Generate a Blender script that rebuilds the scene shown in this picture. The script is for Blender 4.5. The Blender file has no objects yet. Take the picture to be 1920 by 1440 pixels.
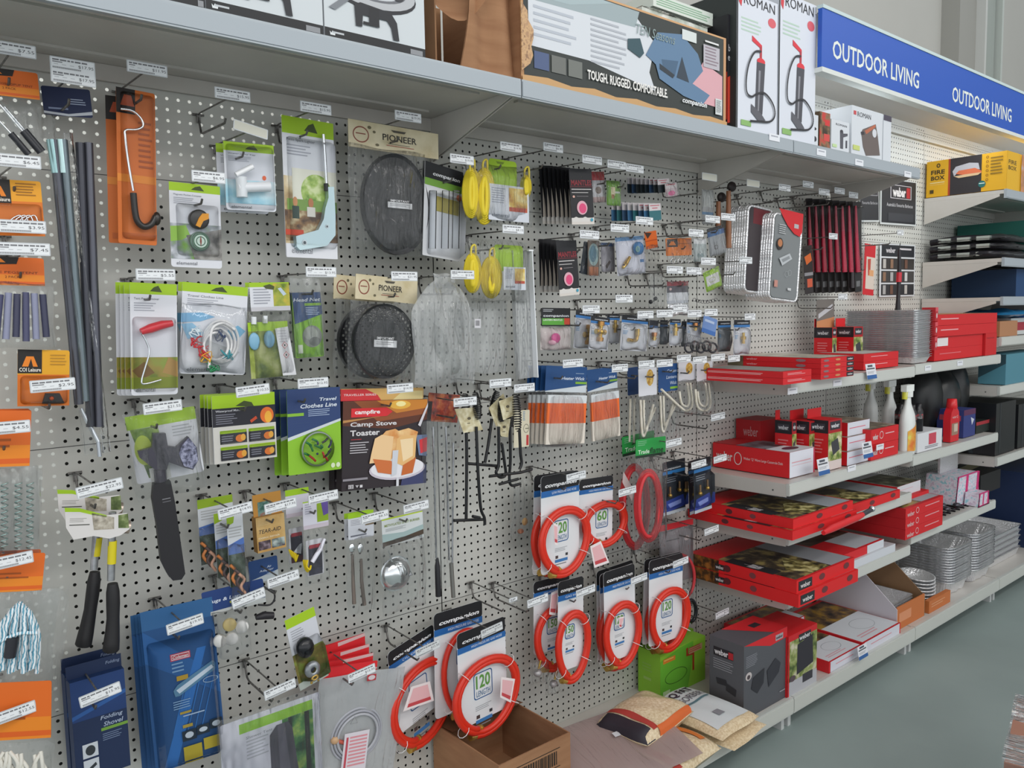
import bpy, math, random
import numpy as np
from mathutils import Vector, Matrix
random.seed(7)
SC = bpy.context.scene
COL = SC.collection
# ------------------------------------------------------------------ camera
YAW, PITCH, ROLL = math.radians(39.762), math.radians(5.0036), math.radians(-1.003)
FPX, D, H = 1519.9, 1.88, 1.465      # focal length in pixels, distance to the pegboard, eye height
_fw = Vector((math.sin(YAW)*math.cos(PITCH), math.cos(YAW)*math.cos(PITCH), -math.sin(PITCH)))
_rt = Vector((math.cos(YAW), -math.sin(YAW), 0)); _up = _rt.cross(_fw)
_R = math.cos(ROLL)*_rt + math.sin(ROLL)*_up
_U = -math.sin(ROLL)*_rt + math.cos(ROLL)*_up
cd = bpy.data.cameras.new('camera'); cd.sensor_width = 36; cd.lens = FPX*36/1920; cd.clip_start = .02
cam = bpy.data.objects.new('camera', cd); COL.objects.link(cam)
cam.matrix_world = Matrix(((_R.x, _U.x, -_fw.x, 0), (_R.y, _U.y, -_fw.y, -D), (_R.z, _U.z, -_fw.z, H), (0, 0, 0, 1)))
SC.camera = cam
# ------------------------------------------------------------------ light and exposure
SC.view_settings.view_transform = 'Standard'; SC.view_settings.look = 'None'
SC.view_settings.gamma = 1; SC.view_settings.exposure = -0.15
SC.view_settings.use_curve_mapping = False
W = bpy.data.worlds.new('world'); SC.world = W; W.use_nodes = True
W.node_tree.nodes['Background'].inputs[0].default_value = (.93, .97, 1, 1)
_n = W.node_tree.nodes; _l = W.node_tree.links; _tc = _n.new('ShaderNodeTexCoord'); _sp = _n.new('ShaderNodeSeparateXYZ'); _l.new(_tc.outputs['Generated'], _sp.inputs[0])
def _wm(op, a, b):      # added frontal fill: background strength rises toward the horizon
    q = _n.new('ShaderNodeMath'); q.operation = op
    for i, v in enumerate((a, b)):
        if isinstance(v, (int, float)): q.inputs[i].default_value = v
        else: _l.new(v, q.inputs[i])
    return q.outputs[0]
_az = _wm('ABSOLUTE', _sp.outputs[2], 0); _h = _wm('POWER', _wm('SUBTRACT', 1.0, _az), 2.5)
_l.new(_wm('ADD', _wm('MULTIPLY', _h, 1.25), .45), _n['Background'].inputs[1])
def area(name, loc, rot, sx, sy, power, colr=(1, .98, .94)):
    l = bpy.data.lights.new(name, 'AREA'); l.shape = 'RECTANGLE'; l.size = sx; l.size_y = sy
    l.energy = power; l.color = colr
    o = bpy.data.objects.new(name, l); COL.objects.link(o); o.location = loc; o.rotation_euler = rot
    return o
area('ceiling_tube_light', (1.0, -2.8, 3.7), (math.radians(32), 0, 0), 3.4, .35, 20)
area('ceiling_tube_light', (4.6, -2.6, 3.7), (math.radians(30), 0, 0), 3.4, .35, 22)
area('ceiling_tube_light', (-1.6, -3.6, 3.6), (math.radians(40), 0, 0), 3.0, .5, 45)
area('ceiling_tube_light', (2.5, -4.6, 3.6), (math.radians(45), 0, 0), 5.0, .5, 60)
area('next_aisle_light', (.45, .10, H+.1), (math.radians(90), 0, 0), 1.3, 2.2, 9, (.95, 1, 1))
area('canopy_tube_light', (4.4, -.30, H+.84), (math.radians(28), 0, 0), 3.4, .05, 7, (.96, 1, .98))
# ------------------------------------------------------------------ pixel -> place helpers (frame 1920x1440)
def ray(x, y): return _fw*FPX + _R*(x-960) - _U*(y-720)
def at(x, y, d=0.0):
    """point seen at pixel (x,y) that lies d metres in front of the pegboard"""
    r = ray(x, y); t = (D-d)/r.y
    return Vector((r.x*t, -d, H+r.z*t))
def atz(x, y, z):
    """point seen at pixel on the level z above the floor"""
    r = ray(x, y); t = (z-H)/r.z
    return Vector((r.x*t, -D+r.y*t, z))
def pix(P):
    q = P-Vector((0, -D, H)); k = q.dot(_fw)
    return 960+FPX*q.dot(_R)/k, 720-FPX*q.dot(_U)/k
# ------------------------------------------------------------------ materials
_M = {}
def lin(c): return c/12.92 if c <= .04045 else ((c+.055)/1.055)**2.4
def rgb(h): h = h.lstrip('#'); return tuple(lin(int(h[i:i+2], 16)/255) for i in (0, 2, 4))+(1,)
def nmat(name):
    m = bpy.data.materials.new(name); m.use_nodes = True
    return m, m.node_tree.nodes, m.node_tree.links, m.node_tree.nodes['Principled BSDF']
def mat(spec):
    """'rrggbb' or 'rrggbb:rough' or 'rrggbb:rough:metal' or a special name"""
    if spec in _M: return _M[spec]
    if spec in SPECIAL: m = SPECIAL[spec]()
    elif spec.startswith('pic:'):      # printed photograph: three colours in soft blotches
        _, a, b, c, sc = spec.split(':')
        m, N, L, P = nmat('printed_picture')
        tc = N.new('ShaderNodeTexCoord'); no = N.new('ShaderNodeTexNoise'); no.inputs['Scale'].default_value = float(sc)
        no.inputs['Detail'].default_value = 5; cr = N.new('ShaderNodeValToRGB')
        e = cr.color_ramp.elements; e[0].position = .36; e[0].color = rgb(a); e[1].position = .64; e[1].color = rgb(c)
        x = e.new(.5); x.color = rgb(b)
        L.new(tc.outputs['Object'], no.inputs['Vector']); L.new(no.outputs['Fac'], cr.inputs[0]); L.new(cr.outputs[0], P.inputs['Base Color'])
        P.inputs['Roughness'].default_value = .4
    else:
        p = spec.split(':'); m, N, L, P = nmat('paint_'+p[0])
        P.inputs['Base Color'].default_value = rgb(p[0])
        P.inputs['Roughness'].default_value = float(p[1]) if len(p) > 1 else .55
        P.inputs['Metallic'].default_value = float(p[2]) if len(p) > 2 else 0
    _M[spec] = m
    return m
def _film(op=.03, rough=.13, nm='clear_film', tint=(.9, .93, .95), bs=13, gl=.012):
    m, N, L, P = nmat(nm); N.remove(P)
    out = N['Material Output']; tr = N.new('ShaderNodeBsdfTransparent'); gls = N.new('ShaderNodeBsdfGlossy'); df = N.new('ShaderNodeBsdfDiffuse')
    gls.inputs['Roughness'].default_value = rough; df.inputs[0].default_value = tint+(1,)
    tr.inputs[0].default_value = (.965, .97, .97, 1)
    tc = N.new('ShaderNodeTexCoord'); mp = N.new('ShaderNodeMapping'); mp.inputs['Scale'].default_value = (4.2, .75, 1); mp.inputs['Rotation'].default_value = (0, 0, .35)
    no = N.new('ShaderNodeTexNoise'); no.inputs['Scale'].default_value = bs; no.inputs['Detail'].default_value = 4; no.inputs['Distortion'].default_value = 1.2
    bp = N.new('ShaderNodeBump'); bp.inputs['Strength'].default_value = .9; bp.inputs['Distance'].default_value = .014
    L.new(tc.outputs['Object'], mp.inputs[0]); L.new(mp.outputs[0], no.inputs['Vector']); L.new(no.outputs['Fac'], bp.inputs['Height'])
    L.new(bp.outputs[0], gls.inputs['Normal'])
    a = N.new('ShaderNodeMixShader'); a.inputs[0].default_value = op; L.new(tr.outputs[0], a.inputs[1]); L.new(df.outputs[0], a.inputs[2])
    fr = N.new('ShaderNodeFresnel'); fr.inputs[0].default_value = 1.36; L.new(bp.outputs[0], fr.inputs[1])
    ma = N.new('ShaderNodeMath'); ma.operation = 'MULTIPLY_ADD'; ma.inputs[1].default_value = 1.0; ma.inputs[2].default_value = gl*.5
    L.new(fr.outputs[0], ma.inputs[0])
    b = N.new('ShaderNodeMixShader'); L.new(ma.outputs[0], b.inputs[0]); L.new(a.outputs[0], b.inputs[1]); L.new(gls.outputs[0], b.inputs[2])
    L.new(b.outputs[0], out.inputs[0])
    return m
def _noisy(nm, h1, h2, sc, rough=.6, metal=0, bump=0, stretch=(1, 1, 1)):
    m, N, L, P = nmat(nm); tc = N.new('ShaderNodeTexCoord'); mp = N.new('ShaderNodeMapping'); mp.inputs['Scale'].default_value = stretch
    no = N.new('ShaderNodeTexNoise'); no.inputs['Scale'].default_value = sc; no.inputs['Detail'].default_value = 6
    cr = N.new('ShaderNodeValToRGB'); e = cr.color_ramp.elements; e[0].position = .3; e[0].color = rgb(h1); e[1].position = .7; e[1].color = rgb(h2)
    L.new(tc.outputs['Object'], mp.inputs[0]); L.new(mp.outputs[0], no.inputs['Vector']); L.new(no.outputs['Fac'], cr.inputs[0]); L.new(cr.outputs[0], P.inputs['Base Color'])
    P.inputs['Roughness'].default_value = rough; P.inputs['Metallic'].default_value = metal
    if bump:
        bp = N.new('ShaderNodeBump'); bp.inputs['Strength'].default_value = bump; bp.inputs['Distance'].default_value = .003
        L.new(no.outputs['Fac'], bp.inputs['Height']); L.new(bp.outputs[0], P.inputs['Normal'])
    return m
def _foil():
    m, N, L, P = nmat('crinkled_foil'); tc = N.new('ShaderNodeTexCoord'); vo = N.new('ShaderNodeTexVoronoi'); vo.inputs['Scale'].default_value = 140
    bp = N.new('ShaderNodeBump'); bp.inputs['Strength'].default_value = .7; bp.inputs['Distance'].default_value = .003
    L.new(tc.outputs['Object'], vo.inputs['Vector']); L.new(vo.outputs['Distance'], bp.inputs['Height']); L.new(bp.outputs[0], P.inputs['Normal'])
    P.inputs['Base Color'].default_value = (.86, .86, .88, 1); P.inputs['Metallic'].default_value = .65; P.inputs['Roughness'].default_value = .32
    return m
def _perf(nm, h, hole, pitch, r):
    """perforated sheet: round holes drawn as see-through dots in a triangular lattice"""
    m, N, L, P = nmat(nm); P.inputs['Base Color'].default_value = rgb(h); P.inputs['Roughness'].default_value = .4
    tc = N.new('ShaderNodeTexCoord'); vo = N.new('ShaderNodeTexVoronoi'); vo.inputs['Scale'].default_value = 1/pitch; vo.inputs['Randomness'].default_value = .0
    mp = N.new('ShaderNodeMapping'); mp.inputs['Scale'].default_value = (1, 1, .0001); mp.inputs['Rotation'].default_value = (0, 0, .785)
    L.new(tc.outputs['Object'], mp.inputs[0]); L.new(mp.outputs[0], vo.inputs['Vector'])
    lt = N.new('ShaderNodeMath'); lt.operation = 'LESS_THAN'; lt.inputs[1].default_value = r; L.new(vo.outputs['Distance'], lt.inputs[0])
    tr = N.new('ShaderNodeBsdfTransparent'); mx = N.new('ShaderNodeMixShader'); L.new(lt.outputs[0], mx.inputs[0]); L.new(P.outputs[0], mx.inputs[1]); L.new(tr.outputs[0], mx.inputs[2])
    L.new(mx.outputs[0], N['Material Output'].inputs[0])
    return m
def _glass():
    m, N, L, P = nmat('clear_plastic'); N.remove(P)
    tr = N.new('ShaderNodeBsdfTransparent'); g = N.new('ShaderNodeBsdfGlossy'); g.inputs['Roughness'].default_value = .08
    fr = N.new('ShaderNodeFresnel'); fr.inputs[0].default_value = 1.28; mx = N.new('ShaderNodeMixShader'); tr.inputs[0].default_value = (.95, .96, .97, 1)
    L.new(fr.outputs[0], mx.inputs[0]); L.new(tr.outputs[0], mx.inputs[1]); L.new(g.outputs[0], mx.inputs[2]); L.new(mx.outputs[0], N['Material Output'].inputs[0])
    return m
def _emit():
    m, N, L, P = nmat('lit_tube'); P.inputs['Emission Color'].default_value = (.95, 1, .95, 1); P.inputs['Emission Strength'].default_value = 4
    return m
def _peg(x0, px, z0, pz):
    def f():
        m, N, L, P = nmat('perforated_steel'); P.inputs['Roughness'].default_value = .5
        tc = N.new('ShaderNodeTexCoord'); sp = N.new('ShaderNodeSeparateXYZ'); L.new(tc.outputs['Object'], sp.inputs[0])
        def mth(op, a, b=None):
            n = N.new('ShaderNodeMath'); n.operation = op
            for i, v in enumerate((a, b)):
                if v is None: continue
                if isinstance(v, (int, float)): n.inputs[i].default_value = v
                else: L.new(v, n.inputs[i])
            return n.outputs[0]
        def cell(s, o, p):
            a = mth('SUBTRACT', s, o); a = mth('DIVIDE', a, p); a = mth('ADD', a, .5); a = mth('FLOORED_MODULO', a, 1.0)
            a = mth('SUBTRACT', a, .5); return mth('MULTIPLY', a, p)
        cx = cell(sp.outputs[0], x0, px); cz = cell(sp.outputs[2], z0, pz)
        r2 = mth('ADD', mth('MULTIPLY', cx, cx), mth('MULTIPLY', cz, cz))
        hole = mth('LESS_THAN', r2, .0035**2)
        # seams between the stacked sheets
        sm = cell(sp.outputs[2], z0-pz*8.5, pz*24)
        seam = mth('LESS_THAN', mth('ABSOLUTE', sm), .0009)
        no = N.new('ShaderNodeTexNoise'); no.inputs['Scale'].default_value = 2.2; L.new(tc.outputs['Object'], no.inputs['Vector'])
        cr = N.new('ShaderNodeValToRGB'); e = cr.color_ramp.elements; e[0].color = rgb('c2c2bc'); e[1].color = rgb('cdcdc7'); L.new(no.outputs['Fac'], cr.inputs[0])
        mx = N.new('ShaderNodeMixRGB'); L.new(seam, mx.inputs[0]); L.new(cr.outputs[0], mx.inputs[1]); mx.inputs[2].default_value = rgb('4a4a48'); L.new(mx.outputs[0], P.inputs['Base Color'])
        tr = N.new('ShaderNodeBsdfTransparent'); ms = N.new('ShaderNodeMixShader'); L.new(hole, ms.inputs[0]); L.new(P.outputs[0], ms.inputs[1]); L.new(tr.outputs[0], ms.inputs[2])
        L.new(ms.outputs[0], N['Material Output'].inputs[0])
        return m
    return f
PZ = .0236; Z0 = H+.5054
def _rope():
    m, N, L, P = nmat('twisted_rope'); tc = N.new('ShaderNodeTexCoord'); wv = N.new('ShaderNodeTexWave'); wv.inputs['Scale'].default_value = 60; wv.inputs['Distortion'].default_value = 6
    cr = N.new('ShaderNodeValToRGB'); e = cr.color_ramp.elements; e[0].position = .25; e[0].color = rgb('5f9fb8'); e[1].position = .45; e[1].color = rgb('e8eef2')
    L.new(tc.outputs['Object'], wv.inputs['Vector']); L.new(wv.outputs['Color'], cr.inputs[0]); L.new(cr.outputs[0], P.inputs['Base Color']); P.inputs['Roughness'].default_value = .8
    return m
SPECIAL = {
    'film': lambda: _film(), 'film_milky': lambda: _film(.22, .2, 'milky_film', (.84, .86, .87), 14, .06), 'film_soft': lambda: _film(.05, .16, 'soft_film', bs=4, gl=.02), 'film_clean': lambda: _film(.05, .06, 'smooth_film', bs=5, gl=.05),
    'film_brown': lambda: _film(.66, .25, 'smoky_film', (.50, .38, .36), 8), 'film_grey': lambda: _film(.55, .3, 'grey_film', (.58, .60, .62), 9),
    'blister': _glass, 'foil': _foil, 'lit': _emit, 'rope': _rope,
    'chrome': lambda: _noisy('chromed_steel', 'd0d2d6', 'eceef0', 3, .18, .95), 'steel': lambda: _noisy('dull_steel', '8e9094', 'c2c4c8', 40, .38, .8),
    'brass': lambda: _noisy('brass', 'a97f34', 'e3c06a', 60, .3, .75), 'wire': lambda: _noisy('zinc_wire', '5c5a58', '8b8986', 90, .4, .6),
    'shelf': lambda: _noisy('shelf_enamel', 'bcb8b2', 'c9c5bf', 5, .38, 0), 'lip': lambda: _noisy('rail_enamel', '9da5ab', 'a7afb5', 4, .35, 0),
    'card': lambda: _noisy('corrugated_board', '93694a', 'a67c5a', 7, .85, 0, .2, (1, 1, 6)), 'cardin': lambda: _noisy('board_inside', '7d5a40', '95704f', 8, .9),
    'conc': lambda: _noisy('painted_concrete', '82908e', '93a19f', 1.3, .55, 0, .02), 'wallp': lambda: _noisy('painted_wall', 'b6b5af', 'c1c0ba', .8, .8),
    'lip2': lambda: _noisy('shelf_rail_enamel', 'bcbfba', 'c8cac6', 4, .35, 0), 'creamfilm': lambda: _noisy('film_covered_grains', 'c9b08a', 'ecdcbc', 120, .22, 0, .35),
    'perf': lambda: _perf('perforated_black', '1b1c20', 'aaaaaa', .011, .27), 'dtex': lambda: _noisy('black_cast_iron', '17181b', '26282c', 120, .45, 0, .3),
    'cream': lambda: _noisy('cream_grains', 'c9b08a', 'e9d8b8', 160, .8, 0, .5), 'toast': lambda: _noisy('toast_print', 'd98f4a', 'f2cf94', 30, .5),
    'fibre': lambda: _noisy('wick_cotton', 'cfc6b4', 'ece6da', 220, .9, 0, .4, (1, .2, 1)),
    'peg1': _peg(.4741, .0242, Z0, PZ), 'peg2': _peg(1.859, .0242, Z0, PZ), 'peg3': _peg(2.480, .0242, Z0, PZ), 'peg4': _peg(3.412, .0242, Z0, PZ), 'peg5': _peg(4.334, .0242, Z0, PZ),
}
# ------------------------------------------------------------------ text outlines
_T = {}
def text_outline(s, bold=0.0, shear=0.0):
    k = (s, bold, shear)
    if k in _T: return _T[k]
    c = bpy.data.curves.new('glyphs', 'FONT'); c.body = s; c.size = 1; c.fill_mode = 'FRONT'; c.resolution_u = 2
    c.offset = bold; c.shear = shear
    o = bpy.data.objects.new('glyphs', c); me = bpy.data.meshes.new_from_object(o)
    vs = [(v.co.x, v.co.y) for v in me.vertices]; fs = [tuple(p.vertices) for p in me.polygons]
    bpy.data.objects.remove(o); bpy.data.meshes.remove(me); bpy.data.curves.remove(c)
    if not vs: vs = [(0, 0)]
    x0 = min(v[0] for v in vs); x1 = max(v[0] for v in vs); y0 = min(v[1] for v in vs); y1 = max(v[1] for v in vs)
    vs = [((x-x0)/max(1e-6, x1-x0), (y-y0)/max(1e-6, y1-y0)) for x, y in vs]
    _T[k] = (vs, fs); return _T[k]
# ------------------------------------------------------------------ mesh builder
class MB:
    def __init__(s): s.v = []; s.f = []; s.m = []; s.ms = []; s.sm = []
    def mi(s, m):
        if m not in s.ms: s.ms.append(m)
        return s.ms.index(m)
    def add(s, vs, fs, m, smooth=False):
        b = len(s.v); s.v += [tuple(v) for v in vs]; k = s.mi(m)
        for f in fs: s.f.append(tuple(b+i for i in f)); s.m.append(k); s.sm.append(smooth)
        return s
    def poly(s, pts, m, z=None):
        if z is not None: pts = [(p[0], p[1], z) for p in pts]
        return s.add(pts, [tuple(range(len(pts)))], m)
    def rect(s, x0, y0, x1, y1, z, m):     # y0 top, y1 bottom
        return s.poly([(x0, y1), (x1, y1), (x1, y0), (x0, y0)], m, z)
    def slab(s, pts, z0, z1, m, side=None):  # prism with outline pts (ccw seen from +z)
        n = len(pts); vs = [(p[0], p[1], z0) for p in pts]+[(p[0], p[1], z1) for p in pts]
        s.add(vs, [tuple(range(n, 2*n)), tuple(reversed(range(n)))], m)
        return s.add(vs, [(i, (i+1) % n, n+(i+1) % n, n+i) for i in range(n)], side or m)
    def box(s, a, b, m):
        x0, y0, z0 = a; x1, y1, z1 = b
        vs = [(x0, y0, z0), (x1, y0, z0), (x1, y1, z0), (x0, y1, z0), (x0, y0, z1), (x1, y0, z1), (x1, y1, z1), (x0, y1, z1)]
        return s.add(vs, [(0, 3, 2, 1), (4, 5, 6, 7), (0, 1, 5, 4), (1, 2, 6, 5), (2, 3, 7, 6), (3, 0, 4, 7)], m)
    def rrect(s, x0, y0, x1, y1, r, n=5):
        P = []
        for cx, cy, a0 in ((x1-r, y0-r, 0), (x0+r, y0-r, 90), (x0+r, y1+r, 180), (x1-r, y1+r, 270)):
            for i in range(n+1):
                a = math.radians(a0+90*i/n); P.append((cx+r*math.cos(a), cy+r*math.sin(a)))
        return P
    def disc(s, cx, cy, z, rx, ry, m, n=28):
        return s.poly([(cx+rx*math.cos(2*math.pi*i/n), cy+ry*math.sin(2*math.pi*i/n)) for i in range(n)], m, z)
    def ring(s, cx, cy, z, rx, ry, w, m, n=36, a0=0, a1=360):
        k = n if a1-a0 >= 360 else n+1
        A = [math.radians(a0+(a1-a0)*i/n) for i in range(k)]
        vs = [(cx+rx*math.cos(a), cy+ry*math.sin(a), z) for a in A]+[(cx+(rx-w)*math.cos(a), cy+(ry-w)*math.sin(a), z) for a in A]
        return s.add(vs, [(i, (i+1) % k, k+(i+1) % k, k+i) for i in range(k if a1-a0 >= 360 else k-1)], m)
    def tube(s, pts, r, m, n=8, closed=False, rs=None):
        P = [Vector(p) for p in pts]; N = len(P); vs = []; prev = None
        for i in range(N):
            a = P[i-1] if (i > 0 or closed) else P[i]; b = P[(i+1) % N] if (i < N-1 or closed) else P[i]
            t = (b-a).normalized() if (b-a).length > 1e-9 else Vector((0, 0, 1))
            if prev is None:
                u = t.cross(Vector((0, 0, 1)));
                if u.length < .1: u = t.cross(Vector((0, 1, 0)))
            else: u = prev-t*prev.dot(t)
            u.normalize(); prev = u; w = t.cross(u); rr = rs[i] if rs else r
            vs += [P[i]+u*rr*math.cos(2*math.pi*k/n)+w*rr*math.sin(2*math.pi*k/n) for k in range(n)]
        fs = []
        for i in range(N if closed else N-1):
            j = (i+1) % N
            fs += [(i*n+k, i*n+(k+1) % n, j*n+(k+1) % n, j*n+k) for k in range(n)]
        s.add(vs, fs, m, True)
        if not closed: s.add(vs[:n], [tuple(reversed(range(n)))], m); s.add(vs[-n:], [tuple(range(n))], m)
        return s
    def ball(s, c, r, m, nu=14, nv=9):
        if not isinstance(r, (tuple, list)): r = (r, r, r)
        vs = []; fs = []
        for j in range(nv+1):
            a = math.pi*j/nv
            for i in range(nu):
                b = 2*math.pi*i/nu; vs.append((c[0]+r[0]*math.sin(a)*math.cos(b), c[1]+r[1]*math.sin(a)*math.sin(b), c[2]+r[2]*math.cos(a)))
        for j in range(nv):
            for i in range(nu): fs.append((j*nu+i, (j+1)*nu+i, (j+1)*nu+(i+1) % nu, j*nu+(i+1) % nu))
        return s.add(vs, fs, m, True)
    def dome(s, cx, cy, z, rx, ry, h, m, nu=24, nv=5, flat=.55):
        """blister bubble: flat-topped dome on plane z"""
        vs = []; fs = []
        for j in range(nv+1):
            a = math.pi/2*j/nv; k = flat+(1-flat)*math.cos(a); zz = z+h*math.sin(a)
            vs += [(cx+rx*k*math.cos(2*math.pi*i/nu), cy+ry*k*math.sin(2*math.pi*i/nu), zz) for i in range(nu)]
        for j in range(nv):
            for i in range(nu): fs.append((j*nu+i, j*nu+(i+1) % nu, (j+1)*nu+(i+1) % nu, (j+1)*nu+i))
        fs.append(tuple(nv*nu+i for i in range(nu)))
        return s.add(vs, fs, m, True)
    def bubble(s, x0, y0, x1, y1, z, h, m, r=.008):
        """blister box with sloping sides"""
        a = s.rrect(x0, y0, x1, y1, r, 3); i = min(h*.4, (x1-x0)*.15); b = s.rrect(x0+i, y0-i, x1-i, y1+i, r*.7, 3); n = len(a)
        s.add([(p[0], p[1], z) for p in a]+[(p[0], p[1], z+h) for p in b], [(k, (k+1) % n, n+(k+1) % n, n+k) for k in range(n)]+[tuple(range(n, 2*n))], m)
        return s
    def lathe(s, prof, m, n=20, c=(0, 0, 0), axis='z'):
        vs = []; fs = []
        for r, z in prof:
            for i in range(n):
                a = 2*math.pi*i/n; p = (r*math.cos(a), r*math.sin(a), z)
                if axis == 'y': p = (p[0], p[2], -p[1])
                if axis == 'x': p = (p[2], p[0], p[1])
                vs.append((c[0]+p[0], c[1]+p[1], c[2]+p[2]))
        for j in range(len(prof)-1):
            for i in range(n): fs.append((j*n+i, j*n+(i+1) % n, (j+1)*n+(i+1) % n, (j+1)*n+i))
        return s.add(vs, fs, m, True)
    def text(s, t, x0, y0, x1, y1, z, m, bold=.0, shear=0.0):   # y0 top, y1 bottom
        vs, fs = text_outline(t, bold, shear)
        return s.add([(x0+v[0]*(x1-x0), y1+v[1]*(y0-y1), z) for v in vs], fs, m)
    def lines(s, x0, y0, x1, y1, z, m, n=4, fill=.4, rag=.25, seed=1):
        rd = random.Random(seed); st = (y1-y0)/n
        for i in range(n):
            xx = x1-(x1-x0)*rag*rd.random(); s.rect(x0, y0+st*i, xx, y0+st*(i+fill), z, m)
        return s
    def sheet(s, fn, nu, nv, m, smooth=True):
        vs = [fn(i/nu, j/nv) for j in range(nv+1) for i in range(nu+1)]
        return s.add(vs, [(j*(nu+1)+i, (j+1)*(nu+1)+i, (j+1)*(nu+1)+i+1, j*(nu+1)+i+1) for j in range(nv) for i in range(nu)], m, smooth)
    def pillow(s, x0, y0, x1, y1, z, h, m, seed=0, nu=10, nv=14, wob=.002, pin=None, back=True):
        """wrinkled bag; top can be pinched to fraction pin of its width"""
        rd = random.Random(seed); ph = [rd.uniform(0, 6.28) for _ in range(8)]
        def f(sg):
            def g(u, v):
                k = 1 if pin is None else pin+(1-pin)*min(1, v/.28)**.7
                cx = (x0+x1)/2; x = cx+(u-.5)*(x1-x0)*k; y = y0+(y1-y0)*v
                e = (max(0, 4*u*(1-u))**.5)*(max(0, min(1, v*5))*max(0, min(1, (1-v)*6)))**.5
                w = wob*(math.sin(17*u+5*v+ph[0])+math.sin(9*v-13*u+ph[1])+.8*math.sin(31*u+ph[2]-8*v))
                return (x+wob*math.sin(7*v+ph[3]), y+wob*math.sin(8*u+ph[4]), z+sg*(h*e)+w*e)
            return g
        s.sheet(f(1), nu, nv, m)
        if back: s.sheet(f(-.5), nu, nv, m)
        return s
    def build(s, name, parent=None, mtx=None, label=None):
        me = bpy.data.meshes.new(name); me.from_pydata(s.v, [], s.f); me.validate(verbose=False) if False else None
        for k in s.ms: me.materials.append(mat(k))
        me.polygons.foreach_set('material_index', s.m); me.polygons.foreach_set('use_smooth', s.sm); me.update()
        o = bpy.data.objects.new(name, me); COL.objects.link(o)
        if mtx is not None: o.matrix_world = mtx
        if parent: o.parent = parent
        if label: o['label'] = label
        return o
def tag(o, label=None, cat=None, group=None, kind=None):
    if label: o['label'] = label
    if cat: o['category'] = cat
    if group: o['group'] = group
    if kind: o['kind'] = kind
    return o
def empty(name, mtx, label, cat, group=None):
    o = bpy.data.objects.new(name, None); COL.objects.link(o); o.empty_display_size = .05; o.matrix_world = mtx
    return tag(o, label, cat, group)
def dup(root, off, label=None, twist=0.0):
    """copy a thing with its parts and sub-parts"""
    r = root.copy(); COL.objects.link(r); r.matrix_world = Matrix.Translation(off) @ root.matrix_basis @ Matrix.Rotation(twist, 4, 'Z')
    if label: r['label'] = label
    for ch in list(root.children):
        c = ch.copy(); COL.objects.link(c); c.parent = r
        for g in list(ch.children):
            q = g.copy(); COL.objects.link(q); q.parent = c
    return r
# rectangle on a hanging card from three of its corners in the photograph
def frame(TL, TR, BL, d, reg=28.0):
    o = at(TL[0], TL[1], d)
    def axes(q):
        w, h, ro, ya = q
        x = Vector((math.cos(ya), math.sin(ya), 0)); u = Vector((0, 0, 1))
        return math.cos(ro)*x+math.sin(ro)*u, -math.sin(ro)*x+math.cos(ro)*u
    def res(q):
        x, y = axes(q); a = pix(o+x*q[0]); b = pix(o-y*q[1])
        return np.array([a[0]-TR[0], a[1]-TR[1], b[0]-BL[0], b[1]-BL[1], reg*q[3]])
    q = np.array([.1, .2, 0, 0.])
    for _ in range(12):
        r = res(q); J = np.zeros((5, 4))
        for i in range(4): p = q.copy(); p[i] += 1e-5; J[:, i] = (res(p)-r)/1e-5
        q = q+np.linalg.lstsq(J, -r, rcond=None)[0]
    x, y = axes(q); n = x.cross(y)
    return Matrix(((x.x, y.x, n.x, o.x), (x.y, y.y, n.y, o.y), (x.z, y.z, n.z, o.z), (0, 0, 0, 1))), q[0], q[1]
ORD = ['', 'second', 'third', 'fourth', 'fifth', 'sixth', 'seventh', 'eighth', 'ninth', 'tenth', 'eleventh', 'twelfth', 'thirteenth', 'fourteenth']
# ================================================================== the setting
S0, S1, S2, S3, S4, S5 = 1.289, 2.466, 3.40, 4.32, 5.24, 6.40
SM1 = .11; SD = .385
def struct(name, mb): return tag(mb.build(name), kind='structure')
struct('floor', MB().add([(-4, -7, 0), (10, -7, 0), (10, 1.5, 0), (-4, 1.5, 0)], [(0, 1, 2, 3)], 'conc'))
m = MB().box((-4, .62, 0), (12, .75, 4.6), 'wallp'); struct('wall_back', m)
m = MB().box((10, -7, 0), (10.1, .75, 4.6), 'wallp'); struct('wall_right', m)
m = MB()
m.box((5.95, .50, 0), (6.22, .62, 4.6), 'a09f99'); m.box((6.22, .44, 0), (6.25, .60, 4.6), 'c9cac6'); m.box((6.27, .5, 0), (6.55, .62, 4.6), 'a3aaa4')
m.box((6.57, .46, 0), (6.60, .6, 4.6), 'c2c8c2')
o = m.build('trim_1'); tag(o, kind='structure')
m = MB().box((5.83, .585, H+.98), (5.93, .6199, H+1.08), 'bdbdb6')
tag(m.build('wall_socket'), 'small pale socket plate fixed to the grey wall above the blue sign', 'wall socket')

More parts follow.
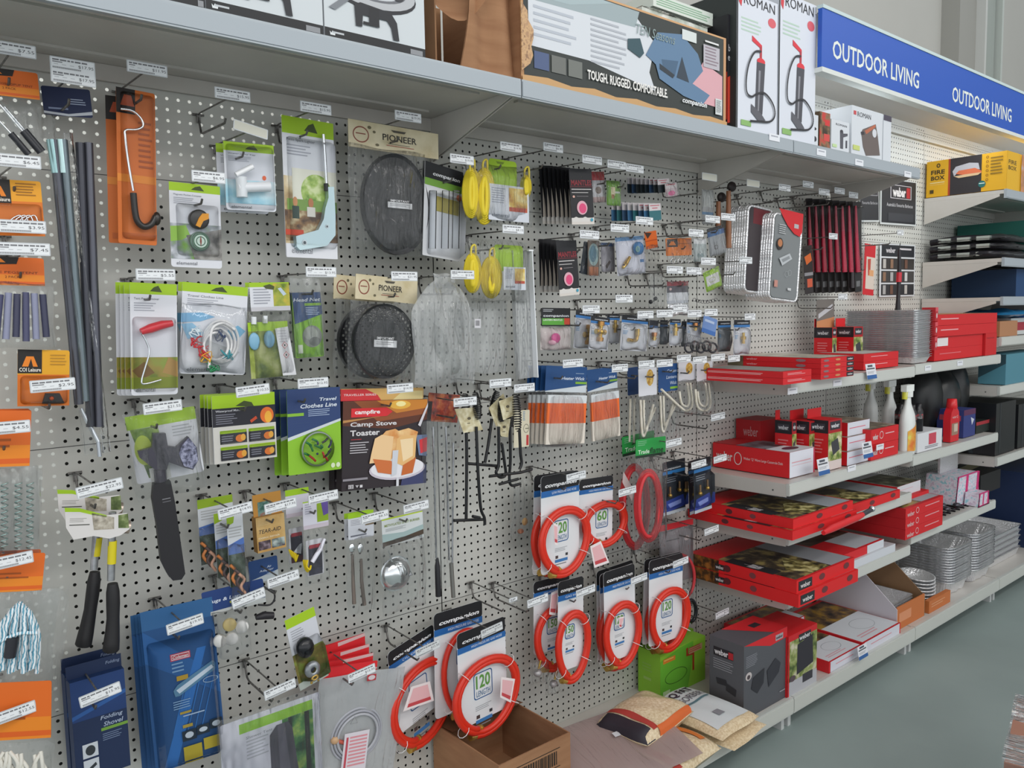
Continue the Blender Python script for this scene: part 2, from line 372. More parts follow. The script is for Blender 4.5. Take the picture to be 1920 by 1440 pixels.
def pegbay(i, x0, x1, ztop, lab, mt):
    root = empty('shelving_bay', Matrix.Translation((x0, 0, 0)), lab, 'shelving bay', 'bays of the pegboard shelving run')
    b = MB(); b.v = []; b.add([(x0+.0015, .002, .09), (x1-.0015, .002, .09), (x1-.0015, .002, ztop), (x0+.0015, .002, ztop)], [(0, 1, 2, 3)], mt)
    p = b.build('perforated_back_panel', root); p.matrix_parent_inverse = Matrix.Translation((-x0, 0, 0))
    for xx in (x0, x1):
        u = MB().box((xx-.0018-x0, .0035, 0), (xx+.0018-x0, .04, ztop), '6a6a68').build('upright', root)
    # the bottom deck with its rail and feet
    b = MB().box((.003, -.40, .100), (x1-x0-.003, 0, .118), 'shelf')
    b.build('base_deck', root)
    b = MB().box((.002, -.414, .062), (x1-x0-.002, -.401, .121), 'lip2').box((.002, -.416, .068), (x1-x0-.002, -.414, .114), 'c4c6c0').build('price_rail', root)
    b = MB().box((.012, -.385, 0), (.030, -.02, .0995), 'c4c6c6').build('foot', root)
    b = MB().box((x1-x0-.030, -.385, 0), (x1-x0-.012, -.02, .0995), 'c4c6c6').build('foot', root)
    return root
pegbay(0, SM1, S0, H+.56, 'tall pegboard bay holding the camping accessories, leftmost of the run', 'peg1')
pegbay(1, S0, S1, H+.56, 'pegboard bay holding the gas hoses and brass fittings', 'peg2')
pegbay(2, S1, S2, H+.905, 'pegboard bay with the red boxes on its first four shelves', 'peg3')
pegbay(3, S2, S3, H+.905, 'pegboard bay with spray bottles and foil trays on its shelves', 'peg4')
pegbay(4, S3, S5, H+.905, 'farthest pegboard bay holding the yellow pizza oven boxes', 'peg5')
# dark backing added so the holes of the board read dark (open at the far left, where daylight shows through the holes)
b = MB().box((1.02, .055, .05), (S5, .065, H+.56), '2b2b2c').box((.30, .055, .05), (1.02, .065, .62), '303030').box((.50, .055, H-.16), (1.02, .065, H+.26), '303234')
b.box((.36, .055, .62), (1.02, .065, H-.16), '303030').box((S1, .055, H+.56), (S5, .065, H+.9), '5a5a58')
tag(b.build('hole_backing_sheet'), 'dark sheet behind the pegboard holes of the right bays', 'backing sheet')

def shelf(x0, x1, z, lab, brk='tri', d=SD, lip=.040, left=True, right=True, grp='metal shelves of the run'):
    """z = top of the deck, world"""
    root = empty('metal_shelf', Matrix.Translation((x0, 0, z)), lab, 'shelf', grp)
    L = x1-x0
    b = MB().box((.004, -d+.012, -.018), (L-.004, -.004, 0), 'shelf')
    for a, c in ((.05, .07), (.085, .10), (.30, .32)): b.box((.06, -d+a, -.0235), (L-.06, -d+c, -.0181), 'shelf')
    if brk == 'tri': b.box((.004, -.012, -.052), (L-.004, -.004, -.0185), 'shelf')
    b.build('deck', root)
    b = MB().box((.002, -d, -lip), (L-.002, -d+.0115, .003), 'lip' if brk == 'tri' else 'lip2'); b.box((.003, -d-.002, -lip+.004), (L-.003, -d, -.002), 'a4acb3' if brk == 'tri' else 'c6c8c3')
    b.build('price_rail', root)
    hw = .132 if brk == 'tri' else .052
    for k, xx in enumerate((.003, L-.006)):
        b = MB(); y0 = -.006; y1 = -d+.03
        zf = -.030 if brk == 'tri' else -.046
        P = [(y0, -.0185), (y1, -.0185), (y1, zf), (y0, -hw)]
        b.add([(xx, p[0], p[1]) for p in P]+[(xx+.003, p[0], p[1]) for p in P], [(0, 1, 2, 3), (7, 6, 5, 4), (0, 4, 5, 1), (1, 5, 6, 2), (2, 6, 7, 3), (3, 7, 4, 0)], 'shelf')
        if brk != 'tri': b.box((xx-.0005, -d+.012, -.045), (xx+.0035, -.004, -.0005), 'shelf'); b.box((xx-.001, -d+.06, -.03), (xx, -d+.066, -.024), '555555')
        b.build('bracket', root)
    return root
ZT = H+.548
shelf(SM1, S0, ZT, 'wide top shelf carrying the boxed gas rings')
shelf(S0, S1, ZT, 'wide top shelf carrying the long chair carton')
shelf(S1, S2, ZT, 'shorter top shelf under the small inflator boxes')
Z1 = H-.25; Z2 = H-.602; Z3 = H-.775; Z4 = H-1.0
shelf(S1, S2, Z1, 'shelf above the casserole box holding thin shrink-wrapped red boxes', 'flat')
shelf(S1, S2, Z2, 'shelf holding the large red casserole dish box', 'flat')
shelf(S1, S2, Z3, 'shelf under the overhanging thin griddle boxes', 'flat')
shelf(S1, S2, Z4, 'lowest raised shelf of red boxes above the grey carton', 'flat')
Z1b = H-.243; Z2b = H-.624; Z3b = H-.957
shelf(S2, S3, Z1b, 'shelf holding the stack of foil trays and big red cartons', 'flat')
shelf(S2, S3, Z2b, 'shelf holding the trigger spray bottle and red bottle', 'flat')
shelf(S2, S3, Z3b, 'shelf holding the pink patterned cool bags', 'flat')
# ================================================================== builders for hanging goods
class Hang:
    """a thing hanging on the board; its plane is found from three corners, points may be given in
    fractions of its width and height or as photograph pixels"""
    def __init__(s, name, label, cat, TL, TR, BL, d, group=None, reg=28.0):
        s.M, s.w, s.h = frame(TL, TR, BL, d, reg); s.inv = s.M.inverted()
        s.root = empty(name, s.M, label, cat, group); s.k = 0
    def L(s, a, b, z=0.0):
        if abs(a) <= 2 and abs(b) <= 2: return (a*s.w, -b*s.h)
        o = s.inv @ Vector((0, -D, H)); r = s.inv.to_3x3() @ ray(a, b); t = (z-o.z)/r.z
        return (o.x+r.x*t, o.y+r.y*t)
    def P(s, a, b, z=0.0): x, y = s.L(a, b, z); return (x, y, z)
    def art(s, mb, layers, z0=.0009):
        for k, l in enumerate(layers):
            z = z0+.00018*k; c = l[0]
            if c == 'r': (x0, y0), (x1, y1) = s.L(l[1], l[2]), s.L(l[3], l[4]); mb.rect(x0, y0, x1, y1, z, l[5])
            elif c == 'p':
                q = [s.L(*p) for p in l[1]]
                ar = sum(q[i][0]*q[(i+1) % len(q)][1]-q[(i+1) % len(q)][0]*q[i][1] for i in range(len(q)))
                mb.poly(q if ar > 0 else q[::-1], l[2], z)
            elif c in 'eo':
                cx, cy = s.L(l[1], l[2])
                if l[1] > 2: rx = abs(s.L(l[1]+l[3], l[2])[0]-cx); ry = abs(s.L(l[1], l[2]+l[4])[1]-cy)
                else: rx = l[3]*s.w; ry = l[4]*s.h
                if c == 'e': mb.disc(cx, cy, z, rx, ry, l[5])
                else: mb.ring(cx, cy, z, rx, ry, l[5], l[6])
            elif c == 't':
                (x0, y0), (x1, y1) = s.L(l[2], l[3]), s.L(l[4], l[5])
                mb.text(l[1], x0, y0, x1, y1, z, l[6], l[7] if len(l) > 7 else 0, l[8] if len(l) > 8 else 0)
            elif c == 'l':
                (x0, y0), (x1, y1) = s.L(l[1], l[2]), s.L(l[3], l[4]); mb.lines(x0, y0, x1, y1, z, l[5], l[6] if len(l) > 6 else 4, seed=int(abs(x0*1e4)) % 97)
        return mb
    def card(s, base, layers=(), r=.004, name='backing_card', th=.0012, box=None):
        mb = MB(); x0, y0, x1, y1 = box if box else (0, 0, s.w, -s.h)
        mb.slab(mb.rrect(x0, y0, x1, y1, r), -th*.5, th*.5, base); s.art(mb, layers, th*.5+.0002)
        return mb.build(name, s.root)
    def part(s, name, mb, label=None, parent=None): return mb.build(name, parent or s.root, label=label)
    def bag(s, a0, b0, a1, b1, h=.008, m='film', seed=0, z=0.002, pin=None, wob=.002, name='clear_bag'):
        x0, y0 = s.L(a0, b0); x1, y1 = s.L(a1, b1)
        return s.part(name, MB().pillow(x0, y0, x1, y1, z, h, m, seed, pin=pin, wob=wob))
    def tubep(s, pts, r, m, z=0.01, mb=None, n=8, closed=False, zs=None, rs=None):
        mb = mb or MB(); q = [s.P(p[0], p[1], (zs[i] if zs else z)) for i, p in enumerate(pts)]
        return mb.tube(q, r, m, n, closed, rs)
def smooth(pts, k=5, closed=False):
    """Catmull-Rom through 2-D or 3-D points"""
    P = [Vector(p) for p in pts]; n = len(P); out = []
    rng = range(n if closed else n-1)
    for i in rng:
        p0 = P[(i-1) % n] if (closed or i > 0) else P[0]; p1 = P[i]; p2 = P[(i+1) % n]; p3 = P[(i+2) % n] if (closed or i+2 < n) else P[-1]
        for j in range(k):
            t = j/k; out.append(.5*((2*p1)+(p2-p0)*t+(2*p0-5*p1+4*p2-p3)*t*t+(3*p1-p0-3*p2+p3)*t**3))
    if not closed: out.append(P[-1])
    return [tuple(v) for v in out]
NH = [0]
def hook(px, py, label, price='$8.55', d=.21, w=.074, h=.0225, roll=0.0, blank=False, drop=.033, tilt=0.0, dbl=False, ticket='e9ebee', root_off=0.0):
    """peg hook: two-pronged wire from the board with a price ticket on its upper arm; (px,py) = middle of the ticket"""
    c = at(px, py, d); root = empty('peg_hook', Matrix.Translation((c.x, 0, c.z-.012)), label, 'peg hook', 'wire peg hooks with price tickets')
    NH[0] += 1; rd = random.Random(NH[0]); sd = -1 if NH[0] % 2 else 1
    mb = MB(); ox = root_off
    mb.tube([(ox-.013, -.0045, .012), (ox+.013, -.0045, .012)], .0026, 'wire'); mb.box((ox-.0045, -.008, -.006), (ox+.0045, -.0046, .014), 'wire')
    mb.tube([(ox, -.006, .012), (ox*.6, -.02, .014), (0, -d+.004, .010)], .0018, 'wire')
    arm = mb.build('ticket_arm', root)
    mb = MB(); mb.tube([(ox, -.006, .006), (ox+.001, -.016, -drop+.004), (ox, -.03, -drop), (0, -d+.050, -drop-.002), (0, -d+.043, -drop+.006)], .0025, 'wire')
    mb.build('goods_prong', root)
    mb = MB(); hh = h*(2 if dbl else 1)
    mb.slab(mb.rrect(-w/2, hh/2, w/2, -hh/2, .002, 3), 0, .0012, 'c4c8cc:.3'); 
    if blank: mb.rect(-w/2+.002, hh/2-.002, w/2-.002, -hh/2+.002, .0014, 'c9c8bc')
    else:
        mb.rect(-w/2+.0018, hh/2-.0018, w/2-.0018, -hh/2+.0018, .0014, ticket)
        for k in range(2 if dbl else 1):
            t = hh/2-h*k
            x = -w/2+.004
            while x < w/2-.012:      # printed name of the goods
                l = rd.uniform(.004, .011); mb.rect(x, t-.0038, min(x+l, w/2-.004), t-.0066, .0016, '77787c'); x += l+.0015
            mb.rect(-w/2+.004, t-.0080, -w/2+rd.uniform(.012, .024), t-.0100, .0016, '8b8c90')
            for q in range(3): mb.rect(-w/2+.006+.013*q, t-.0124, -w/2+.013+.013*q, t-.0134, .0016, 'b9bbc0')
            mb.text(price, w*.12, t-.0098, w*.46, t-.0158, .0016, '55565a')
            x = -w/2+.004
            while x < w*.18: mb.rect(x, t-.0172, x+.0009, t-.0202, .0016, '66676b'); x += .0016
    T = Matrix.Translation((0, -d, .012)) @ Matrix.Rotation(math.radians(90), 4, 'X') @ Matrix.Rotation(roll, 4, 'Z') @ Matrix.Rotation(tilt, 4, 'X')
    o = mb.build('price_ticket', arm); o.matrix_local = T
    return root
def stack(root, n, off, label, twist=0.0, rnd=.3):
    rd = random.Random(hash(label) & 255 if False else len(label)); out = []
    for i in range(1, n):
        o = Vector(off)*i*(1+rnd*(rd.random()-.5)); out.append(dup(root, o, label.replace('#', ORD[min(i, 13)]), twist*i))
    return out
def shaft(mb, pts, r, m, **k): return mb.tube(smooth(pts, 5), r, m, 8, **k)

def hose(TL, TR, BL, d, coil, label, num='120', size=(.0075, 2), sub='LOW PRESSURE GAS HOSE', tag_px=None, fit=None, fit2=None, tail=None, group='red gas hoses on printed cards', dark=False, ring=True, wide=1.0):
    """card with black head, blue band and a coil of red hose tied round it; coil = (cx,cy,rx,ry) pixels"""
    g = Hang('gas_hose_pack', label, 'gas hose pack', TL, TR, BL, d, group, 50)
    lay = [('r', 0.03, .015, .97, .16, '16171b'), ('t', 'companion', .10, .085, .93, .135, 'f1f2f4', .03, .25), ('r', 0, .155, 1, .215, '2063a8'), ('t', sub, .28, .172, .92, .197, 'dfe8f2'), ('r', 0, .215, 1, .2185, '7fb6d8')]
    # head with rounded corners
    mb = MB(); mb.slab(mb.rrect(0, 0, g.w, -g.h, .012), -.0006, .0006, 'dfe1e4')
    hd = mb.rrect(0, 0, g.w, -.17*g.h, .012); mb.poly([(x, y) for x, y in hd], '16171b', .0008)
    g.art(mb, lay[1:], .001)
    cx, cy = g.L(coil[0], coil[1])
    e = g.L(coil[0]+coil[2], coil[1]); f = g.L(coil[0], coil[1]+coil[3])
    rx = abs(e[0]-cx); ry = abs(f[1]-cy)
    if ring:
        a = rx*.40; y0 = cy+ry*.52; 
        o1 = mb.rrect(cx-a*.68, y0+a*.12, cx+a*.68, y0-a*1.36, .009, 4); o2 = mb.rrect(cx-a*.68+.0028, y0+a*.12-.0028, cx+a*.68-.0028, y0-a*1.36+.0028, .007, 4); nn = len(o1)
        mb.add([(p[0], p[1], .0012) for p in o1+o2], [(i, (i+1) % nn, nn+(i+1) % nn, nn+i) for i in range(nn)], '23568e')
        mb.text(num, cx-a*.52, y0-a*.02, cx+a*.52, y0-a*.78, .0016, '5c9440', .02); mb.text('LENGTH', cx-a*.50, y0-a*.90, cx+a*.50, y0-a*1.22, .0016, '3d6a94')
        mb.lines(cx-a*.6, y0-a*1.75, cx+a*.6, y0-a*2.05, .0012, 'a6a8ad', 3)
        mb.rect(cx-a*.55, y0-a*2.25, cx-a*.3, y0-a*2.45, .0012, '4a3b3b'); mb.rect(cx+a*.4, y0-a*2.2, cx+a*.62, y0-a*2.38, .0012, '2f3236')
        mb.rect(cx-a*.6, y0-a*2.52, cx+a*.6, y0-a*2.72, .0012, '3978b4'); mb.lines(cx-a*.6, y0-a*2.82, cx+a*.5, y0-a*2.98, .0012, '7b7d82', 1)
    mb.build('backing_card', g.root)
    R, nl = size; R *= 1.0; mb = MB(); N = 34; pts = []
    for i in range(N*nl+1):
        t = i/N; a = 2*math.pi*t-1.9; k = 1-.085*(t-.5)+.02*math.sin(3*a)
        pts.append((cx+(rx*k-R)*math.cos(a), cy+(ry*k-R)*math.sin(a), R+.002+R*.9*(t % 1 if nl > 1 else .2)*(1 if i < N else .9)))
    mb.tube(pts, R, 'd8311d:.35', 10); rh = g.part('red_hose', mb)
    for q, tp in ((0, pts[0]), (1, pts[-1])):
        b = Vector(pts[1] if q == 0 else pts[-2]); a = Vector(tp); dr = (a-b).normalized()
        fb = MB().tube([a-dr*.002, a+dr*.012], R*.95, 'brass', 8).tube([a+dr*.012, a+dr*.022], R*1.25, 'brass', 6); fb.build('brass_fitting', rh)
    for a in (2.3, .75, -.55, -2.4):
        A = Vector((cx+(rx-R)*math.cos(a), cy+(ry-R)*math.sin(a), R*1.6)); t = MB()
        rr = R*2.2; c = Vector((math.cos(a), math.sin(a), 0))
        t.tube([tuple(A+c*rr*math.cos(b)+Vector((0, 0, 1))*rr*.9*math.sin(b)) for b in [2*math.pi*k/10 for k in range(10)]], .0010, 'e9e9ea', 5, closed=True); t.build('cable_tie', rh)
    if tag_px:
        q = [g.L(*p) for p in tag_px]; ar = sum(q[i][0]*q[(i+1) % 4][1]-q[(i+1) % 4][0]*q[i][1] for i in range(4)); q = q if ar > 0 else q[::-1]
        t = MB(); t.slab(q, 3.9*R, 3.9*R+.0006, 'f0e4e4'); c = Vector((sum(p[0] for p in q)/4, sum(p[1] for p in q)/4))
        s2 = [tuple(c+(Vector(p)-c)*.78) for p in q]; t.poly(s2, 'eab6ba', 3.9*R+.0008)
        s3 = [s2[0], s2[1], tuple(Vector(s2[1]).lerp(Vector(s2[2]), .2)), tuple(Vector(s2[0]).lerp(Vector(s2[3]), .2))]; t.poly(s3, 'c84a50', 3.9*R+.001)
        t.build('warning_tag', g.root)
    return g
def brassfit(kind, g, px, py, r, part='brass_fitting', z=.010):
    """small brass plumbing pieces at a pixel of the pack"""
    x, y = g.L(px, py, z); mb = MB(); s = r
    if kind == 'tee':
        mb.tube([(x, y+s*1.9, z), (x, y-s*1.9, z)], s*.42, 'brass', 10); mb.tube([(x-s*1.2, y, z), (x+s*1.2, y, z)], s*.55, 'brass', 10); mb.ball((x, y, z), s*.62, 'brass')
        mb.tube([(x, y-s*1.9, z), (x, y-s*1.1, z)], s*.72, 'b98a50:.35:.7', 6); mb.tube([(x, y+s*1.2, z), (x, y+s*2, z)], s*.7, 'b98a50:.35:.7', 6)
    elif kind == 'elbow':
        mb.tube(smooth([(x-s*1.9, y-s*.9, z), (x-s*.2, y-s*1.0, z), (x+s*.7, y-s*.6, z), (x+s*.9, y+s*1.6, z)], 4), s*.42, 'brass', 10)
        for k in range(4): mb.tube([(x+s*.9, y+s*(.2+.4*k), z), (x+s*.9, y+s*(.35+.4*k), z)], s*.6, 'brass', 10)
    elif kind == 'nipple':
        mb.tube([(x, y+s*1.6, z), (x, y-s*1.6, z)], s*.4, 'brass', 10); mb.tube([(x, y+s*.5, z), (x, y-s*.4, z)], s*.75, 'brass', 6)
        for k in range(3): mb.tube([(x, y-s*(.7+.35*k), z), (x, y-s*(.85+.35*k), z)], s*.6, 'brass', 10)
    elif kind == 'nut':
        mb.tube([(x, y+s, z), (x, y-.1*s, z)], s*.8, 'c98a5a:.3:.8', 6); mb.tube([(x, y, z), (x, y-s*1.3, z)], s*.5, 'brass', 10); mb.tube([(x, y-.5*s, z), (x, y-.9*s, z)], s*.75, 'brass', 6)
    return g.part(part, mb)
def box3(name, label, cat, x0, x1, d0, d1, z0, z1, base, front=(), left=(), top=(), group=None, rot=0.0, bodyname='carton', obj_only=True, tilt=0.0):
    """carton standing on a shelf: front faces the aisle, left faces the camera side, layers in fractions (u right, v down)"""
    w, dp, h = x1-x0, d1-d0, z1-z0
    mb = MB(); mb.box((0, -dp, 0), (w, 0, h), base)
    e = .0006
    def put(layers, O, U, V, Nn, w_, h_):
        for k, l in enumerate(layers):
            tmp = MB(); fw = lambda u, v: (u*w_, -v*h_)
            class G: pass
            g = Hang.__new__(Hang); g.w = w_; g.h = h_; g.inv = None
            g.art(tmp, [l], e+.0002*k)
            vs = [tuple(O+U*a+V*b+Nn*c) for a, b, c in tmp.v]
            bs = len(mb.v); mb.v += vs
            for f, mi in zip(tmp.f, tmp.m): mb.f.append(tuple(bs+i for i in f)); mb.m.append(mb.mi(tmp.ms[mi])); mb.sm.append(False)
    X, Y, Z = Vector((1, 0, 0)), Vector((0, 1, 0)), Vector((0, 0, 1))
    put(front, Vector((0, -dp, h)), X, Z, -Y, w, h)
    put(left, Vector((0, 0, h)), -Y, Z, -X, dp, h)
    put(top, Vector((0, 0, h)), X, Y, Z, w, dp)
    M = Matrix.Translation((x0, -d0, z0)) @ Matrix.Rotation(rot, 4, 'Z') @ Matrix.Rotation(tilt, 4, 'Y')
    o = mb.build(name, None, M); return tag(o, label, cat, group)
# ================================================================== bay 1: camping accessories
GR = '9fc41c'; WH = 'dcdde4'; OR = 'e2711a'; NV = '1c2f5e'
TENT = [('r', .0, .0, .46, .42, '17120f'), ('p', [(.08, .30), (.16, .12), (.30, .12), (.38, .30)], 'e8821a'), ('p', [(.2, .30), (.25, .16), (.29, .30)], '2a1a10'), ('t', 'COI Leisure', .03, .32, .44, .39, 'e8e2d8', .02)]
HOOKS = [ # px, py, price, label part, kwargs
 (22, 92, '$7.55', 'top left corner above the orange tent peg pack', {}),
 (137, 135, '$17.95', 'double height, above the navy tent pole sleeve', dict(dbl=True)),
 (276, 129, '$11.95', 'above the orange lantern hook card', {}),
 (436, 178, '$15.95', 'empty, under the top shelf above the white tap card', {}),
 (32, 302, '$6.45', 'below the tent peg bag at the left edge', {}),
 (391, 332, '$6.95', 'above the compass card', dict(w=.068)),
 (470, 243, '', 'with a blank yellowed ticket above the tap blister', dict(blank=True, roll=-.18, tilt=-.2)),
 (592, 203, '$15.95', 'above the spark lighter card', {}),
 (765, 219, '$19.95', 'above the upper kraft header bag', {}),
 (42, 425, '$3.95', 'across the upper yellow and orange tent card', {}),
 (44, 467, '$7.45', 'above the rope peg pack of the left edge', dict(w=.084)),
 (292, 515, '$5.55', 'above the peg remover cards', {}),
 (602, 510, '$13.95', 'above the head net pack', {}),
 (758, 518, '$21.95', 'over the lower kraft header bag', {}),
 (867, 515, '$13.95', 'above the crumpled clear bag', {}),
 (866, 299, '$19.95', 'above the lantern glass blister', {}),
 (958, 276, '$14.95', 'above the upper yellow cord bag', {}),
 (1037, 277, '$6.95', 'right of the upper yellow cord bag', {}),
 (962, 430, '$8.15', 'between the two yellow cord bags', {}),
 (99, 722, '$2.95', 'across the yellow shackle card', dict(roll=.03)),
 (305, 763, '$21.55', 'above the bagged axe', dict(roll=.05)),
 (474, 732, '$10.55', 'above the waterproof match packs', dict(roll=.06)),
 (587, 718, '$12.95', 'above the travel clothes line', {}),
 (750, 728, '$14.95', 'above the camp stove toaster box', {}),
 (872, 753, '$9.95', 'among the spring handled forks', {}),
 (938, 718, '$11.95', 'above the two spring handled forks', {}),
 (983, 727, '$8.95', 'beside the heater wick packs', {}),
 (187, 915, '$22.95', 'above the pair of hammers', dict(roll=.12, w=.082)),
 (441, 957, '$14.95', 'over the first hanging cord pack', dict(roll=.1)),
 (526, 948, '$17.95', 'over the repair tape box', dict(roll=.08)),
 (606, 932, '$19.55', 'over the purple and green sachet', dict(roll=.05)),
 (703, 969, '$8.55', 'above the spoon set', dict(roll=.05)),
 (780, 950, '$12.55', 'above the cooking strainer bag', dict(roll=.05)),
 (531, 1085, '$1.25', 'below the small navy pump card', dict(roll=.1)),
 (466, 1121, '$3.55', 'over the plugs and lugs card', dict(roll=.16)),
 (347, 1170, '$19.95', 'on the blue lantern blister', dict(roll=.1)),
 (188, 1302, '$15.95', 'on the folding shovel box', dict(roll=.14)),
 (525, 1292, '$11.95', 'above the shower tent pack', dict(roll=.12)),
 (678, 1262, '$15.95', 'over the clear disc pack with red header', dict(roll=.1)),
 (802, 1216, '$22.50', 'in front of the hose kit card', dict(roll=.12, ticket='d8dadb')),
 (922, 1181, '$19.50', 'over the front hose card of the lower row', dict(roll=.1, ticket='d8dadb')),
 (12, 802, '$4.55', 'at the left edge below the shackle card', {}),
 (18, 1052, '$12.45', 'at the left edge above the rope bag', dict(roll=.05)),
 (24, 1338, '$12.55', 'at the left edge over the lowest orange header', dict(roll=.1)),
]
for px, py, pr, lb, kw in HOOKS:
    hook(px, py, 'wire peg hook and price ticket '+lb, pr, **kw)
# ---- left edge column
def orange_pack(TL, TR, BL, d, lab, bagpx, words, seed, group='orange header packs down the left edge', logo=True, hh=1.0):
    g = Hang('tent_accessory_pack', lab, 'camping pack', TL, TR, BL, d, group)
    lay = [('r', 0, .62, 1, 1, 'e8851c'), ('r', 0, .86, 1, .95, 'dc5f16')]
    lay += [('t', words, .12, .5, .9, .58, '7a3209', .0), ('t', '2 PACK', .4, .66, .62, .74, '7a3209')] if words else [('l', .12, .5, .8, .72, 'a8500f', 2)]
    if logo: lay += [('p', [(.0, .0), (.62, .0), (.58, .24), (.0, .30)], '1c1512'), ('p', [(.10, .2), (.2, .05), (.34, .05), (.42, .2)], 'dd7a20')]
    g.card('e0691a', lay, name='header_card')
    g.bag(*bagpx, seed=seed, h=.012)
    return g
g = orange_pack((-48, 122), (70, 138), (-42, 174), .15, 'orange header pack of steel tent pegs in a clear bag, topmost at left edge', (-40, 180, 84, 292), 'TENT PEGS POPUP TENT', 1)
for a, b, c, e in ((-6, 190, 42, 246), (8, 200, 46, 244), (-30, 196, 20, 250)):
    g.part('tent_peg', g.tubep([(a, b), (c, e)], .0022, 'chrome', .012).tube([g.P(c, e, .012), g.P(c+34, e+40, .012)], .006, '25262c:.4', 8))
g = Hang('tent_accessory_pack', 'yellow and orange carded tent hooks with black tent logo at left edge', 'camping pack', (-34, 334), (76, 338), (-26, 441), .16, 'orange header packs down the left edge')
g.card('e8a01e', [('r', 0, .38, 1, 1, 'd9741b')]+TENT+[('l', .55, .05, .92, .3, 'a06a14', 5)])
m = MB().bubble(.02*g.w, -.42*g.h, .98*g.w, -.97*g.h, .001, .014, 'blister'); g.part('blister', m)
m = MB()
for k in range(4): m.tube(smooth([g.P(14+9*k, 418, .007), g.P(26+9*k, 408, .007), g.P(38+9*k, 404, .007), g.P(44+9*k, 416, .007)], 4), .0015, 'chrome', 6)
g.part('wire_hook', m)
g = orange_pack((-45, 479), (82, 488), (-36, 533), .16, 'orange header pack of ribbed plastic rope pegs in a clear bag, left edge', (-36, 528, 104, 652), 'ROPE PEGS TENT', 2)
for k in range(6):
    x = 0+16*k; g.part('tent_peg', g.tubep([(x, 552-3*k % 5), (x-8+3*k, 640-4*(k % 3))], .006, ['4a4b6a:.4', '8b8ea8:.3', '3b3c55:.4'][k % 3], .012))
g = Hang('tent_accessory_pack', 'yellow and orange card with a black rope shackle behind a blister', 'camping pack', (33, 655), (130, 664), (37, 762), .15, 'orange header packs down the left edge')
g.card('e2a41c', [('r', 0, .44, 1, 1, 'd9711a')]+TENT+[('l', .62, .08, .94, .3, 'b9851a', 4)])
g.part('blister', MB().bubble(.05*g.w, -.46*g.h, .97*g.w, -.97*g.h, .001, .014, 'blister'))
m = MB(); q = [g.L(*p) for p in ((78, 756), (84, 737), (110, 737), (119, 755))]; m.slab(q, .002, .010, '2e2a28'); m.ball(g.P(97, 747, .012), .004, 'c4562a'); g.part('rope_shackle', m)
for k in range(3):
    t = orange_pack((-58+3*k, 768), (56+3*k, 770+3*k), (-55, 872+3*k), .11+.02*k, 'broad orange header pack of coiled spring guys, %s of its hook' % ['rearmost', 'middle', 'front'][k], (-55, 878, 72, 1040), '', 3+k, logo=False) if k < 2 else None
g = orange_pack((-60, 770), (58, 776), (-58, 878), .16, 'broad orange header pack of coiled steel springs, front of its hook', (-58, 880, 74, 1038), '', 9, logo=False)
for x in (8, 34, 56):
    pts = [g.P(x+7*math.cos(1.25*i), 905+2.1*i, .012+.006*math.sin(1.25*i)) for i in range(60)]
    g.part('coil_spring', MB().tube(pts, .0012, 'a8c4c0:.25:.7', 5))
for k in range(2):
    g = orange_pack((-60+6*k, 1036+4*k), (78+8*k, 1036+4*k), (-56, 1108+6*k), .13+.03*k, 'orange header pack of blue and white rope in a clear bag, %s' % ['rear one', 'front one'][k], (-50, 1112, 112 if k else 96, 1296), '', 12+k, logo=False)
m = MB()
for k in range(13):
    x = -6+6.4*k; z = .012+.006*(k % 3)
    m.tube(smooth([g.P(x-2, 1262-3*(k % 4), z), g.P(x+1, 1190, z+.004), g.P(20+2.9*k, 1128+6*abs(k-6)/2, z), ], 6), .0042, 'rope', 6)
m.tube(smooth([g.P(-4, 1205, .03), g.P(35, 1188, .032), g.P(70, 1187, .03)], 4), .0035, 'rope', 6)
g.part('rope_hank', m); g.part('rope_toggle', MB().tube([g.P(24, 1196, .034), g.P(18, 1232, .034)], .010, '23242c'))
g = orange_pack((-64, 1283), (97, 1282), (-58, 1392), .16, 'lowest orange header pack, cream rope in a clear bag at bottom left corner', (-56, 1396, 100, 1520), '', 15, logo=False)
m = MB(); rd = random.Random(4)
for k in range(26):
    x = rd.uniform(-10, 88); y = rd.uniform(1405, 1450); m.tube(smooth([g.P(x, y, .012), g.P(x+rd.uniform(-16, 16), y+25, .02), g.P(x+rd.uniform(-20, 20), y+60, .012)], 4), .0035, 'd9d6cc', 6)
g.part('rope_hank', m)
# ---- tent poles
def poles(TL, TR, BL, tubes, bagpx, lab, d, hdr=True, seed=3):
    g = Hang('tent_pole_pack', lab, 'tent poles', TL, TR, BL, d, 'bagged tent poles')
    if hdr: g.card('16244c', [('l', .55, .38, .9, .62, 'aab4cc', 3), ('r', .1, .72, .5, .78, '8a96b4'), ('p', [(0, .86), (.5, .92), (1, .78), (1, .9), (.5, 1), (0, .94)], 'c8ccd4')], name='header_card')
    for (a, b, c, e, r, cm) in tubes: g.part('pole_section', g.tubep([(a, b), ((a+c)/2, (b+e)/2), (c, e)], r, cm, .014))
    a, b, c, e = bagpx
    P = [g.P(a, b, .002), g.P(c, b, .002)]; x1, y1 = g.L(*TR)
    g.bag(*bagpx, h=.020, seed=seed, wob=.0015)
    return g
PS = '54565f:.32:.5'
poles((76, 160), (168, 168), (82, 215), [(101, 262, 148, 758, .0085, PS), (118, 262, 160, 752, .0085, '6e7a80:.3:.6'), (96, 262, 106, 325, .0088, '9fc4c6:.25:.6'), (112, 262, 119, 325, .0088, 'b8d4d4:.25:.6')], (78, 212, 180, 850), 'pair of dark steel tent poles in a clear sleeve with navy header', .10)
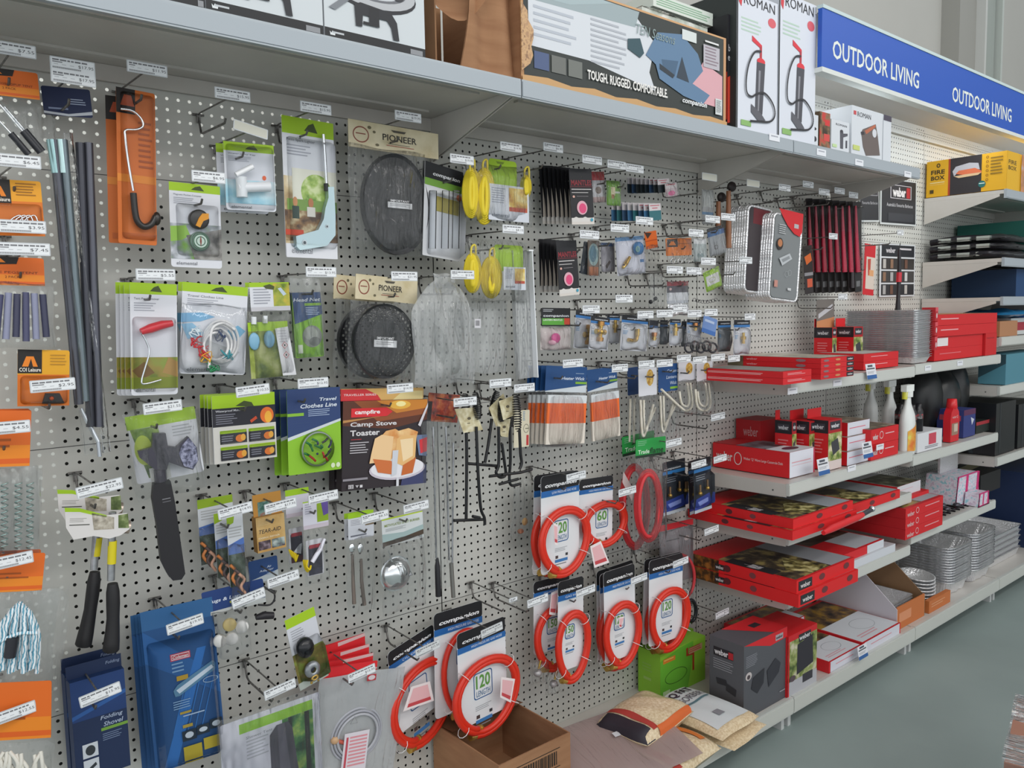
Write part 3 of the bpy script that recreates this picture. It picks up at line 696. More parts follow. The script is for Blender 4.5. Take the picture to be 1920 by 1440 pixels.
g = poles((136, 238), (176, 240), (138, 262), [(150, 268, 170, 800, .0085, '45464e:.35:.5'), (166, 268, 186, 800, .0085, '5a5b64:.3:.6'), (151, 766, 184, 828, .0045, 'e8ecf2:.2:.6'), (184, 828, 187, 856, .004, 'c4cad2:.2:.6')], (134, 250, 190, 850), 'second bundle of tent poles in a clear sleeve, right of the first', .09, False, 6)
# ---- lantern hook
for k, (o, dd) in enumerate(((-20, .08), (0, .12))):
    g = Hang('lantern_hook_pack', 'orange card with a steel lantern hook and black handle, '+['behind the front one', 'front one of two'][k], 'hook pack', (217+o, 162+(16 if not k else 0)), (290+o, 177), (222+o, 455), dd, 'orange lantern hook cards')
    g.card('cf6a1e', [('r', .0, .0, .48, .16, '1d1512'), ('p', [(.1, .11), (.2, .04), (.38, .04), (.46, .11)], 'b5502a'), ('r', 0, .55, 1, .6, 'dc8426'), ('r', .1, .93, 1, .97, 'b95a1a'), ('l', .55, .2, .93, .52, 'a34d16', 9)])
    if k:
        g.part('hook_rod', MB().tube([g.P(a, b, .012) for a, b in smooth([(226, 204), (248, 208), (264, 222), (268, 236), (256, 243), (236, 244), (235, 256), (240, 300), (250, 358)], 5)], .0026, 'chrome', 8))
        g.part('hook_handle', MB().tube([g.P(a, b, .012) for a, b in smooth([(250, 362), (253, 395), (258, 415), (270, 425), (284, 420), (292, 406)], 5)], .0065, '26231f:.3', 10), 'black rubber handle')
        g.part('hook_tip', MB().ball(g.P(294, 410, .012), (.008, .014, .008), '2a2420:.3'))
        g.part('blister', MB().bubble(.1*g.w, -.02*g.h, .98*g.w, -.97*g.h, .001, .018, 'blister'))
# ---- outdoor cards with the lime header
def limecard(name, lab, cat, TL, TR, BL, d, title, layers=(), grp=None, foot='elemental', gh=.10, reg=28.0, n=4, base=WH):
    g = Hang(name, lab, cat, TL, TR, BL, d, grp, reg)
    g.card(base, [('r', 0, 0, 1, gh, GR), ('p', [(.42, gh*.72), (.5, gh*.36), (.6, gh*.2), (.68, gh*.78)], '3c4a1c'), ('t', title, .08, gh+.03, .62, gh+.055, '6d6f78')]+([('l', .08, gh+.075, .55, gh+.16, 'a8aab4', n)] if n else [])+list(layers)+([('t', foot, .1, .93, .5, .97, '6a6c74')] if foot else []), r=.006)
    return g
g = limecard('compass_pack', 'lime and white card with a round pocket compass and yellow clip', 'compass', (316, 340), (412, 350), (321, 500), .12, 'Magnetic Pocket Compass',
    [('r', 0, .48, 1, .9, 'pic:6f9a3c:8d9298:c9ccd4:24'), ('p', [(.0, .52), (.3, .5), (.38, .62), (.2, .68), (0, .7)], '8db84a'), ('p', [(.3, .62), (1, .52), (1, .9), (.45, .9)], 'pic:4c4a48:7d7a76:a3a09c:40')])
cl = g.part('compass_lid', MB().lathe([(0, 0), (.0205, 0), (.0205, .010), (.017, .012), (0, .012)], '2a2724:.35', 24, g.P(371, 412, .002)))
m = MB(); q = [g.L(*p) for p in ((362, 424), (368, 410), (374, 402), (386, 402), (386, 412), (376, 416), (370, 428))]; m.slab(q[::-1] if True else q, .0145, .018, 'f0a01c'); g.part('compass_clip', m, 'amber clip', cl)
m = MB().lathe([(0, 0), (.0205, 0), (.0205, .009), (.018, .011)], '7f9a8c:.3:.3', 26, g.P(373, 453, .002)); cx, cy = g.L(373, 453)
m.disc(cx, cy, .0115, .017, .017, 'cfe0d4'); m.ring(cx, cy, .0118, .0165, .0165, .003, '3f6a50'); m.ring(cx, cy, .0119, .010, .010, .002, '486f5a'); m.poly([(cx-.002, cy), (cx, cy-.012), (cx+.002, cy), (cx, cy+.012)], '8a3a2a', .0121); g.part('compass_dial', m)
g.part('blister', MB().bubble(.12*g.w, -.24*g.h, .96*g.w, -.86*g.h, .001, .022, 'blister'))
for k in range(2):
    o = (-14, 4) if k == 0 else (0, 0)
    g = limecard('water_tap_pack', ['lime card of the rear white tap blister', 'clear blister with a white plastic water tap, front one'][k], 'tap pack', (418+o[0], 264+o[1]), (513+o[0], 269+o[1]), (421+o[0], 393+o[1]), .09+.03*k, 'Water Jerry Tap', [('r', .0, .55, 1, .9, 'pic:7fc0d8:bfe0ea:e8f0f4:12'), ('e', .78, .5, .04, .035, 'e0643a')], 'white tap blisters', gh=.13)
m = MB().tube([g.P(446, 352, .014), g.P(506, 350, .014)], .011, 'f0f0f2:.3', 12).tube([g.P(452, 332, .014), g.P(454, 370, .014)], .012, 'eceef0:.3', 12); g.part('tap_body', m)
m = MB().tube([g.P(442, 328, .022), g.P(474, 312, .022)], .006, 'f4f4f6:.3', 8); g.part('tap_lever', m)
g.part('blister', MB().bubble(.04*g.w, -.03*g.h, .99*g.w, -.98*g.h, .001, .026, 'blister'))
# ---- spark lighter
g = limecard('gas_lighter_pack', 'tall lime topped card with a chrome piezo gas lighter', 'gas lighter', (527, 215), (624, 234), (537, 482), .13, 'Piezo Spark Lighter',
    [('r', .0, .42, .16, .9, 'pic:8a6a3c:c9b48c:e6dcc8:14'), ('r', .16, .36, 1, .88, 'e4e2d4'), ('e', .62, .52, .3, .13, 'pic:5f8a2c:a3bf5c:d6e0a8:40'), ('r', .05, .58, 1, .66, '7a9a4c'), ('r', .0, .66, 1, .88, 'pic:4c3626:8d6a44:c4b490:34'), ('e', .2, .60, .045, .035, 'c98f64'), ('r', .14, .63, .27, .72, '3a4a44'), ('e', .5, .60, .05, .035, 'b87850'), ('r', .42, .63, .58, .7, 'd8d4cc'), ('r', .0, .8, .34, .84, 'c4442c'), ('r', .0, .9, 1, 1, 'dfe0e6')], gh=.12)
g.part('lighter_barrel', g.tubep([(606, 252), (612, 352)], .0042, 'chrome', .012, n=12))
m = MB(); q = [g.L(*p) for p in ((608, 352), (619, 352), (622, 405), (622, 442), (606, 462), (556, 470), (550, 464), (548, 444), (590, 432), (600, 412), (603, 392), (609, 372))]
m.slab(q[::-1] if sum(q[i][0]*q[(i+1) % 12][1]-q[(i+1) % 12][0]*q[i][1] for i in range(12)) < 0 else q, .003, .017, 'b8ccd0:.22:.55')
for p, r in (((606, 426), .0042), ((564, 456), .006)): c = g.L(*p); m.disc(c[0], c[1], .0175, r, r, '4f5a60'); m.ring(c[0], c[1], .0178, r, r, r*.4, 'd8dee2')
g.part('lighter_handle', m); g.part('lighter_neck', g.tubep([(611, 344), (612, 358)], .0055, '202226', .012))
g.part('blister', MB().bubble(.08*g.w, -.14*g.h, .99*g.w, -.93*g.h, .001, .022, 'blister'))
# ---- kraft header bags with black cast iron discs
def kraft(lab, TL, TR, BL, d, disc, bagpx, perf, k, sticker):
    g = Hang('cookware_pack', lab, 'cookware pack', TL, TR, BL, d, 'kraft header bags of black cookware')
    g.card('c9bc98', [('r', 0, 0, 1, 1, 'pic:c4b48c:cfc2a0:d8ccac:16'), ('o', .13, .5, .085, .30, .003, '8a4a3a'), ('l', .075, .45, .185, .55, '8a4a3a', 1), ('e', .22, .2, .02, .06, '6a6248'), ('e', .27, .34, .016, .05, '6a6248'), ('e', .3, .8, .02, .05, '6a6248'), ('t', 'PIONEER', .36, .34, .74, .58, '2d2a28', .008), ('r', .42, .68, .66, .695, '4a4038'), ('l', .40, .74, .72, .80, 'a8584a', 1), ('p', [(.45, .16), (.62, .16), (.60, .24), (.48, .24)], '4f4a40')], name='header_card', r=.001)
    cx, cy = g.L(disc[0], disc[1], .01); e = g.L(disc[0]+disc[2], disc[1], .01); f = g.L(disc[0], disc[1]+disc[3], .01); rx = abs(e[0]-cx); ry = abs(f[1]-cy)
    m = MB(); n = 40
    for (ra, za, rb, zb, mt) in ((0, .012, .55, .012, 'dtex' if not perf else 'dtex'), (.55, .012, .93, .013, 'perf' if perf else 'dtex'), (.93, .013, 1, .017, 'dtex'), (1, .017, 1, .002, 'dtex')):
        A = [(cx+rx*ra*math.cos(2*math.pi*i/n), cy+ry*ra*math.sin(2*math.pi*i/n), za) for i in range(n)]; B = [(cx+rx*rb*math.cos(2*math.pi*i/n), cy+ry*rb*math.sin(2*math.pi*i/n), zb) for i in range(n)]
        m.add(A+B, [(i, (i+1) % n, n+(i+1) % n, n+i) for i in range(n)], mt)
    g.part('cast_pan', m)
    if sticker:
        a, b, c, e = sticker; x0, y0 = g.L(a, b, .02); x1, y1 = g.L(c, e, .02); m = MB(); m.rect(x0, y0, x1, y1, .0195, 'dcdde0'); m.rect(x0, y0, x1, y0+(y1-y0)*.34, .0197, '222226'); m.text('IMPORTANT', x0+.008, y0-.001, x1-.008, y0+(y1-y0)*.3, .0199, 'e8e8ea', .02)
        m.lines(x0+.006, y0+(y1-y0)*.5, x1-.006, y0+(y1-y0)*.85, .0199, '9a9a9e', 2); g.part('warning_label', m)
    g.bag(*bagpx, h=.022, seed=k, wob=.003)
    return g
kraft('kraft header bag of a black oval hot plate, upper one', (652, 222), (821, 252), (655, 274), .13, (742, 384, 60, 94), (652, 268, 800, 484), False, 21, (727, 372, 773, 393))
kraft('kraft header bag of a perforated black disc, behind its twin', (626, 514), (740, 528), (631, 560), .08, (700, 640, 62, 70), (628, 560, 770, 712), True, 22, None)
kraft('kraft header bag of a perforated round black pan, lower front one', (667, 513), (783, 527), (669, 560), .14, (720, 640, 56, 70), (655, 560, 792, 716), True, 23, (702, 630, 744, 652))
# ---- lantern glass
for k in (0, 1):
    g = Hang('lantern_glass_pack', ['blister of lantern glass tubes behind the front one', 'black and green headed blister with glass lantern tubes, front one'][k], 'lantern glass', (797-4+4*k, 301), (867-4+4*k, 327), (795-4+4*k, 478), .10+.04*k, 'lantern glass blisters')
    g.card('cfd0d4', [('r', 0, 0, 1, .18, '1f2126'), ('t', 'companion', .2, .09, .92, .14, 'e2e4e8', .03, .2), ('r', 0, .17, 1, .245, '6f9c3c'), ('e', .9, .30, .07, .035, 'd96a3c'), ('r', .3, .34, .9, .5, 'a89a50')], r=.003)
    if k:
        for x in (812, 836, 856): g.part('glass_tube', g.tubep([(x, 358), (x-2, 466)], .010, 'blister', .014, n=12))
        g.part('blister', MB().bubble(.10*g.w, -.30*g.h, .97*g.w, -.98*g.h, .001, .028, 'blister'))
# ---- yellow cord bags
def cord(lab, TL, TR, BL, d, coils, white, bagpx, seed):
    g = Hang('cord_pack', lab, 'cord pack', TL, TR, BL, d, 'bags of yellow cord with lime headers')
    g.card(GR, [('p', [(.25, .08), (.55, .08), (.5, .16), (.3, .16)], '6f8a10')], name='header_card', r=.01)
    for cx, cy, rx, ry in coils:
        for q in range(5):
            k = 1-.19*q
            pts = [g.P(cx+rx*k*math.cos(2*math.pi*i/24), cy+ry*(1-.08*q)*math.sin(2*math.pi*i/24), .008+.004*q) for i in range(24)]
            g.part('yellow_cord', MB().tube(pts, .0062, 'e3cb2c:.6', 7, closed=True))
        cc = g.L(cx, cy, .01); ee = g.L(cx+rx, cy, .01); ff = g.L(cx, cy+ry, .01); g.part('cord_bundle', MB().ball((cc[0], cc[1], .012), (abs(ee[0]-cc[0])*.8, abs(ff[1]-cc[1])*.9, .009), 'd9c02a:.7'))
        g.part('cord_loop', MB().tube([g.P(a, b, .014) for a, b in smooth([(cx-3, cy-ry+4), (cx-2, cy-ry-14), (cx+5, cy-ry-18), (cx+6, cy-ry+3)], 4)], .003, 'dcc84a', 6))
    x0, y0 = g.L(white[0], white[1], .024); x1, y1 = g.L(white[2], white[3], .024); m = MB(); m.rect(x0, y0, x1, y1, .024, 'cfd3dc'); w = x1-x0; h = y0-y1
    m.rect(x0+w*.5, y0-h*.06, x1-w*.04, y1+h*.28, .0243, 'pic:b5843c:d9b85c:e8dca0:30'); m.rect(x0+w*.5, y1+h*.4, x1-w*.05, y1+h*.28, .0245, 'b8503a'); m.lines(x0+w*.08, y0-h*.1, x0+w*.42, y1+h*.45, .0245, '9aa0b0', 7); m.text('elemental', x0+w*.08, y1+h*.2, x0+w*.5, y1+h*.1, .0245, '4a5468'); g.part('printed_insert', m)
    g.bag(*bagpx, h=.03, seed=seed, wob=.0025)
    return g
cord('yellow cord coils with lime header in a clear bag, upper bag', (916, 296), (968, 306), (921, 348), .14, [(884, 362, 14, 44), (908, 368, 17, 50), (986, 350, 7, 18)], (915, 343, 992, 418), (868, 300, 998, 428), 31)
cord('yellow cord coils with lime header in a clear bag, lower bag', (926, 458), (980, 462), (928, 508), .15, [(886, 512, 13, 34), (921, 520, 17, 36)], (944, 500, 986, 544), (872, 446, 990, 566), 32)
# ---- peg removers
def remover(k, lab, TL, TR, BL, d, full):
    g = limecard('peg_remover_pack', lab, 'peg remover', TL, TR, BL, d, 'Tent Peg Remover', [('r', 0, .66, 1, .94, 'pic:6a7a1c:a08a3c:8c9a3c:16'), ('p', [(.02, .78), (.28, .70), (.5, .80), (.2, .86)], '7a5a2c'), ('p', [(.66, .80), (.8, .66), (1, .70), (1, .84)], 'b08a4c'), ('r', 0, .84, 1, .94, '7f8a24')], 'peg remover cards')
    if full:
        g.part('red_handle', g.tubep([(264, 622), (282, 616), (304, 609), (323, 606)], .0085, 'd92f3c:.3', .012, n=12, rs=[.0065, .0095, .0088, .0068]))
        g.part('steel_shank', MB().tube([g.P(a, b, .012) for a, b in smooth([(265, 624), (274, 640), (280, 660), (272, 690), (266, 712), (270, 720), (302, 712)], 5)], .002, 'chrome', 8))
        g.part('blister', MB().bubble(.04*g.w, -.3*g.h, .98*g.w, -.97*g.h, .001, .02, 'blister'))
    return g
for k, (o, dd) in enumerate(((-27, .07), (-19, .085), (-11, .10), (0, .13))):
    remover(k, 'lime topped peg remover card, '+['rearmost of four', 'third from the front', 'second from the front', 'front card with red handle'][k], (243+o, 529), (331+o, 533), (246+o, 742), dd, k == 3)
# ---- shock cord
for k, (o, dd) in enumerate(((-8, .09), (0, .13))):
    g = limecard('shock_cord_pack', ['rear card of the white shock cord packs', 'card with a coil of white flecked shock cord and coloured ties'][k], 'shock cord', (342+o, 528), (465+o, 536), (334+o, 700), dd, 'Travel Clothes Line', [('p', [(.0, .34), (.3, .32), (.5, .36), (.28, .42), (0, .44)], '6fb0da'), ('p', [(.0, .46), (.16, .44), (.4, .58), (.1, .62)], '8cc4e4'), ('p', [(.7, .5), (.86, .44), (.98, .5), (.84, .62), (.72, .58)], '6fb6dc'), ('p', [(.3, .6), (.9, .74), (.7, .92), (.3, .9)], 'b9bcc0')], 'shock cord cards', reg=60)
    if k:
        for q in range(4):
            cx, cy, rx, ry = 414-3*q, 640+3*q, 33-3.4*q, 39-4.5*q
            g.part('white_cord', MB().tube([g.P(cx+rx*math.cos(a), cy+ry*math.sin(a), .008+.002*q) for a in [2*math.pi*i/30 for i in range(30)]], .0030, 'e4e2e2', 7, closed=True))
        g.part('white_cord', MB().tube([g.P(a, b, .016) for a, b in smooth([(392, 690), (394, 650), (396, 622), (404, 610), (420, 606), (440, 618)], 4)], .0030, 'e4e2e2', 7))
        rd = random.Random(5)
        for cm, cx, cy in (('c8323a', 370, 640), ('c8323a', 384, 660), ('e8b02a', 388, 668), ('2f8f5c', 398, 686), ('3f8f9a', 425, 664), ('3c4a6a', 414, 630), ('d8e4ea', 366, 622)):
            m = MB()
            for q in range(4):
                m.tube([g.P(a, b, .010+.003*q) for a, b in smooth([(cx+rd.uniform(-12, 12), cy+rd.uniform(-12, 12)) for _ in range(5)], 4)], .0013, cm, 5)
            g.part('cord_tie', m)
        g.bag(.0, .22, 1, .98, h=.016, seed=41, m='film_clean')
# ---- patch kit bag
for k, (o, dd) in enumerate(((-8, .10), (0, .13))):
    g = Hang('repair_sachet_pack', ['rear bag of the pair of blue oval blister sachets', 'clear bag with lime and white header and two blue ovals on grass print'][k], 'camping pack', (467+o, 530), (541+o, 531), (473+o, 584), dd, 'lime header sachet bags')
    g.card(WH, [('r', 0, 0, 1, .16, GR), ('r', .58, .04, 1, .84, 'pic:5f7a1c:a0a83c:c9b43c:30'), ('p', [(.7, .22), (.78, .18), (.92, .42), (.84, .48)], 'c4d4e4'), ('p', [(.34, .12), (.5, .06), (.62, .14), (.6, .26), (.4, .22)], '4a5226'), ('l', .08, .22, .52, .8, 'a2a4ae', 6), ('r', 0, .86, 1, 1, 'c4c2c8')], name='header_card')
    if k:
        m = MB(); x0, y0 = g.L(464, 605, .004); x1, y1 = g.L(545, 704, .004); m.rect(x0, y0, x1, y1, .004, 'pic:566b22:8d9a3c:b3b878:26'); m.rect(x0, y0, x1, y0-(y0-y1)*.16, .0043, GR); g.part('printed_insert', m)
        for cx, cy in ((477, 640), (505, 636)): g.part('blue_capsule', MB().ball(g.P(cx, cy, .008), (.013, .020, .005), '7fb0cc:.3'))
        for cx, cy in ((476, 600), (497, 598)): g.part('white_cap', MB().tube([g.P(cx, cy-6, .008), g.P(cx, cy+8, .008)], .006, 'e4e6ea'))
        m = MB(); q = [g.L(*p) for p in ((512, 616), (536, 612), (552, 702), (527, 704))]; m.slab(q[::-1], .010, .0106, 'd9d9dd'); 
        for cx, cy in ((530, 647), (533, 665)):
            c = g.L(cx, cy); m.poly([(c[0]-.0075, c[1]), (c[0], c[1]-.0085), (c[0]+.0075, c[1]), (c[0], c[1]+.0085)], 'c4606a', .0108); m.poly([(c[0]-.0058, c[1]), (c[0], c[1]-.0066), (c[0]+.0058, c[1]), (c[0], c[1]+.0066)], 'e6e2e4', .011); m.disc(c[0], c[1], .0112, .0018, .0026, '2e2e32')
        for i in range(5): a = g.L(516+i, 620+5*i); b = g.L(532+i, 618+5*i); m.rect(a[0], a[1], b[0], a[1]-.0014, .0108, 'b4b4bc')
        g.part('leaflet', m)
    g.bag(466+o, 584, 555+o, 708, h=.014, seed=42+k)
# ---- head net
for k, (o, dd) in enumerate(((-3, .08), (0, .11))):
    g = Hang('head_net_pack', ['rear pack of the insect head nets', 'navy and green head net pack with a grey cap print, front one'][k], 'head net', (546+o, 549), (600+o, 545), (553+o, 672), dd, 'head net packs')
    g.card('86bc2c', [('p', [(-.0, 0), (1.0, 0), (1.03, .34), (.05, .48)], '2c4f82'), ('t', 'Head Net', .04, .085, .98, .14, 'e6ecf4', .02, .2), ('r', .42, .165, 1.0, .205, '8fbf3a'), ('l', .45, .23, .95, .36, 'b9c8de', 5), ('e', .62, .68, .34, .17, '8f938e'), ('e', .56, .63, .25, .10, 'a4a8a2'), ('e', .70, .76, .2, .07, '6f7370'), ('r', .1, .80, .26, .93, 'd0d6c8')])
    g.bag(-.02, -.22, 1.03, 1.0, h=.006, seed=50+k)
# ---- crumpled clear bags
g = Hang('clear_bag_pack', 'crumpled clear plastic bag bunched on its hook, bell shaped', 'plastic bag', (812, 512), (852, 514), (812, 530), .15, 'clear plastic goods in the middle of the board')
g.part('bag_neck', MB().pillow(0, 0, g.w, -g.h*1.6, .002, .006, 'film_milky', 60))
x0, y0 = g.L(774, 528, .01); x1, y1 = g.L(888, 718, .01); g.part('plastic_bag', MB().pillow(x0, y0, x1, y1, .01, .022, 'film_milky', 61, 16, 20, .005, pin=.38)); g.bag(788, 545, 876, 712, h=.03, seed=62, wob=.006, pin=.45, name='inner_bag')
m = MB(); a, b = g.L(890, 598, .02); m.rect(a, b, a+.02, b-.024, .02, 'cfcdd2'); 
for i in range(7): m.rect(a+.003+.002*i, b-.004, a+.004+.002*i, b-.018, .0202, '3c3c40')
g.part('barcode_label', m)
g = Hang('clear_bag_pack', 'clear flat plastic bag right of the bell shaped one', 'plastic bag', (880, 560), (950, 572), (884, 700), .10, 'clear plastic goods in the middle of the board'); g.part('plastic_bag', MB().pillow(0, 0, g.w, -g.h, .002, .01, 'film_milky', 63, wob=.003))
g = Hang('clear_channel', 'clear plastic channel strip hanging left of the black mantle packs', 'plastic channel', (955, 470), (990, 447), (962, 712), .14, 'clear plastic goods in the middle of the board')
m = MB().box((0, -g.h, 0), (g.w, 0, .002), 'film_milky').box((g.w-.003, -g.h, 0), (g.w, 0, .02), 'e4e6ea:.2').box((0, -g.h, 0), (.002, 0, .014), 'film_milky'); g.part('channel', m); g.part('channel_cap', MB().box((g.w-.014, -.003, -.001), (g.w+.002, .001, .021), 'f0f2f4:.2'))
# ================================================================== bay 1, lower half
# ---- axe in its bag
g = Hang('bagged_axe', 'hand axe with black head cover and long black sheathed handle in a clear bag', 'axe', (236, 782), (365, 766), (262, 908), .12)
g.card(WH, [('p', [(-.02, .0), (1.0, .0), (1.0, .19), (-.02, .2)], GR), ('p', [(.02, .2), (.42, .2), (.48, .9), (.18, .94)], 'pic:39521c:6a8a2c:9ab45a:26'), ('e', .17, .52, .13, .22, 'b4c83c'), ('r', .2, .8, .5, .99, 'cfd0cc'), ('l', .62, .24, .95, .42, 'b4b6bc', 4)], r=.006)
m = MB(); q = [g.L(*p, .02) for p in ((286, 812), (310, 812), (314, 836), (330, 838), (352, 818), (368, 838), (371, 862), (361, 880), (344, 876), (316, 866), (312, 880), (290, 880), (262, 858), (258, 846), (284, 838))]
ar = sum(q[i][0]*q[(i+1) % len(q)][1]-q[(i+1) % len(q)][0]*q[i][1] for i in range(len(q))); m.slab(q if ar > 0 else q[::-1], .010, .026, '3c3a46:.35'); g.part('axe_head', m)
m = MB(); q = [g.L(*p, .02) for p in ((353, 820), (366, 836), (370, 862), (361, 878), (344, 873), (334, 850), (340, 834))]; ar = sum(q[i][0]*q[(i+1) % len(q)][1]-q[(i+1) % len(q)][0]*q[i][1] for i in range(len(q))); m.slab(q if ar > 0 else q[::-1], .0262, .028, 'pic:35374a:6a6c84:9a9cb4:160'); g.part('blade_cover', m)
m = MB(); q = [g.L(*p, .014) for p in ((286, 906), (318, 900), (326, 940), (336, 1010), (345, 1072), (338, 1083), (322, 1085), (312, 1074), (300, 1050), (292, 980), (284, 935))]; ar = sum(q[i][0]*q[(i+1) % len(q)][1]-q[(i+1) % len(q)][0]*q[i][1] for i in range(len(q)))
m.slab(q if ar > 0 else q[::-1], .004, .030, '1d1b20:.5'); a = g.L(304, 936, .03); m.rect(a[0], a[1], a[0]+.016, a[1]-.0015, .0305, '8a8a90'); m.rect(a[0], a[1]-.006, a[0]+.016, a[1]-.0075, .0305, '6a6a70'); g.part('handle_sheath', m)
g.part('axe_neck', g.tubep([(300, 880), (302, 908)], .012, '3a3444:.3', .016))
g.bag(228, 775, 388, 912, h=.03, seed=71, wob=.004)
# ---- hammers
for k, (xo, hx, gx, dd) in enumerate(((0, (184, 1004, 176, 1068), (178, 1072, 155, 1212), .10), (1, (211, 1010, 208, 1088), (211, 1094, 207, 1222), .14))):
    g = Hang('claw_hammer', ['left hammer with a steel shaft and long black rubber grip', 'right hammer with yellow shaft band and black grip'][k], 'hammer', (118+4*xo, 925+38*xo), (206+34*xo, 925+36*xo), (120+4*xo, 960+40*xo), dd, 'pair of steel hammers')
    a, b, c, e = hx; g.part('steel_shaft', g.tubep([(a, b-50), (c, e)], .0072, 'steel', .012, n=12)); 
    t0 = .30 if k == 0 else .12
    g.part('yellow_band', MB().tube([g.P(a, b+4, .012), g.P(a+(c-a)*.55, b+(e-b)*.6, .012)], .0083, 'd8c81e:.4', 12))
    a, b, c, e = gx; pts = [(a+(c-a)*t+3*math.sin(3*t), b+(e-b)*t) for t in (0, .12, .3, .5, .7, .85, .97, 1)]
    g.part('rubber_grip', g.tubep(pts, .01, '1e1d20:.55', .012, n=14, rs=[.0095, .0125, .0128, .0120, .0135, .0150, .0158, .012]))
    y = -.02 if k == 0 else 0
    o = -34 if k == 0 else 0; ox = -14 if k == 0 else 0
    m = MB(); m.tube([g.P(176+ox, 983+o, .014), g.P(242+ox, 988+o, .014)], .0135, 'b9a99c:.25:.7', 14); m.tube([g.P(148+ox, 983+o, .014), g.P(180+ox, 983+o, .014)], .010, '8e8a84:.3:.7', 10, rs=[.004, .012]); g.part('hammer_head', m)
    m = MB(); q = [g.L(*p, .03) for p in ((121+ox, 952+o), (150+ox, 953+o), (180+ox, 962+o), (200+ox, 966+o), (238+ox, 962+o), (243+ox, 992+o), (226+ox, 1004+o), (205+ox, 1010+o), (176+ox, 1005+o), (138+ox, 1012+o), (124+ox, 990+o))]
    ar = sum(q[i][0]*q[(i+1) % len(q)][1]-q[(i+1) % len(q)][0]*q[i][1] for i in range(len(q))); q = q if ar > 0 else q[::-1]; m.slab(q, .029, .0298, 'd8d4d2')
    def pq(P, mt, z): 
        Q = [g.L(p[0]+ox, p[1]+o, .03) for p in P]; a2 = sum(Q[i][0]*Q[(i+1) % len(Q)][1]-Q[(i+1) % len(Q)][0]*Q[i][1] for i in range(len(Q))); m.poly(Q if a2 > 0 else Q[::-1], mt, z)
    pq(((121, 952), (150, 953), (180, 961), (200, 966), (200, 970), (176, 966), (150, 960), (122, 960)), GR, .030); pq(((172, 962), (214, 970), (214, 992), (176, 994)), 'pic:7a7468:a89f90:c9c2b4:60', .030); pq(((222, 966), (240, 963), (242, 990), (222, 990)), 'pic:4a5a2c:6a7a44:98a274:60', .0301)
    a = g.L(130+ox, 984+o, .03); m.rect(a[0], a[1], a[0]+.035, a[1]-.002, .0301, '55554f'); m.lines(a[0], a[1]+.012, a[0]+.03, a[1]+.003, .0301, 'a5a29e', 3); g.part('head_wrapper', m)
# ---- waterproof matches
for k, o in enumerate((-22, -14, -8, 0)):
    g = Hang('match_pack', 'waterproof match pack with lime band, '+['rearmost of four', 'third from the front', 'second from the front', 'front pack with flame print'][k], 'matches', (396+o, 740+k), (514+o*.6, 734), (401+o, 871), .07+.02*k, 'waterproof match packs')
    lay = [('r', 0, 0, 1, .20, GR), ('p', [(.36, .17), (.5, .10), (.62, .13), (.66, .20)], '3d4a1a'), ('r', .0, .19, 1, .46, '23222c'), ('t', 'Waterproof Matches', .05, .215, .5, .255, 'd8d8de', .01), ('l', .05, .28, .38, .44, '7d7d8a', 5), ('e', .86, .34, .11, .12, 'e8722a'), ('e', .88, .37, .06, .09, 'f4b23c'), ('p', [(.58, .4), (.68, .34), (.7, .38), (.6, .44)], 'c84a28'), ('r', 0, .46, 1, 1, 'cfccc6')]
    for r in range(2):
        for c in range(2):
            x = .1+.45*c; y = .52+.24*r; lay += [('r', x, y, x+.42, y+.045, GR), ('r', x, y+.045, x+.42, y+.20, '2b2a34'), ('l', x+.02, y+.08, x+.22, y+.18, '8a8a96', 3), ('e', x+.31, y+.13, .07, .055, 'e87c2a'), ('e', x+.36, y+.12, .04, .05, 'f2b040')]
    g.card(WH, lay, r=.002, th=.002)
    if k == 3:
        for r in range(2):
            for c in range(2):
                x = .1+.45*c; y = .52+.24*r; x0, y0 = g.L(x, y); x1, y1 = g.L(x+.42, y+.2); g.part('match_box', MB().bubble(x0, y0, x1, y1, .002, .008, 'blister', .002))
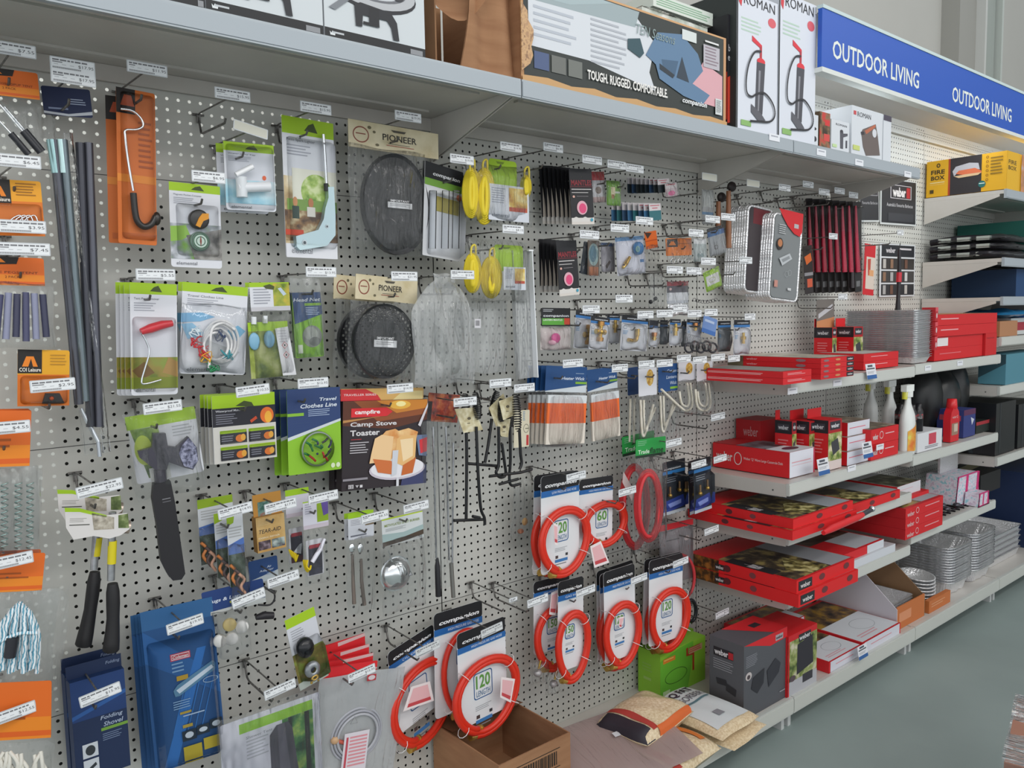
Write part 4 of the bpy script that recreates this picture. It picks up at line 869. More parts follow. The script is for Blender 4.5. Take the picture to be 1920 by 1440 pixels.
# ---- travel clothes line
for k, (o, dd) in enumerate(((-26, .06), (-13, .09), (0, .13))):
    g = Hang('clothes_line_pack', 'navy and lime travel clothes line pack, '+['rearmost of three', 'middle one of three', 'front one with coloured pegs in a round blister'][k], 'clothes line', (537+o, 731), (637+o, 725), (541+o, 892), dd, 'travel clothes line packs', 45)
    g.card('8cc02c', [('r', 0, 0, 1, .40, '283f70'), ('p', [(0, .40), (1, .40), (0, .58)], '283f70'), ('p', [(0, .56), (1, .38), (1, .41), (0, .60)], 'cfd6dc'), ('t', 'Travel', .60, .115, .93, .155, 'dfe6f2', .02, .2), ('t', 'Clothes Line', .24, .18, .93, .23, 'dfe6f2', .02, .2), ('r', -.0, .28, .3, .315, '8cbf3a'), ('l', .38, .25, .8, .34, '9fb0d0', 4), ('e', .83, .94, .04, .03, 'd8e4c0'), ('e', .93, .94, .04, .03, 'd8e4c0')])
    if k == 2:
        cx, cy = g.L(597, 842, .01); r = .043; m = MB()
        m.dome(cx, cy, .001, r, r, .024, 'blister'); g.part('round_blister', m)
        g.part('clear_cord', MB().tube([(cx+(r-.004)*math.cos(a), cy+(r-.004)*math.sin(a), .008) for a in [math.radians(30+10*i) for i in range(28)]], .0022, 'c9d2d4:.3', 6))
        rd = random.Random(8)
        for i in range(15):
            a = rd.uniform(0, 6.28); q = rd.uniform(.3, 1)*.028; col = ['23743c', '23743c', '2a2f5e', '22232e', 'c83a34'][i % 5]
            px = cx+q*math.cos(a)+(-.012 if col == '23743c' else .008 if col != 'c83a34' else -.002); py = cy+q*math.sin(a)*.8-(.016 if col == 'c83a34' else 0)
            dx, dy = rd.uniform(-.009, .009), rd.uniform(-.009, .009)
            g.part('clothes_peg', MB().tube([(px-dx, py-dy, .008+.0008*i), (px, py, .011+.0008*i), (px+dx, py+dy, .008+.0008*i)], .0026, col+':.3', 6))
# ---- camp stove toaster
for k, (o, dd) in enumerate(((-14, .07), (0, .12))):
    g = Hang('toaster_box', ['camp stove toaster box hidden behind the front one', 'camp stove toaster box showing four slices of toast, front one'][k], 'toaster box', (643+o, 753), (801+o, 748), (640+o, 922), dd, 'camp stove toaster boxes', 60)
    w, h = g.w, g.h; m = MB(); m.box((0, -h, -.028), (w, 0, 0), '2a2026')
    g.art(m, [('r', 0, 0, 1, 1, '2b2228'), ('p', [(0, .0), (1, 0), (1, .24), (.55, .33), (0, .27)], '5c3020'), ('p', [(.12, .0), (1, 0), (1, .17), (.4, .24)], '93502a'), ('p', [(.38, 0), (1, 0), (1, .1), (.62, .15)], 'd08430'), ('e', .66, .055, .13, .05, 'f0b848'), ('e', .67, .045, .06, .03, 'fff0a8'), ('p', [(0, .21), (.3, .19), (.5, .17), (0, .24)], 'c08a50'),
        ('r', .09, .08, .5, .18, 'dc2a32'), ('p', [(.5, .08), (.57, .13), (.5, .18)], 'dc2a32'), ('t', 'campfire', .13, .10, .42, .16, 'f6eeee', .03),
        ('t', 'Camp Stove', .08, .235, .62, .30, 'd8d4d6', .03), ('t', 'Toaster', .08, .325, .42, .39, 'd8d4d6', .03), ('l', .09, .425, .22, .44, 'c84046', 1),
        ('l', .08, .46, .30, .60, 'b9b4ba', 5), ('p', [(.86, .42), (1, .42), (1, .68), (.9, .66)], '6a7a9c'), ('p', [(.9, .48), (1, .45), (1, .62), (.92, .64)], 'd0313a'), ('p', [(.72, .78), (1, .78), (1, 1), (.68, 1)], '3a3f68'),
        ('e', .64, .80, .34, .125, 'c8c0cc'), ('e', .64, .785, .32, .115, 'e6e4ea'), ('p', [(.88, .3), (1, .04), (1, .09), (.91, .32)], 'd8d4da'),
        ('p', [(.42, .42), (.49, .35), (.60, .33), (.66, .37), (.66, .43), (.6, .62), (.52, .74), (.30, .70)], 'toast'), ('p', [(.36, .43), (.44, .39), (.58, .42), (.55, .70), (.30, .71), (.32, .6)], 'efc896'),
        ('p', [(.62, .36), (.76, .33), (.88, .38), (.86, .46), (.64, .46)], 'toast'), ('p', [(.62, .45), (.68, .41), (.84, .42), (.86, .46), (.85, .68), (.72, .78), (.60, .72)], 'e8b878'), ('p', [(.66, .46), (.82, .45), (.82, .66), (.70, .72)], 'f4d8ac'), ('p', [(.34, .66), (.56, .70), (.58, .86), (.40, .82)], 'd0713a'), ('p', [(.70, .76), (.86, .68), (.82, .86), (.68, .88)], 'c8682e'), ('p', [(.57, .58), (.64, .58), (.62, .86), (.56, .88)], 'cfd2da'),
        ('r', .62, .9, .65, 1, 'd8d8de'), ('r', .0, .86, .28, .885, '8f8a92'), ('r', .06, .93, .12, .975, 'b8b4b8'), ('t', '12', .068, .94, .11, .968, '2c2228'), ('p', [(.14, .94), (.18, .94), (.16, .97)], 'b8b4b8'), ('p', [(.19, .97), (.22, .97), (.22, .94), (.19, .94)], 'd8d4d8')], .0004)
    m.build('carton', g.root)
    m = MB(); x0, y0 = g.L(-.01, -.13); m.slab(m.rrect(0, h*.135, w*.98, 0, .004), -.012, -.011, 'd8a45a' if 0 else 'e2b46a'); m.poly([(0, 0), (0, h*.13), (w*.28, h*.13), (w*.42, h*.06), (w*.46, 0)], 'd8343a', -.0108); m.text('TRAVELLER SERIES', w*.03, h*.078, w*.40, h*.055, -.0105, 'f2dede', .01); m.poly([(w*.60, 0), (w*.72, h*.1), (w*.97, h*.10), (w*.97, 0)], 'f2dc9c', -.0107); g.part('hanging_flap', m)
# ---- bagged fire starter (red print) and long fork sleeve
g = Hang('fire_starter_pack', 'clear bag with glowing ember print beside the toaster box', 'fire starter', (804, 736), (862, 745), (806, 790), .08)
g.card('b8401c', [('r', 0, 0, 1, 1, 'pic:501812:c43c18:e8803a:34'), ('r', 0, .3, .14, 1, '261a18')], name='header_card'); g.bag(.0, .0, 1.15, 1.9, h=.01, seed=81)
g = Hang('toasting_fork_pack', 'long clear sleeve with slim toasting forks hanging to a black grip', 'toasting forks', (792, 790), (846, 792), (796, 1062), .12)
g.bag(-.06, -.0, 1.04, 1.18, h=.012, seed=82, wob=.0015, m='film')
for a, b, c, e in ((812, 800, 818, 1046), (836, 800, 842, 1050), (850, 830, 848, 1058)): g.part('fork_rod', g.tubep([(a, b), (c, e)], .0026, 'steel', .008))
g.part('fork_grip', g.tubep([(820, 1046), (820, 1062), (822, 1118)], .0075, '201f24:.4', .010, rs=[.003, .0075, .008])); g.part('fork_tip', g.tubep([(846, 1056), (850, 1120)], .006, '8a8884:.35:.6', .010))
# ---- spring handled forks
def spring(g, a, b, c, e, r=.011, turns=15, z=.012):
    A = Vector(g.P(a, b, z)); B = Vector(g.P(c, e, z)); ax = (B-A).normalized(); u = ax.cross(Vector((0, 0, 1))).normalized(); v = ax.cross(u); pts = []; n = turns*10
    for i in range(n+1):
        t = i/n; rr = r*(.45+.55*math.sin(math.pi*min(1, max(0, t)))**.6); pts.append(A.lerp(B, t)+u*rr*math.cos(2*math.pi*turns*t)+v*rr*math.sin(2*math.pi*turns*t))
    return MB().tube(pts, .0017, '17181a:.35', 6)
def sfork(lab, sp, rod, bar, tagq, d, seed):
    g = Hang('spring_handle_iron', lab, 'camp iron', (sp[0]-10, sp[1]), (sp[0]+12, sp[1]), (sp[0]-10, sp[3]), d, 'black camp irons with coiled spring handles')
    g.part('spring_handle', spring(g, *sp)); g.part('iron_rod', MB().tube([g.P(a, b, .012) for a, b in smooth(rod, 4)], .0042, '151619:.35', 8))
    if bar: g.part('cross_bar', g.tubep(bar, .0042, '151619:.35', .012))
    if tagq:
        q = [g.L(*p, .028) for p in tagq]; ar = sum(q[i][0]*q[(i+1) % 4][1]-q[(i+1) % 4][0]*q[i][1] for i in range(4)); m = MB(); m.slab(q if ar > 0 else q[::-1], .026, .0268, 'pic:b9ab84:cdc29c:ded6ba:60')
        c = (sum(p[0] for p in q)/4, sum(p[1] for p in q)/4); m.disc(c[0], c[1]+.004, .0270, .006, .004, '5a5240'); m.rect(c[0]-.006, c[1]-.008, c[0]+.004, c[1]-.010, .027, '5a5240'); g.part('kraft_tag', m)
    return g
sfork('leftmost spring handled iron, long straight rod with kraft tag', (872, 738, 876, 800), [(874, 800), (875, 860), (874, 972)], [(851, 976), (906, 974)], [(853, 767), (890, 764), (906, 806), (870, 812)], .13, 1)
sfork('second spring handled iron, rod bent at its foot', (891, 736, 897, 785), [(893, 800), (896, 880), (901, 950), (908, 970), (909, 984)], [(886, 968), (900, 971)], None, .15, 2)
sfork('spring handled iron slanting left with a short cross bar', (932, 733, 921, 780), [(922, 785), (916, 830), (909, 868)], [(876, 869), (936, 874)], [(917, 765), (944, 738), (960, 775), (931, 800)], .12, 3)
sfork('spring handled iron with hooked foot behind the kraft tags', (941, 748, 940, 790), [(935, 800), (935, 868), (930, 886), (938, 895), (948, 890), (946, 868), (941, 832)], [(918, 893), (950, 889)], [(936, 752), (963, 742), (966, 778), (944, 788)], .14, 4)
sfork('spring handled iron with a wide double cross bar', (955, 760, 957, 800), [(956, 800), (957, 860), (955, 896), (959, 910), (976, 907)], [(936, 908), (972, 898)], [(932, 790), (958, 785), (953, 820), (940, 818)], .12, 5)
sfork('rightmost spring handled iron with a cream hanging card', (967, 739, 972, 808), [(974, 806), (976, 850), (978, 868), (974, 880)], [(942, 890), (976, 886), (997, 880)], None, .17, 6)
g = Hang('cream_card_pack', 'cream card with red corner label hanging behind the rightmost iron', 'carded goods', (964, 770), (993, 768), (963, 840), .10)
g.card('ddd5bc', [('o', .78, .5, .18, .12, .0015, '5a584c'), ('r', .72, .49, .95, .51, '5a584c'), ('r', .8, .68, .95, .96, 'c23c3c'), ('l', .55, .04, .72, .3, '6f93b0', 6)])
# ---- hanging cords (outdoor photo strips)
for k, (x, y, dd, hh) in enumerate(((369, 938, .09, 122), (400, 964, .12, 120), (424, 966, .15, 136))):
    g = Hang('elastic_cord_pack', 'mountain print strip with bagged orange cord ends, '+['left of three', 'middle of three', 'right of three with curled corner'][k], 'elastic cords', (x, y), (x+[66, 36, 30][k], y-12+3*k), (x+8, y+hh), dd, 'mountain print cord packs')
    g.card('c7cacf', [('p', [(0, 0), (1, 0), (1, .12), (0, .14)] if k == 0 else [(0, 0), (.5, 0), (.4, .12), (0, .16)], '8aa81c'), ('l', .08, .18, .9, .34, 'a4a6a8', 4), ('p', [(0, .42), (1, .34), (1, .55), (0, .6)], '4a6cb0'), ('r', 0, .55, 1, 1, 'pic:1d2a1c:344630:56645a:40')], r=.002)
    rd = random.Random(k); m = MB()
    for i in range(3):
        xx = x+14+8*i; yy = y+hh-32+8*i; g.part('cord_end', MB().tube([g.P(a, b, .008+.003*i) for a, b in smooth([(xx-6, yy-10), (xx+4, yy), (xx-2, yy+14), (xx+6, yy+26)], 4)], .0035, ['c87c44:.4', '5a4a48:.4', 'd0a088:.4'][i], 6))
    g.bag(.0, .42, 1.15, 1.04+.12*k, h=.014, seed=90+k, wob=.003)
# ---- tear-aid
g = Hang('repair_tape_box', 'kraft coloured fabric repair tape box with two small photos', 'repair tape', (479, 972), (532, 960), (483, 1038), .13, None, 40)
m = MB().box((0, -g.h, -.022), (g.w, 0, 0), 'a5793e'); g.art(m, [('r', 0, 0, 1, 1, 'pic:b08444:c49c5c:d0ac70:20'), ('t', 'TEAR-AID', .08, .36, .86, .47, '2e2a2c', .01, .2), ('t', 'FABRIC REPAIR', .06, .57, .8, .62, 'e6d8b8', .01), ('l', .08, .05, .6, .26, 'd8bc88', 5), ('r', .04, .68, .46, .93, 'pic:3a2c34:5a4850:8a7a84:80'), ('r', .50, .68, .96, .93, 'pic:4a3a48:7a8a88:b4bcb8:60')], .0004); m.build('carton', g.root)
m = MB().slab([(0, 0), (g.w, 0), (g.w, g.h*.62), (0, g.h*.62)], -.011, -.010, 'b98438'); m.rect(g.w*.16, g.h*.40, g.w*.62, 0, -.0098, 'pic:2f5a50:6f9088:a0402c:50'); g.part('hanging_flap', m)
# ---- sachets with yellow cord
for k, (x, y, dd) in enumerate(((534, 920, .10), (567, 942, .14))):
    g = Hang('tent_cord_sachet', ['lime topped sachet with a black label and yellow cord, left one', 'purple printed sachet with red striped label and yellow cord, right one'][k], 'sachet', (x, y), (x+44+3*k, y-8), (x+2, y+52), dd, 'pair of yellow cord sachets')
    g.card('d4d2de', [('r', 0, 0, 1, .22 if k == 0 else .04, '9fc81e')]+([('l', .08, .1, .35, .5, 'a09fb0', 5), ('r', .55, .0, 1, .8, '8aa81e'), ('p', [(.7, 0), (1, 0), (1, .55), (.8, .6)], '5f4a94')] if k else [])+[('r', 0, .86, 1, 1, 'c4b9c4')], name='header_card')
    x0, y0 = g.L(x+6, y+72, .004); x1, y1 = g.L(x+36+k*4, y+132, .004)
    m = MB(); m.slab(m.rrect(x0, y0, x1, y1, .003), .003, .006, 'dcdce2'); w = x1-x0; h = y0-y1; m.slab(m.rrect(x0+w*.12, y0-h*.14, x1-w*.08, y1+h*.06, .006), .006, .0065, '262438'); m.rect(x0+w*.16, y0-h*.14, x1-w*.1, y0-h*.24, .0068, 'b02a3c'); m.rect(x0+w*.1, y1+h*.2, x1-w*.1, y1+h*.02, .0068, '54202c' if k == 0 else '32334a'); g.part('label_insert', m)
    if k: g.part('glue_tube', g.tubep([(609, 1010), (600, 1030), (585, 1054)], .005, 'e6e4f0:.3', .012, rs=[.003, .0055, .0055]))
    else: 
        m = MB(); q = [g.L(*p, .01) for p in ((550, 1036), (562, 1020), (566, 1018), (564, 1038))]; ar = sum(q[i][0]*q[(i+1) % 4][1]-q[(i+1) % 4][0]*q[i][1] for i in range(4)); m.slab(q if ar > 0 else q[::-1], .009, .011, 'cfd4dc'); g.part('glue_tube', m)
    m = MB(); rd = random.Random(k)
    cx, cy = ((550, 1042), (575, 1064))[k]
    for i in range(5): m.tube([g.P(a, b, .010+.0025*i) for a, b in smooth([(cx-8+3*i, cy-12+2*i), (cx-3+2*i, cy), (cx+4, cy+4+2*i), (cx+9, cy-2)] if k == 0 else [(cx-6+2*i, cy-14), (cx-4+i, cy-2), (cx+2+i, cy+8-i), (cx+8, cy-4)], 3)], .0022, 'e8cc1e', 6)
    g.part('yellow_cord', m); g.bag(x, y+54, x+50, y+146, h=.012, seed=95+k)
g = Hang('pump_adaptor_pack', 'small navy card of inflator adaptors under the repair tape box', 'adaptor pack', (465, 1054), (519, 1040), (467, 1097), .09, None, 40)
g.card('1e4278', [('p', [(0, .85), (1, .62), (1, 1), (0, 1)], 'b9c2c8'), ('t', 'Air', .62, .34, .78, .44, 'c4d0e2', .01, .2), ('t', 'Adaptor', .35, .48, .85, .6, 'c4d0e2', .01, .2), ('l', .6, .66, .9, .78, '8fa4c4', 2)])
# ---- spoons
for k, (x, dd) in enumerate(((645, .10), (652, .13))):
    g = Hang('cutlery_pack', ['rear pack of steel camping cutlery', 'front pack of steel camping cutlery with lime header'][k], 'cutlery', (x, 968), (x+48, 960), (x+2, 1014), dd, 'bagged cutlery packs')
    g.card('d0d2da', [('r', 0, -.1, 1, .12, '9cc81e'), ('l', .1, .2, .5, .45, '9d9fa8', 4), ('r', .66, .2, 1, .5, '7b6a54'), ('r', .08, .82, .7, .88, '6a6c78')], name='header_card')
    if k:
        for a, q in ((660, 0), (676, 8)):
            g.part('steel_handle', g.tubep([(a+1, 1040+q), (a+2, 1090), (a+4+q*.4, 1132+q*.3)], .0045, '8a7c74:.3:.5', .006, rs=[.0035, .0045, .0052]))
            g.part('spoon_bowl', MB().ball(g.P(a, 1028, .007), (.0085, .012, .003), 'chrome'))
        g.bag(648, 1012, 704, 1140, h=.010, seed=101)
# ---- strainer bag
g = Hang('strainer_pack', 'clear bag with a polished steel strainer bowl under a white header', 'strainer', (715, 974), (792, 958), (719, 1026), .13)
g.card('d6dadb', [('p', [(0, .0), (1, 0), (1, .04), (0, .06)], 'b4cc2c'), ('p', [(0, .55), (.5, .62), (1, .5), (1, .82), (0, .95)], '9fb4b4'), ('p', [(0, .84), (.5, .80), (1, .68), (1, .86), (.5, .95), (0, 1)], '4a3c30'), ('t', 'METHYLATED SPIRIT BURNER', .06, .22, .92, .31, '8a9a4a', .01), ('l', .08, .38, .62, .5, 'a0a4a8', 3)], name='header_card')
cx, cy = g.L(748, 1078, .02); m = MB().lathe([(.042, .004), (.041, .010), (.034, .020), (.020, .027), (0, .029)], 'chrome', 30, (cx, cy, 0)); m.ring(cx, cy, .0045, .0455, .0455, .004, 'chrome', 30); g.part('steel_bowl', m)
a = g.L(770, 1076, .032); m = MB(); m.poly([(a[0]-.007, a[1]-.005), (a[0]+.007, a[1]-.005), (a[0], a[1]+.008)], '3a3c40', .0305); m.poly([(a[0]-.005, a[1]-.0038), (a[0]+.005, a[1]-.0038), (a[0], a[1]+.0055)], 'c4c6ca', .0307); g.part('caution_mark', m)
g.part('folding_handle', MB().tube([g.P(a, b, .012) for a, b in smooth([(728, 1032), (734, 1050), (742, 1058), (750, 1050), (762, 1052)], 4)], .0022, 'chrome', 6)); g.bag(712, 1018, 800, 1130, h=.03, seed=102, wob=.003)
# ---- plugs and lugs
g = Hang('plug_pack', 'navy plugs card over a clear bag of round white and yellow plugs', 'plugs pack', (377, 1112), (494, 1090), (396, 1155), .13)
g.card('1e3c78', [('t', 'Plugs & Lugs', .06, .38, .62, .56, 'd5dbe8', .02, .2), ('r', .42, .6, .75, .68, 'b8b83a'), ('p', [(0, .86), (1, .8), (1, 1), (0, 1)], 'c4c6c4')], name='header_card')
for cx, cy, cm in ((430, 1170, 'd8c07a:.4'), (453, 1174, 'e0dedc:.4'), (434, 1196, 'dedcda:.4'), (412, 1200, 'dedcd8:.4')): g.part('round_plug', MB().lathe([(0, .010), (.0125, .010), (.0145, .007), (.0145, .002)], cm, 20, g.P(cx, cy, .002)))
g.bag(398, 1150, 474, 1222, h=.018, seed=103)
g = Hang('basin_plug', 'black rubber strap and basin plug hanging right of the navy plugs card', 'basin plug', (480, 1100), (515, 1098), (480, 1165), .07)
g.part('rubber_strap', MB().tube([g.P(a, b, .006) for a, b in smooth([(498, 1104), (512, 1108), (515, 1122), (506, 1134), (484, 1134)], 4)], .0022, '2a282c:.4', 8)); g.part('plug_body', MB().tube([g.P(480, 1158, .008), g.P(494, 1154, .008), g.P(512, 1154, .008)], .008, '2e2b31:.45', 12, rs=[.006, .0095, .0085]))
# ---- lantern blister stack
for k, (o, dd) in enumerate(((-18, .05), (-10, .07), (-4, .09), (0, .115))):
    g = Hang('lantern_pack', 'tall blue lantern blister, '+['rearmost of four', 'third from the front', 'second from the front', 'front one with white tube lantern print'][k], 'lantern pack', (262+o, 1155-2*k), (402+o*.4, 1128+12), (300+o*1.5, 1445), dd, 'blue lantern blisters', 80)
    g.card('1d4c80', [('r', 0, 0, 1, .12, '2c5f92'), ('p', [(.0, .12), (1, .5), (1, .62), (.0, .32)], '245a96'), ('p', [(.72, .3), (.85, .3), (.30, 1), (.12, 1)], '2a6cb4')]+[('p', [(.55+.1*i, .45), (.565+.1*i, .45), (.30+.1*i, .8), (.285+.1*i, .8)], '2f72ba') for i in range(5)]+([
        ('r', .34, .30, .62, .345, 'c8485a'), ('r', .355, .306, .605, .339, 'd9dde2'), ('r', .36, .31, .60, .335, 'b83c48'), ('t', 'Coleman', .37, .314, .59, .332, 'e4dede', .02, .2), ('l', .35, .36, .55, .43, '7ea4c8', 3), ('r', .40, .445, .56, .475, 'b9952c'),
        ('p', [(.34, .53), (.40, .50), (.92, .40), (.96, .42), (.95, .46), (.42, .57), (.36, .57)], '5a86a4'), ('p', [(.38, .53), (.90, .425), (.93, .445), (.42, .555)], 'cfdce8'), ('o', .87, .515, .11, .02, .0016, '9fb8d0'), ('l', .32, .60, .58, .66, '86aace', 4), ('r', .40, .675, .56, .69, 'b49a3c'), ('l', .44, .70, .8, .72, 'a8c0da', 1), ('r', .42, .76, .56, .78, 'b49a3c'),
        ('r', .40, .80, .60, .865, '1a2a38'), ('r', .61, .79, .79, .85, '1a2a38'), ('r', .80, .775, .98, .835, '1a2a38'), ('e', .5, .83, .06, .02, 'c8d2dc'), ('e', .7, .82, .06, .015, 'c8d2dc'), ('e', .89, .805, .06, .018, 'c8d2dc'), ('r', .40, .90, .66, .99, 'b8a42c'), ('r', .69, .88, .97, .955, 'b8a42c')] if k == 3 else []), r=.008)
    if k == 3: g.part('blister', MB().bubble(.04*g.w, -.2*g.h, .97*g.w, -1.0*g.h, .001, .035, 'blister'))
# ---- folding shovel
for k, (o, dd) in enumerate(((-9, .07), (0, .11))):
    g = Hang('folding_shovel_box', ['folding shovel box behind, its navy flap showing', 'navy folding shovel box, front one with white lettering'][k], 'shovel box', (130+o, 1282-14*(1-k)), (232+o, 1252-12*(1-k)), (144+o, 1470), dd, 'folding shovel boxes', 60)
    w, h = g.w, g.h; m = MB().box((0, -h, -.035), (w, 0, 0), '16305c'); g.art(m, [('r', 0, 0, 1, 1, '1b3a70'), ('p', [(0, .34), (1, .20), (1, .24), (0, .38)], '2a5a9c'), ('r', .0, .40, 1, 1, '15284c'), ('t', 'Folding', .50, .41, .92, .46, 'a9b6cc', .01, .2), ('t', 'Shovel', .55, .475, .92, .52, 'a9b6cc', .01, .2), ('r', .50, .53, 1, .56, '6f9a3a'), ('l', .52, .59, .88, .67, '6a7a98', 4), ('r', .14, .64, .42, .78, 'c4cad2'), ('e', .28, .71, .09, .05, '2c3238'), ('r', .14, .80, .42, .95, 'c4cad2'), ('p', [(.18, .9), (.36, .84), (.38, .87), (.2, .93)], '2c3238')], .0004); m.build('carton', g.root)
    m = MB().slab([(-.002, 0), (w, 0), (w, h*.13), (-.002, h*.13)], -.018, -.017, '16294e'); m.text('Folding', w*.7, h*.09, w*.97, h*.05, -.0168, '8a98b4', .01, .2); g.part('hanging_flap', m)
# ---- shower tent pack
g = Hang('shower_tent_pack', 'large white shower tent pack with forest print in a clear bag, bottom edge', 'tent pack', (411, 1362), (598, 1296), (420, 1530), .15, None, 80)
g.card('d6d6e2', [('p', [(.18, .06), (.92, .06), (.92, .17), (.18, .17)], '8cc030'), ('t', 'Shower Tent', .24, .22, .5, .25, '8a8c96'), ('l', .24, .27, .46, .5, 'b4b6c0', 6), ('r', .6, .17, .92, 1, 'pic:1d4a34:4f8a4a:a8c25c:22'), ('r', .66, .17, .70, 1, '1e2c26'), ('r', .83, .17, .88, 1, '1c2622'), ('p', [(.47, .3), (.54, .21), (.66, .21), (.70, .3), (.76, 1), (.47, 1)], '4c4a58'), ('p', [(.55, .22), (.62, .21), (.68, 1), (.56, 1)], '625f6e')], r=.006)
g.part('clear_bag', MB().pillow(-.004, .012, g.w+.004, -g.h, .001, .016, 'film', 111, 14, 14, .003))
# ---- tyre repair hook card
g = Hang('water_adaptor_pack', 'tall lime topped card with a black bulb and steel ring fitting', 'tap adaptor', (533, 1164), (585, 1131), (560, 1296), .14, None, 60)
g.card('d2d4dc', [('r', 0, 0, 1, .13, 'a4c81e'), ('l', .1, .18, .55, .34, 'a4a6ae', 5), ('r', 0, .5, 1, .9, 'pic:4a5a1c:7a6a34:8a9a44:30'), ('r', 0, .9, 1, 1, 'b4bcb4')], r=.005)
g.part('black_bulb', MB().ball(g.P(572, 1214, .02), (.022, .026, .018), '1c1d22:.25')); g.part('steel_ring', MB().lathe([(.007, .010), (.010, .012), (.019, .008), (.020, .002)], 'steel', 24, g.P(584, 1254, .008))); g.part('ring_core', MB().ball(g.P(584, 1254, .014), (.008, .008, .004), '2a2a3a')); g.part('brass_elbow', MB().tube([g.P(a, b, .016) for a, b in smooth([(584, 1282), (586, 1270), (594, 1266), (597, 1276)], 4)], .003, 'brass', 8))
g.part('blister', MB().bubble(.08*g.w, -.36*g.h, .98*g.w, -.90*g.h, .001, .042, 'blister'))
# ---- red header bags with clear disc
for k, (y, dd) in enumerate(((1190, .05), (1206, .07), (1218, .09), (1228, .11))):
    g = Hang('gas_ring_pack', 'flat grey bag with red header, '+['rearmost of four', 'third from the front', 'second from the front', 'front one holding a coiled clear hose'][k], 'hose pack', (598+3*k, y+24), (684+8*k, y-2+4*k), (604, y+50), dd, 'red header bags of coiled hose', 60)
    g.card('d9222a', [('p', [(.4, .1), (1, .0), (1, .22), (.4, .36)] if k < 3 else [(.6, .55), (1, .5), (1, .6), (.6, .62)], 'd8b4b4'), ('r', .0, .02, .35, .05, 'b81a20')], name='header_card', box=(0, 0, g.w, -g.h*1.3))
    if k == 3:
        x0, y0 = g.L(600, 1272, .003); x1, y1 = g.L(738, 1440, .003); g.part('grey_bag', MB().pillow(x0, y0, x1, y1, .004, .010, 'film_grey', 120, 12, 14, .0015))
        a = g.L(690, 1266, .02); m = MB(); m.rect(a[0], a[1], a[0]+.026, a[1]-.016, .018, 'b8303a'); m.disc(a[0]+.013, a[1]-.008, .0183, .010, .006, 'd8ccd0'); g.part('corner_label', m)
        cx, cy = g.L(668, 1376, .01); 
        for q in range(3): g.part('clear_hose', MB().tube([(cx+(.070-.007*q)*math.cos(t), cy+(.066-.007*q)*math.sin(t), .012+.003*q) for t in [2*math.pi*i/32 for i in range(32)]], .0035, ['a9aab2:.3', 'a2a3ac:.3', 'b0b1b8:.3'][q], 6, closed=True))
        a = g.L(646, 1376, .02); b = g.L(684, 1440, .02); m = MB(); m.rect(a[0], a[1], b[0], b[1], .022, 'd9d2da'); m.rect(a[0]+.006, a[1]-.010, a[0]+.012, b[1]+.008, .0222, 'c04a58'); m.lines(a[0]+.016, a[1]-.010, b[0]-.005, b[1]+.01, .0222, 'd88f98', 9, .5, 0); g.part('warning_label', m)
        g.part('regulator', MB().ball(g.P(628, 1388, .015), (.012, .010, .008), 'c8a27c:.4').tube([g.P(628, 1388, .015), g.P(650, 1394, .015)], .005, 'c05a4a:.4'))
        a = g.L(664, 1350, .02); m = MB(); m.tube([(a[0]-.010, a[1]-.008, .021), (a[0], a[1]+.010, .021), (a[0]+.010, a[1]-.008, .021)], .0005, '6f7078', 4, closed=True); g.part('caution_mark', m)
# ---- the hoses of bay 1 and 2
hose((726, 1225), (807, 1162), (733, 1385), .10, (786, 1314, 62, 80), 'hose kit card with a folded pink tag inside its coil, leftmost of the lower row', '', sub='CYLINDER HOSE KIT', tag_px=((753, 1282), (788, 1272), (796, 1308), (738, 1328)), ring=True, size=(.0085, 2))
hose((813, 1152), (903, 1123), (815, 1350), .07, (868, 1258, 44, 84), 'hose card hanging behind its neighbour, pale head just above', '120', sub='HIGH PRESSURE GAS HOSE', size=(.0085, 1))
hose((856, 1190), (945, 1152), (860, 1370), .14, (906, 1300, 62, 74), 'large coiled red hose, second hose from the left on the lower row front', '120', sub='HIGH PRESSURE GAS HOSE', tag_px=((924, 1262), (950, 1266), (942, 1310), (922, 1300)), size=(.0088, 2))
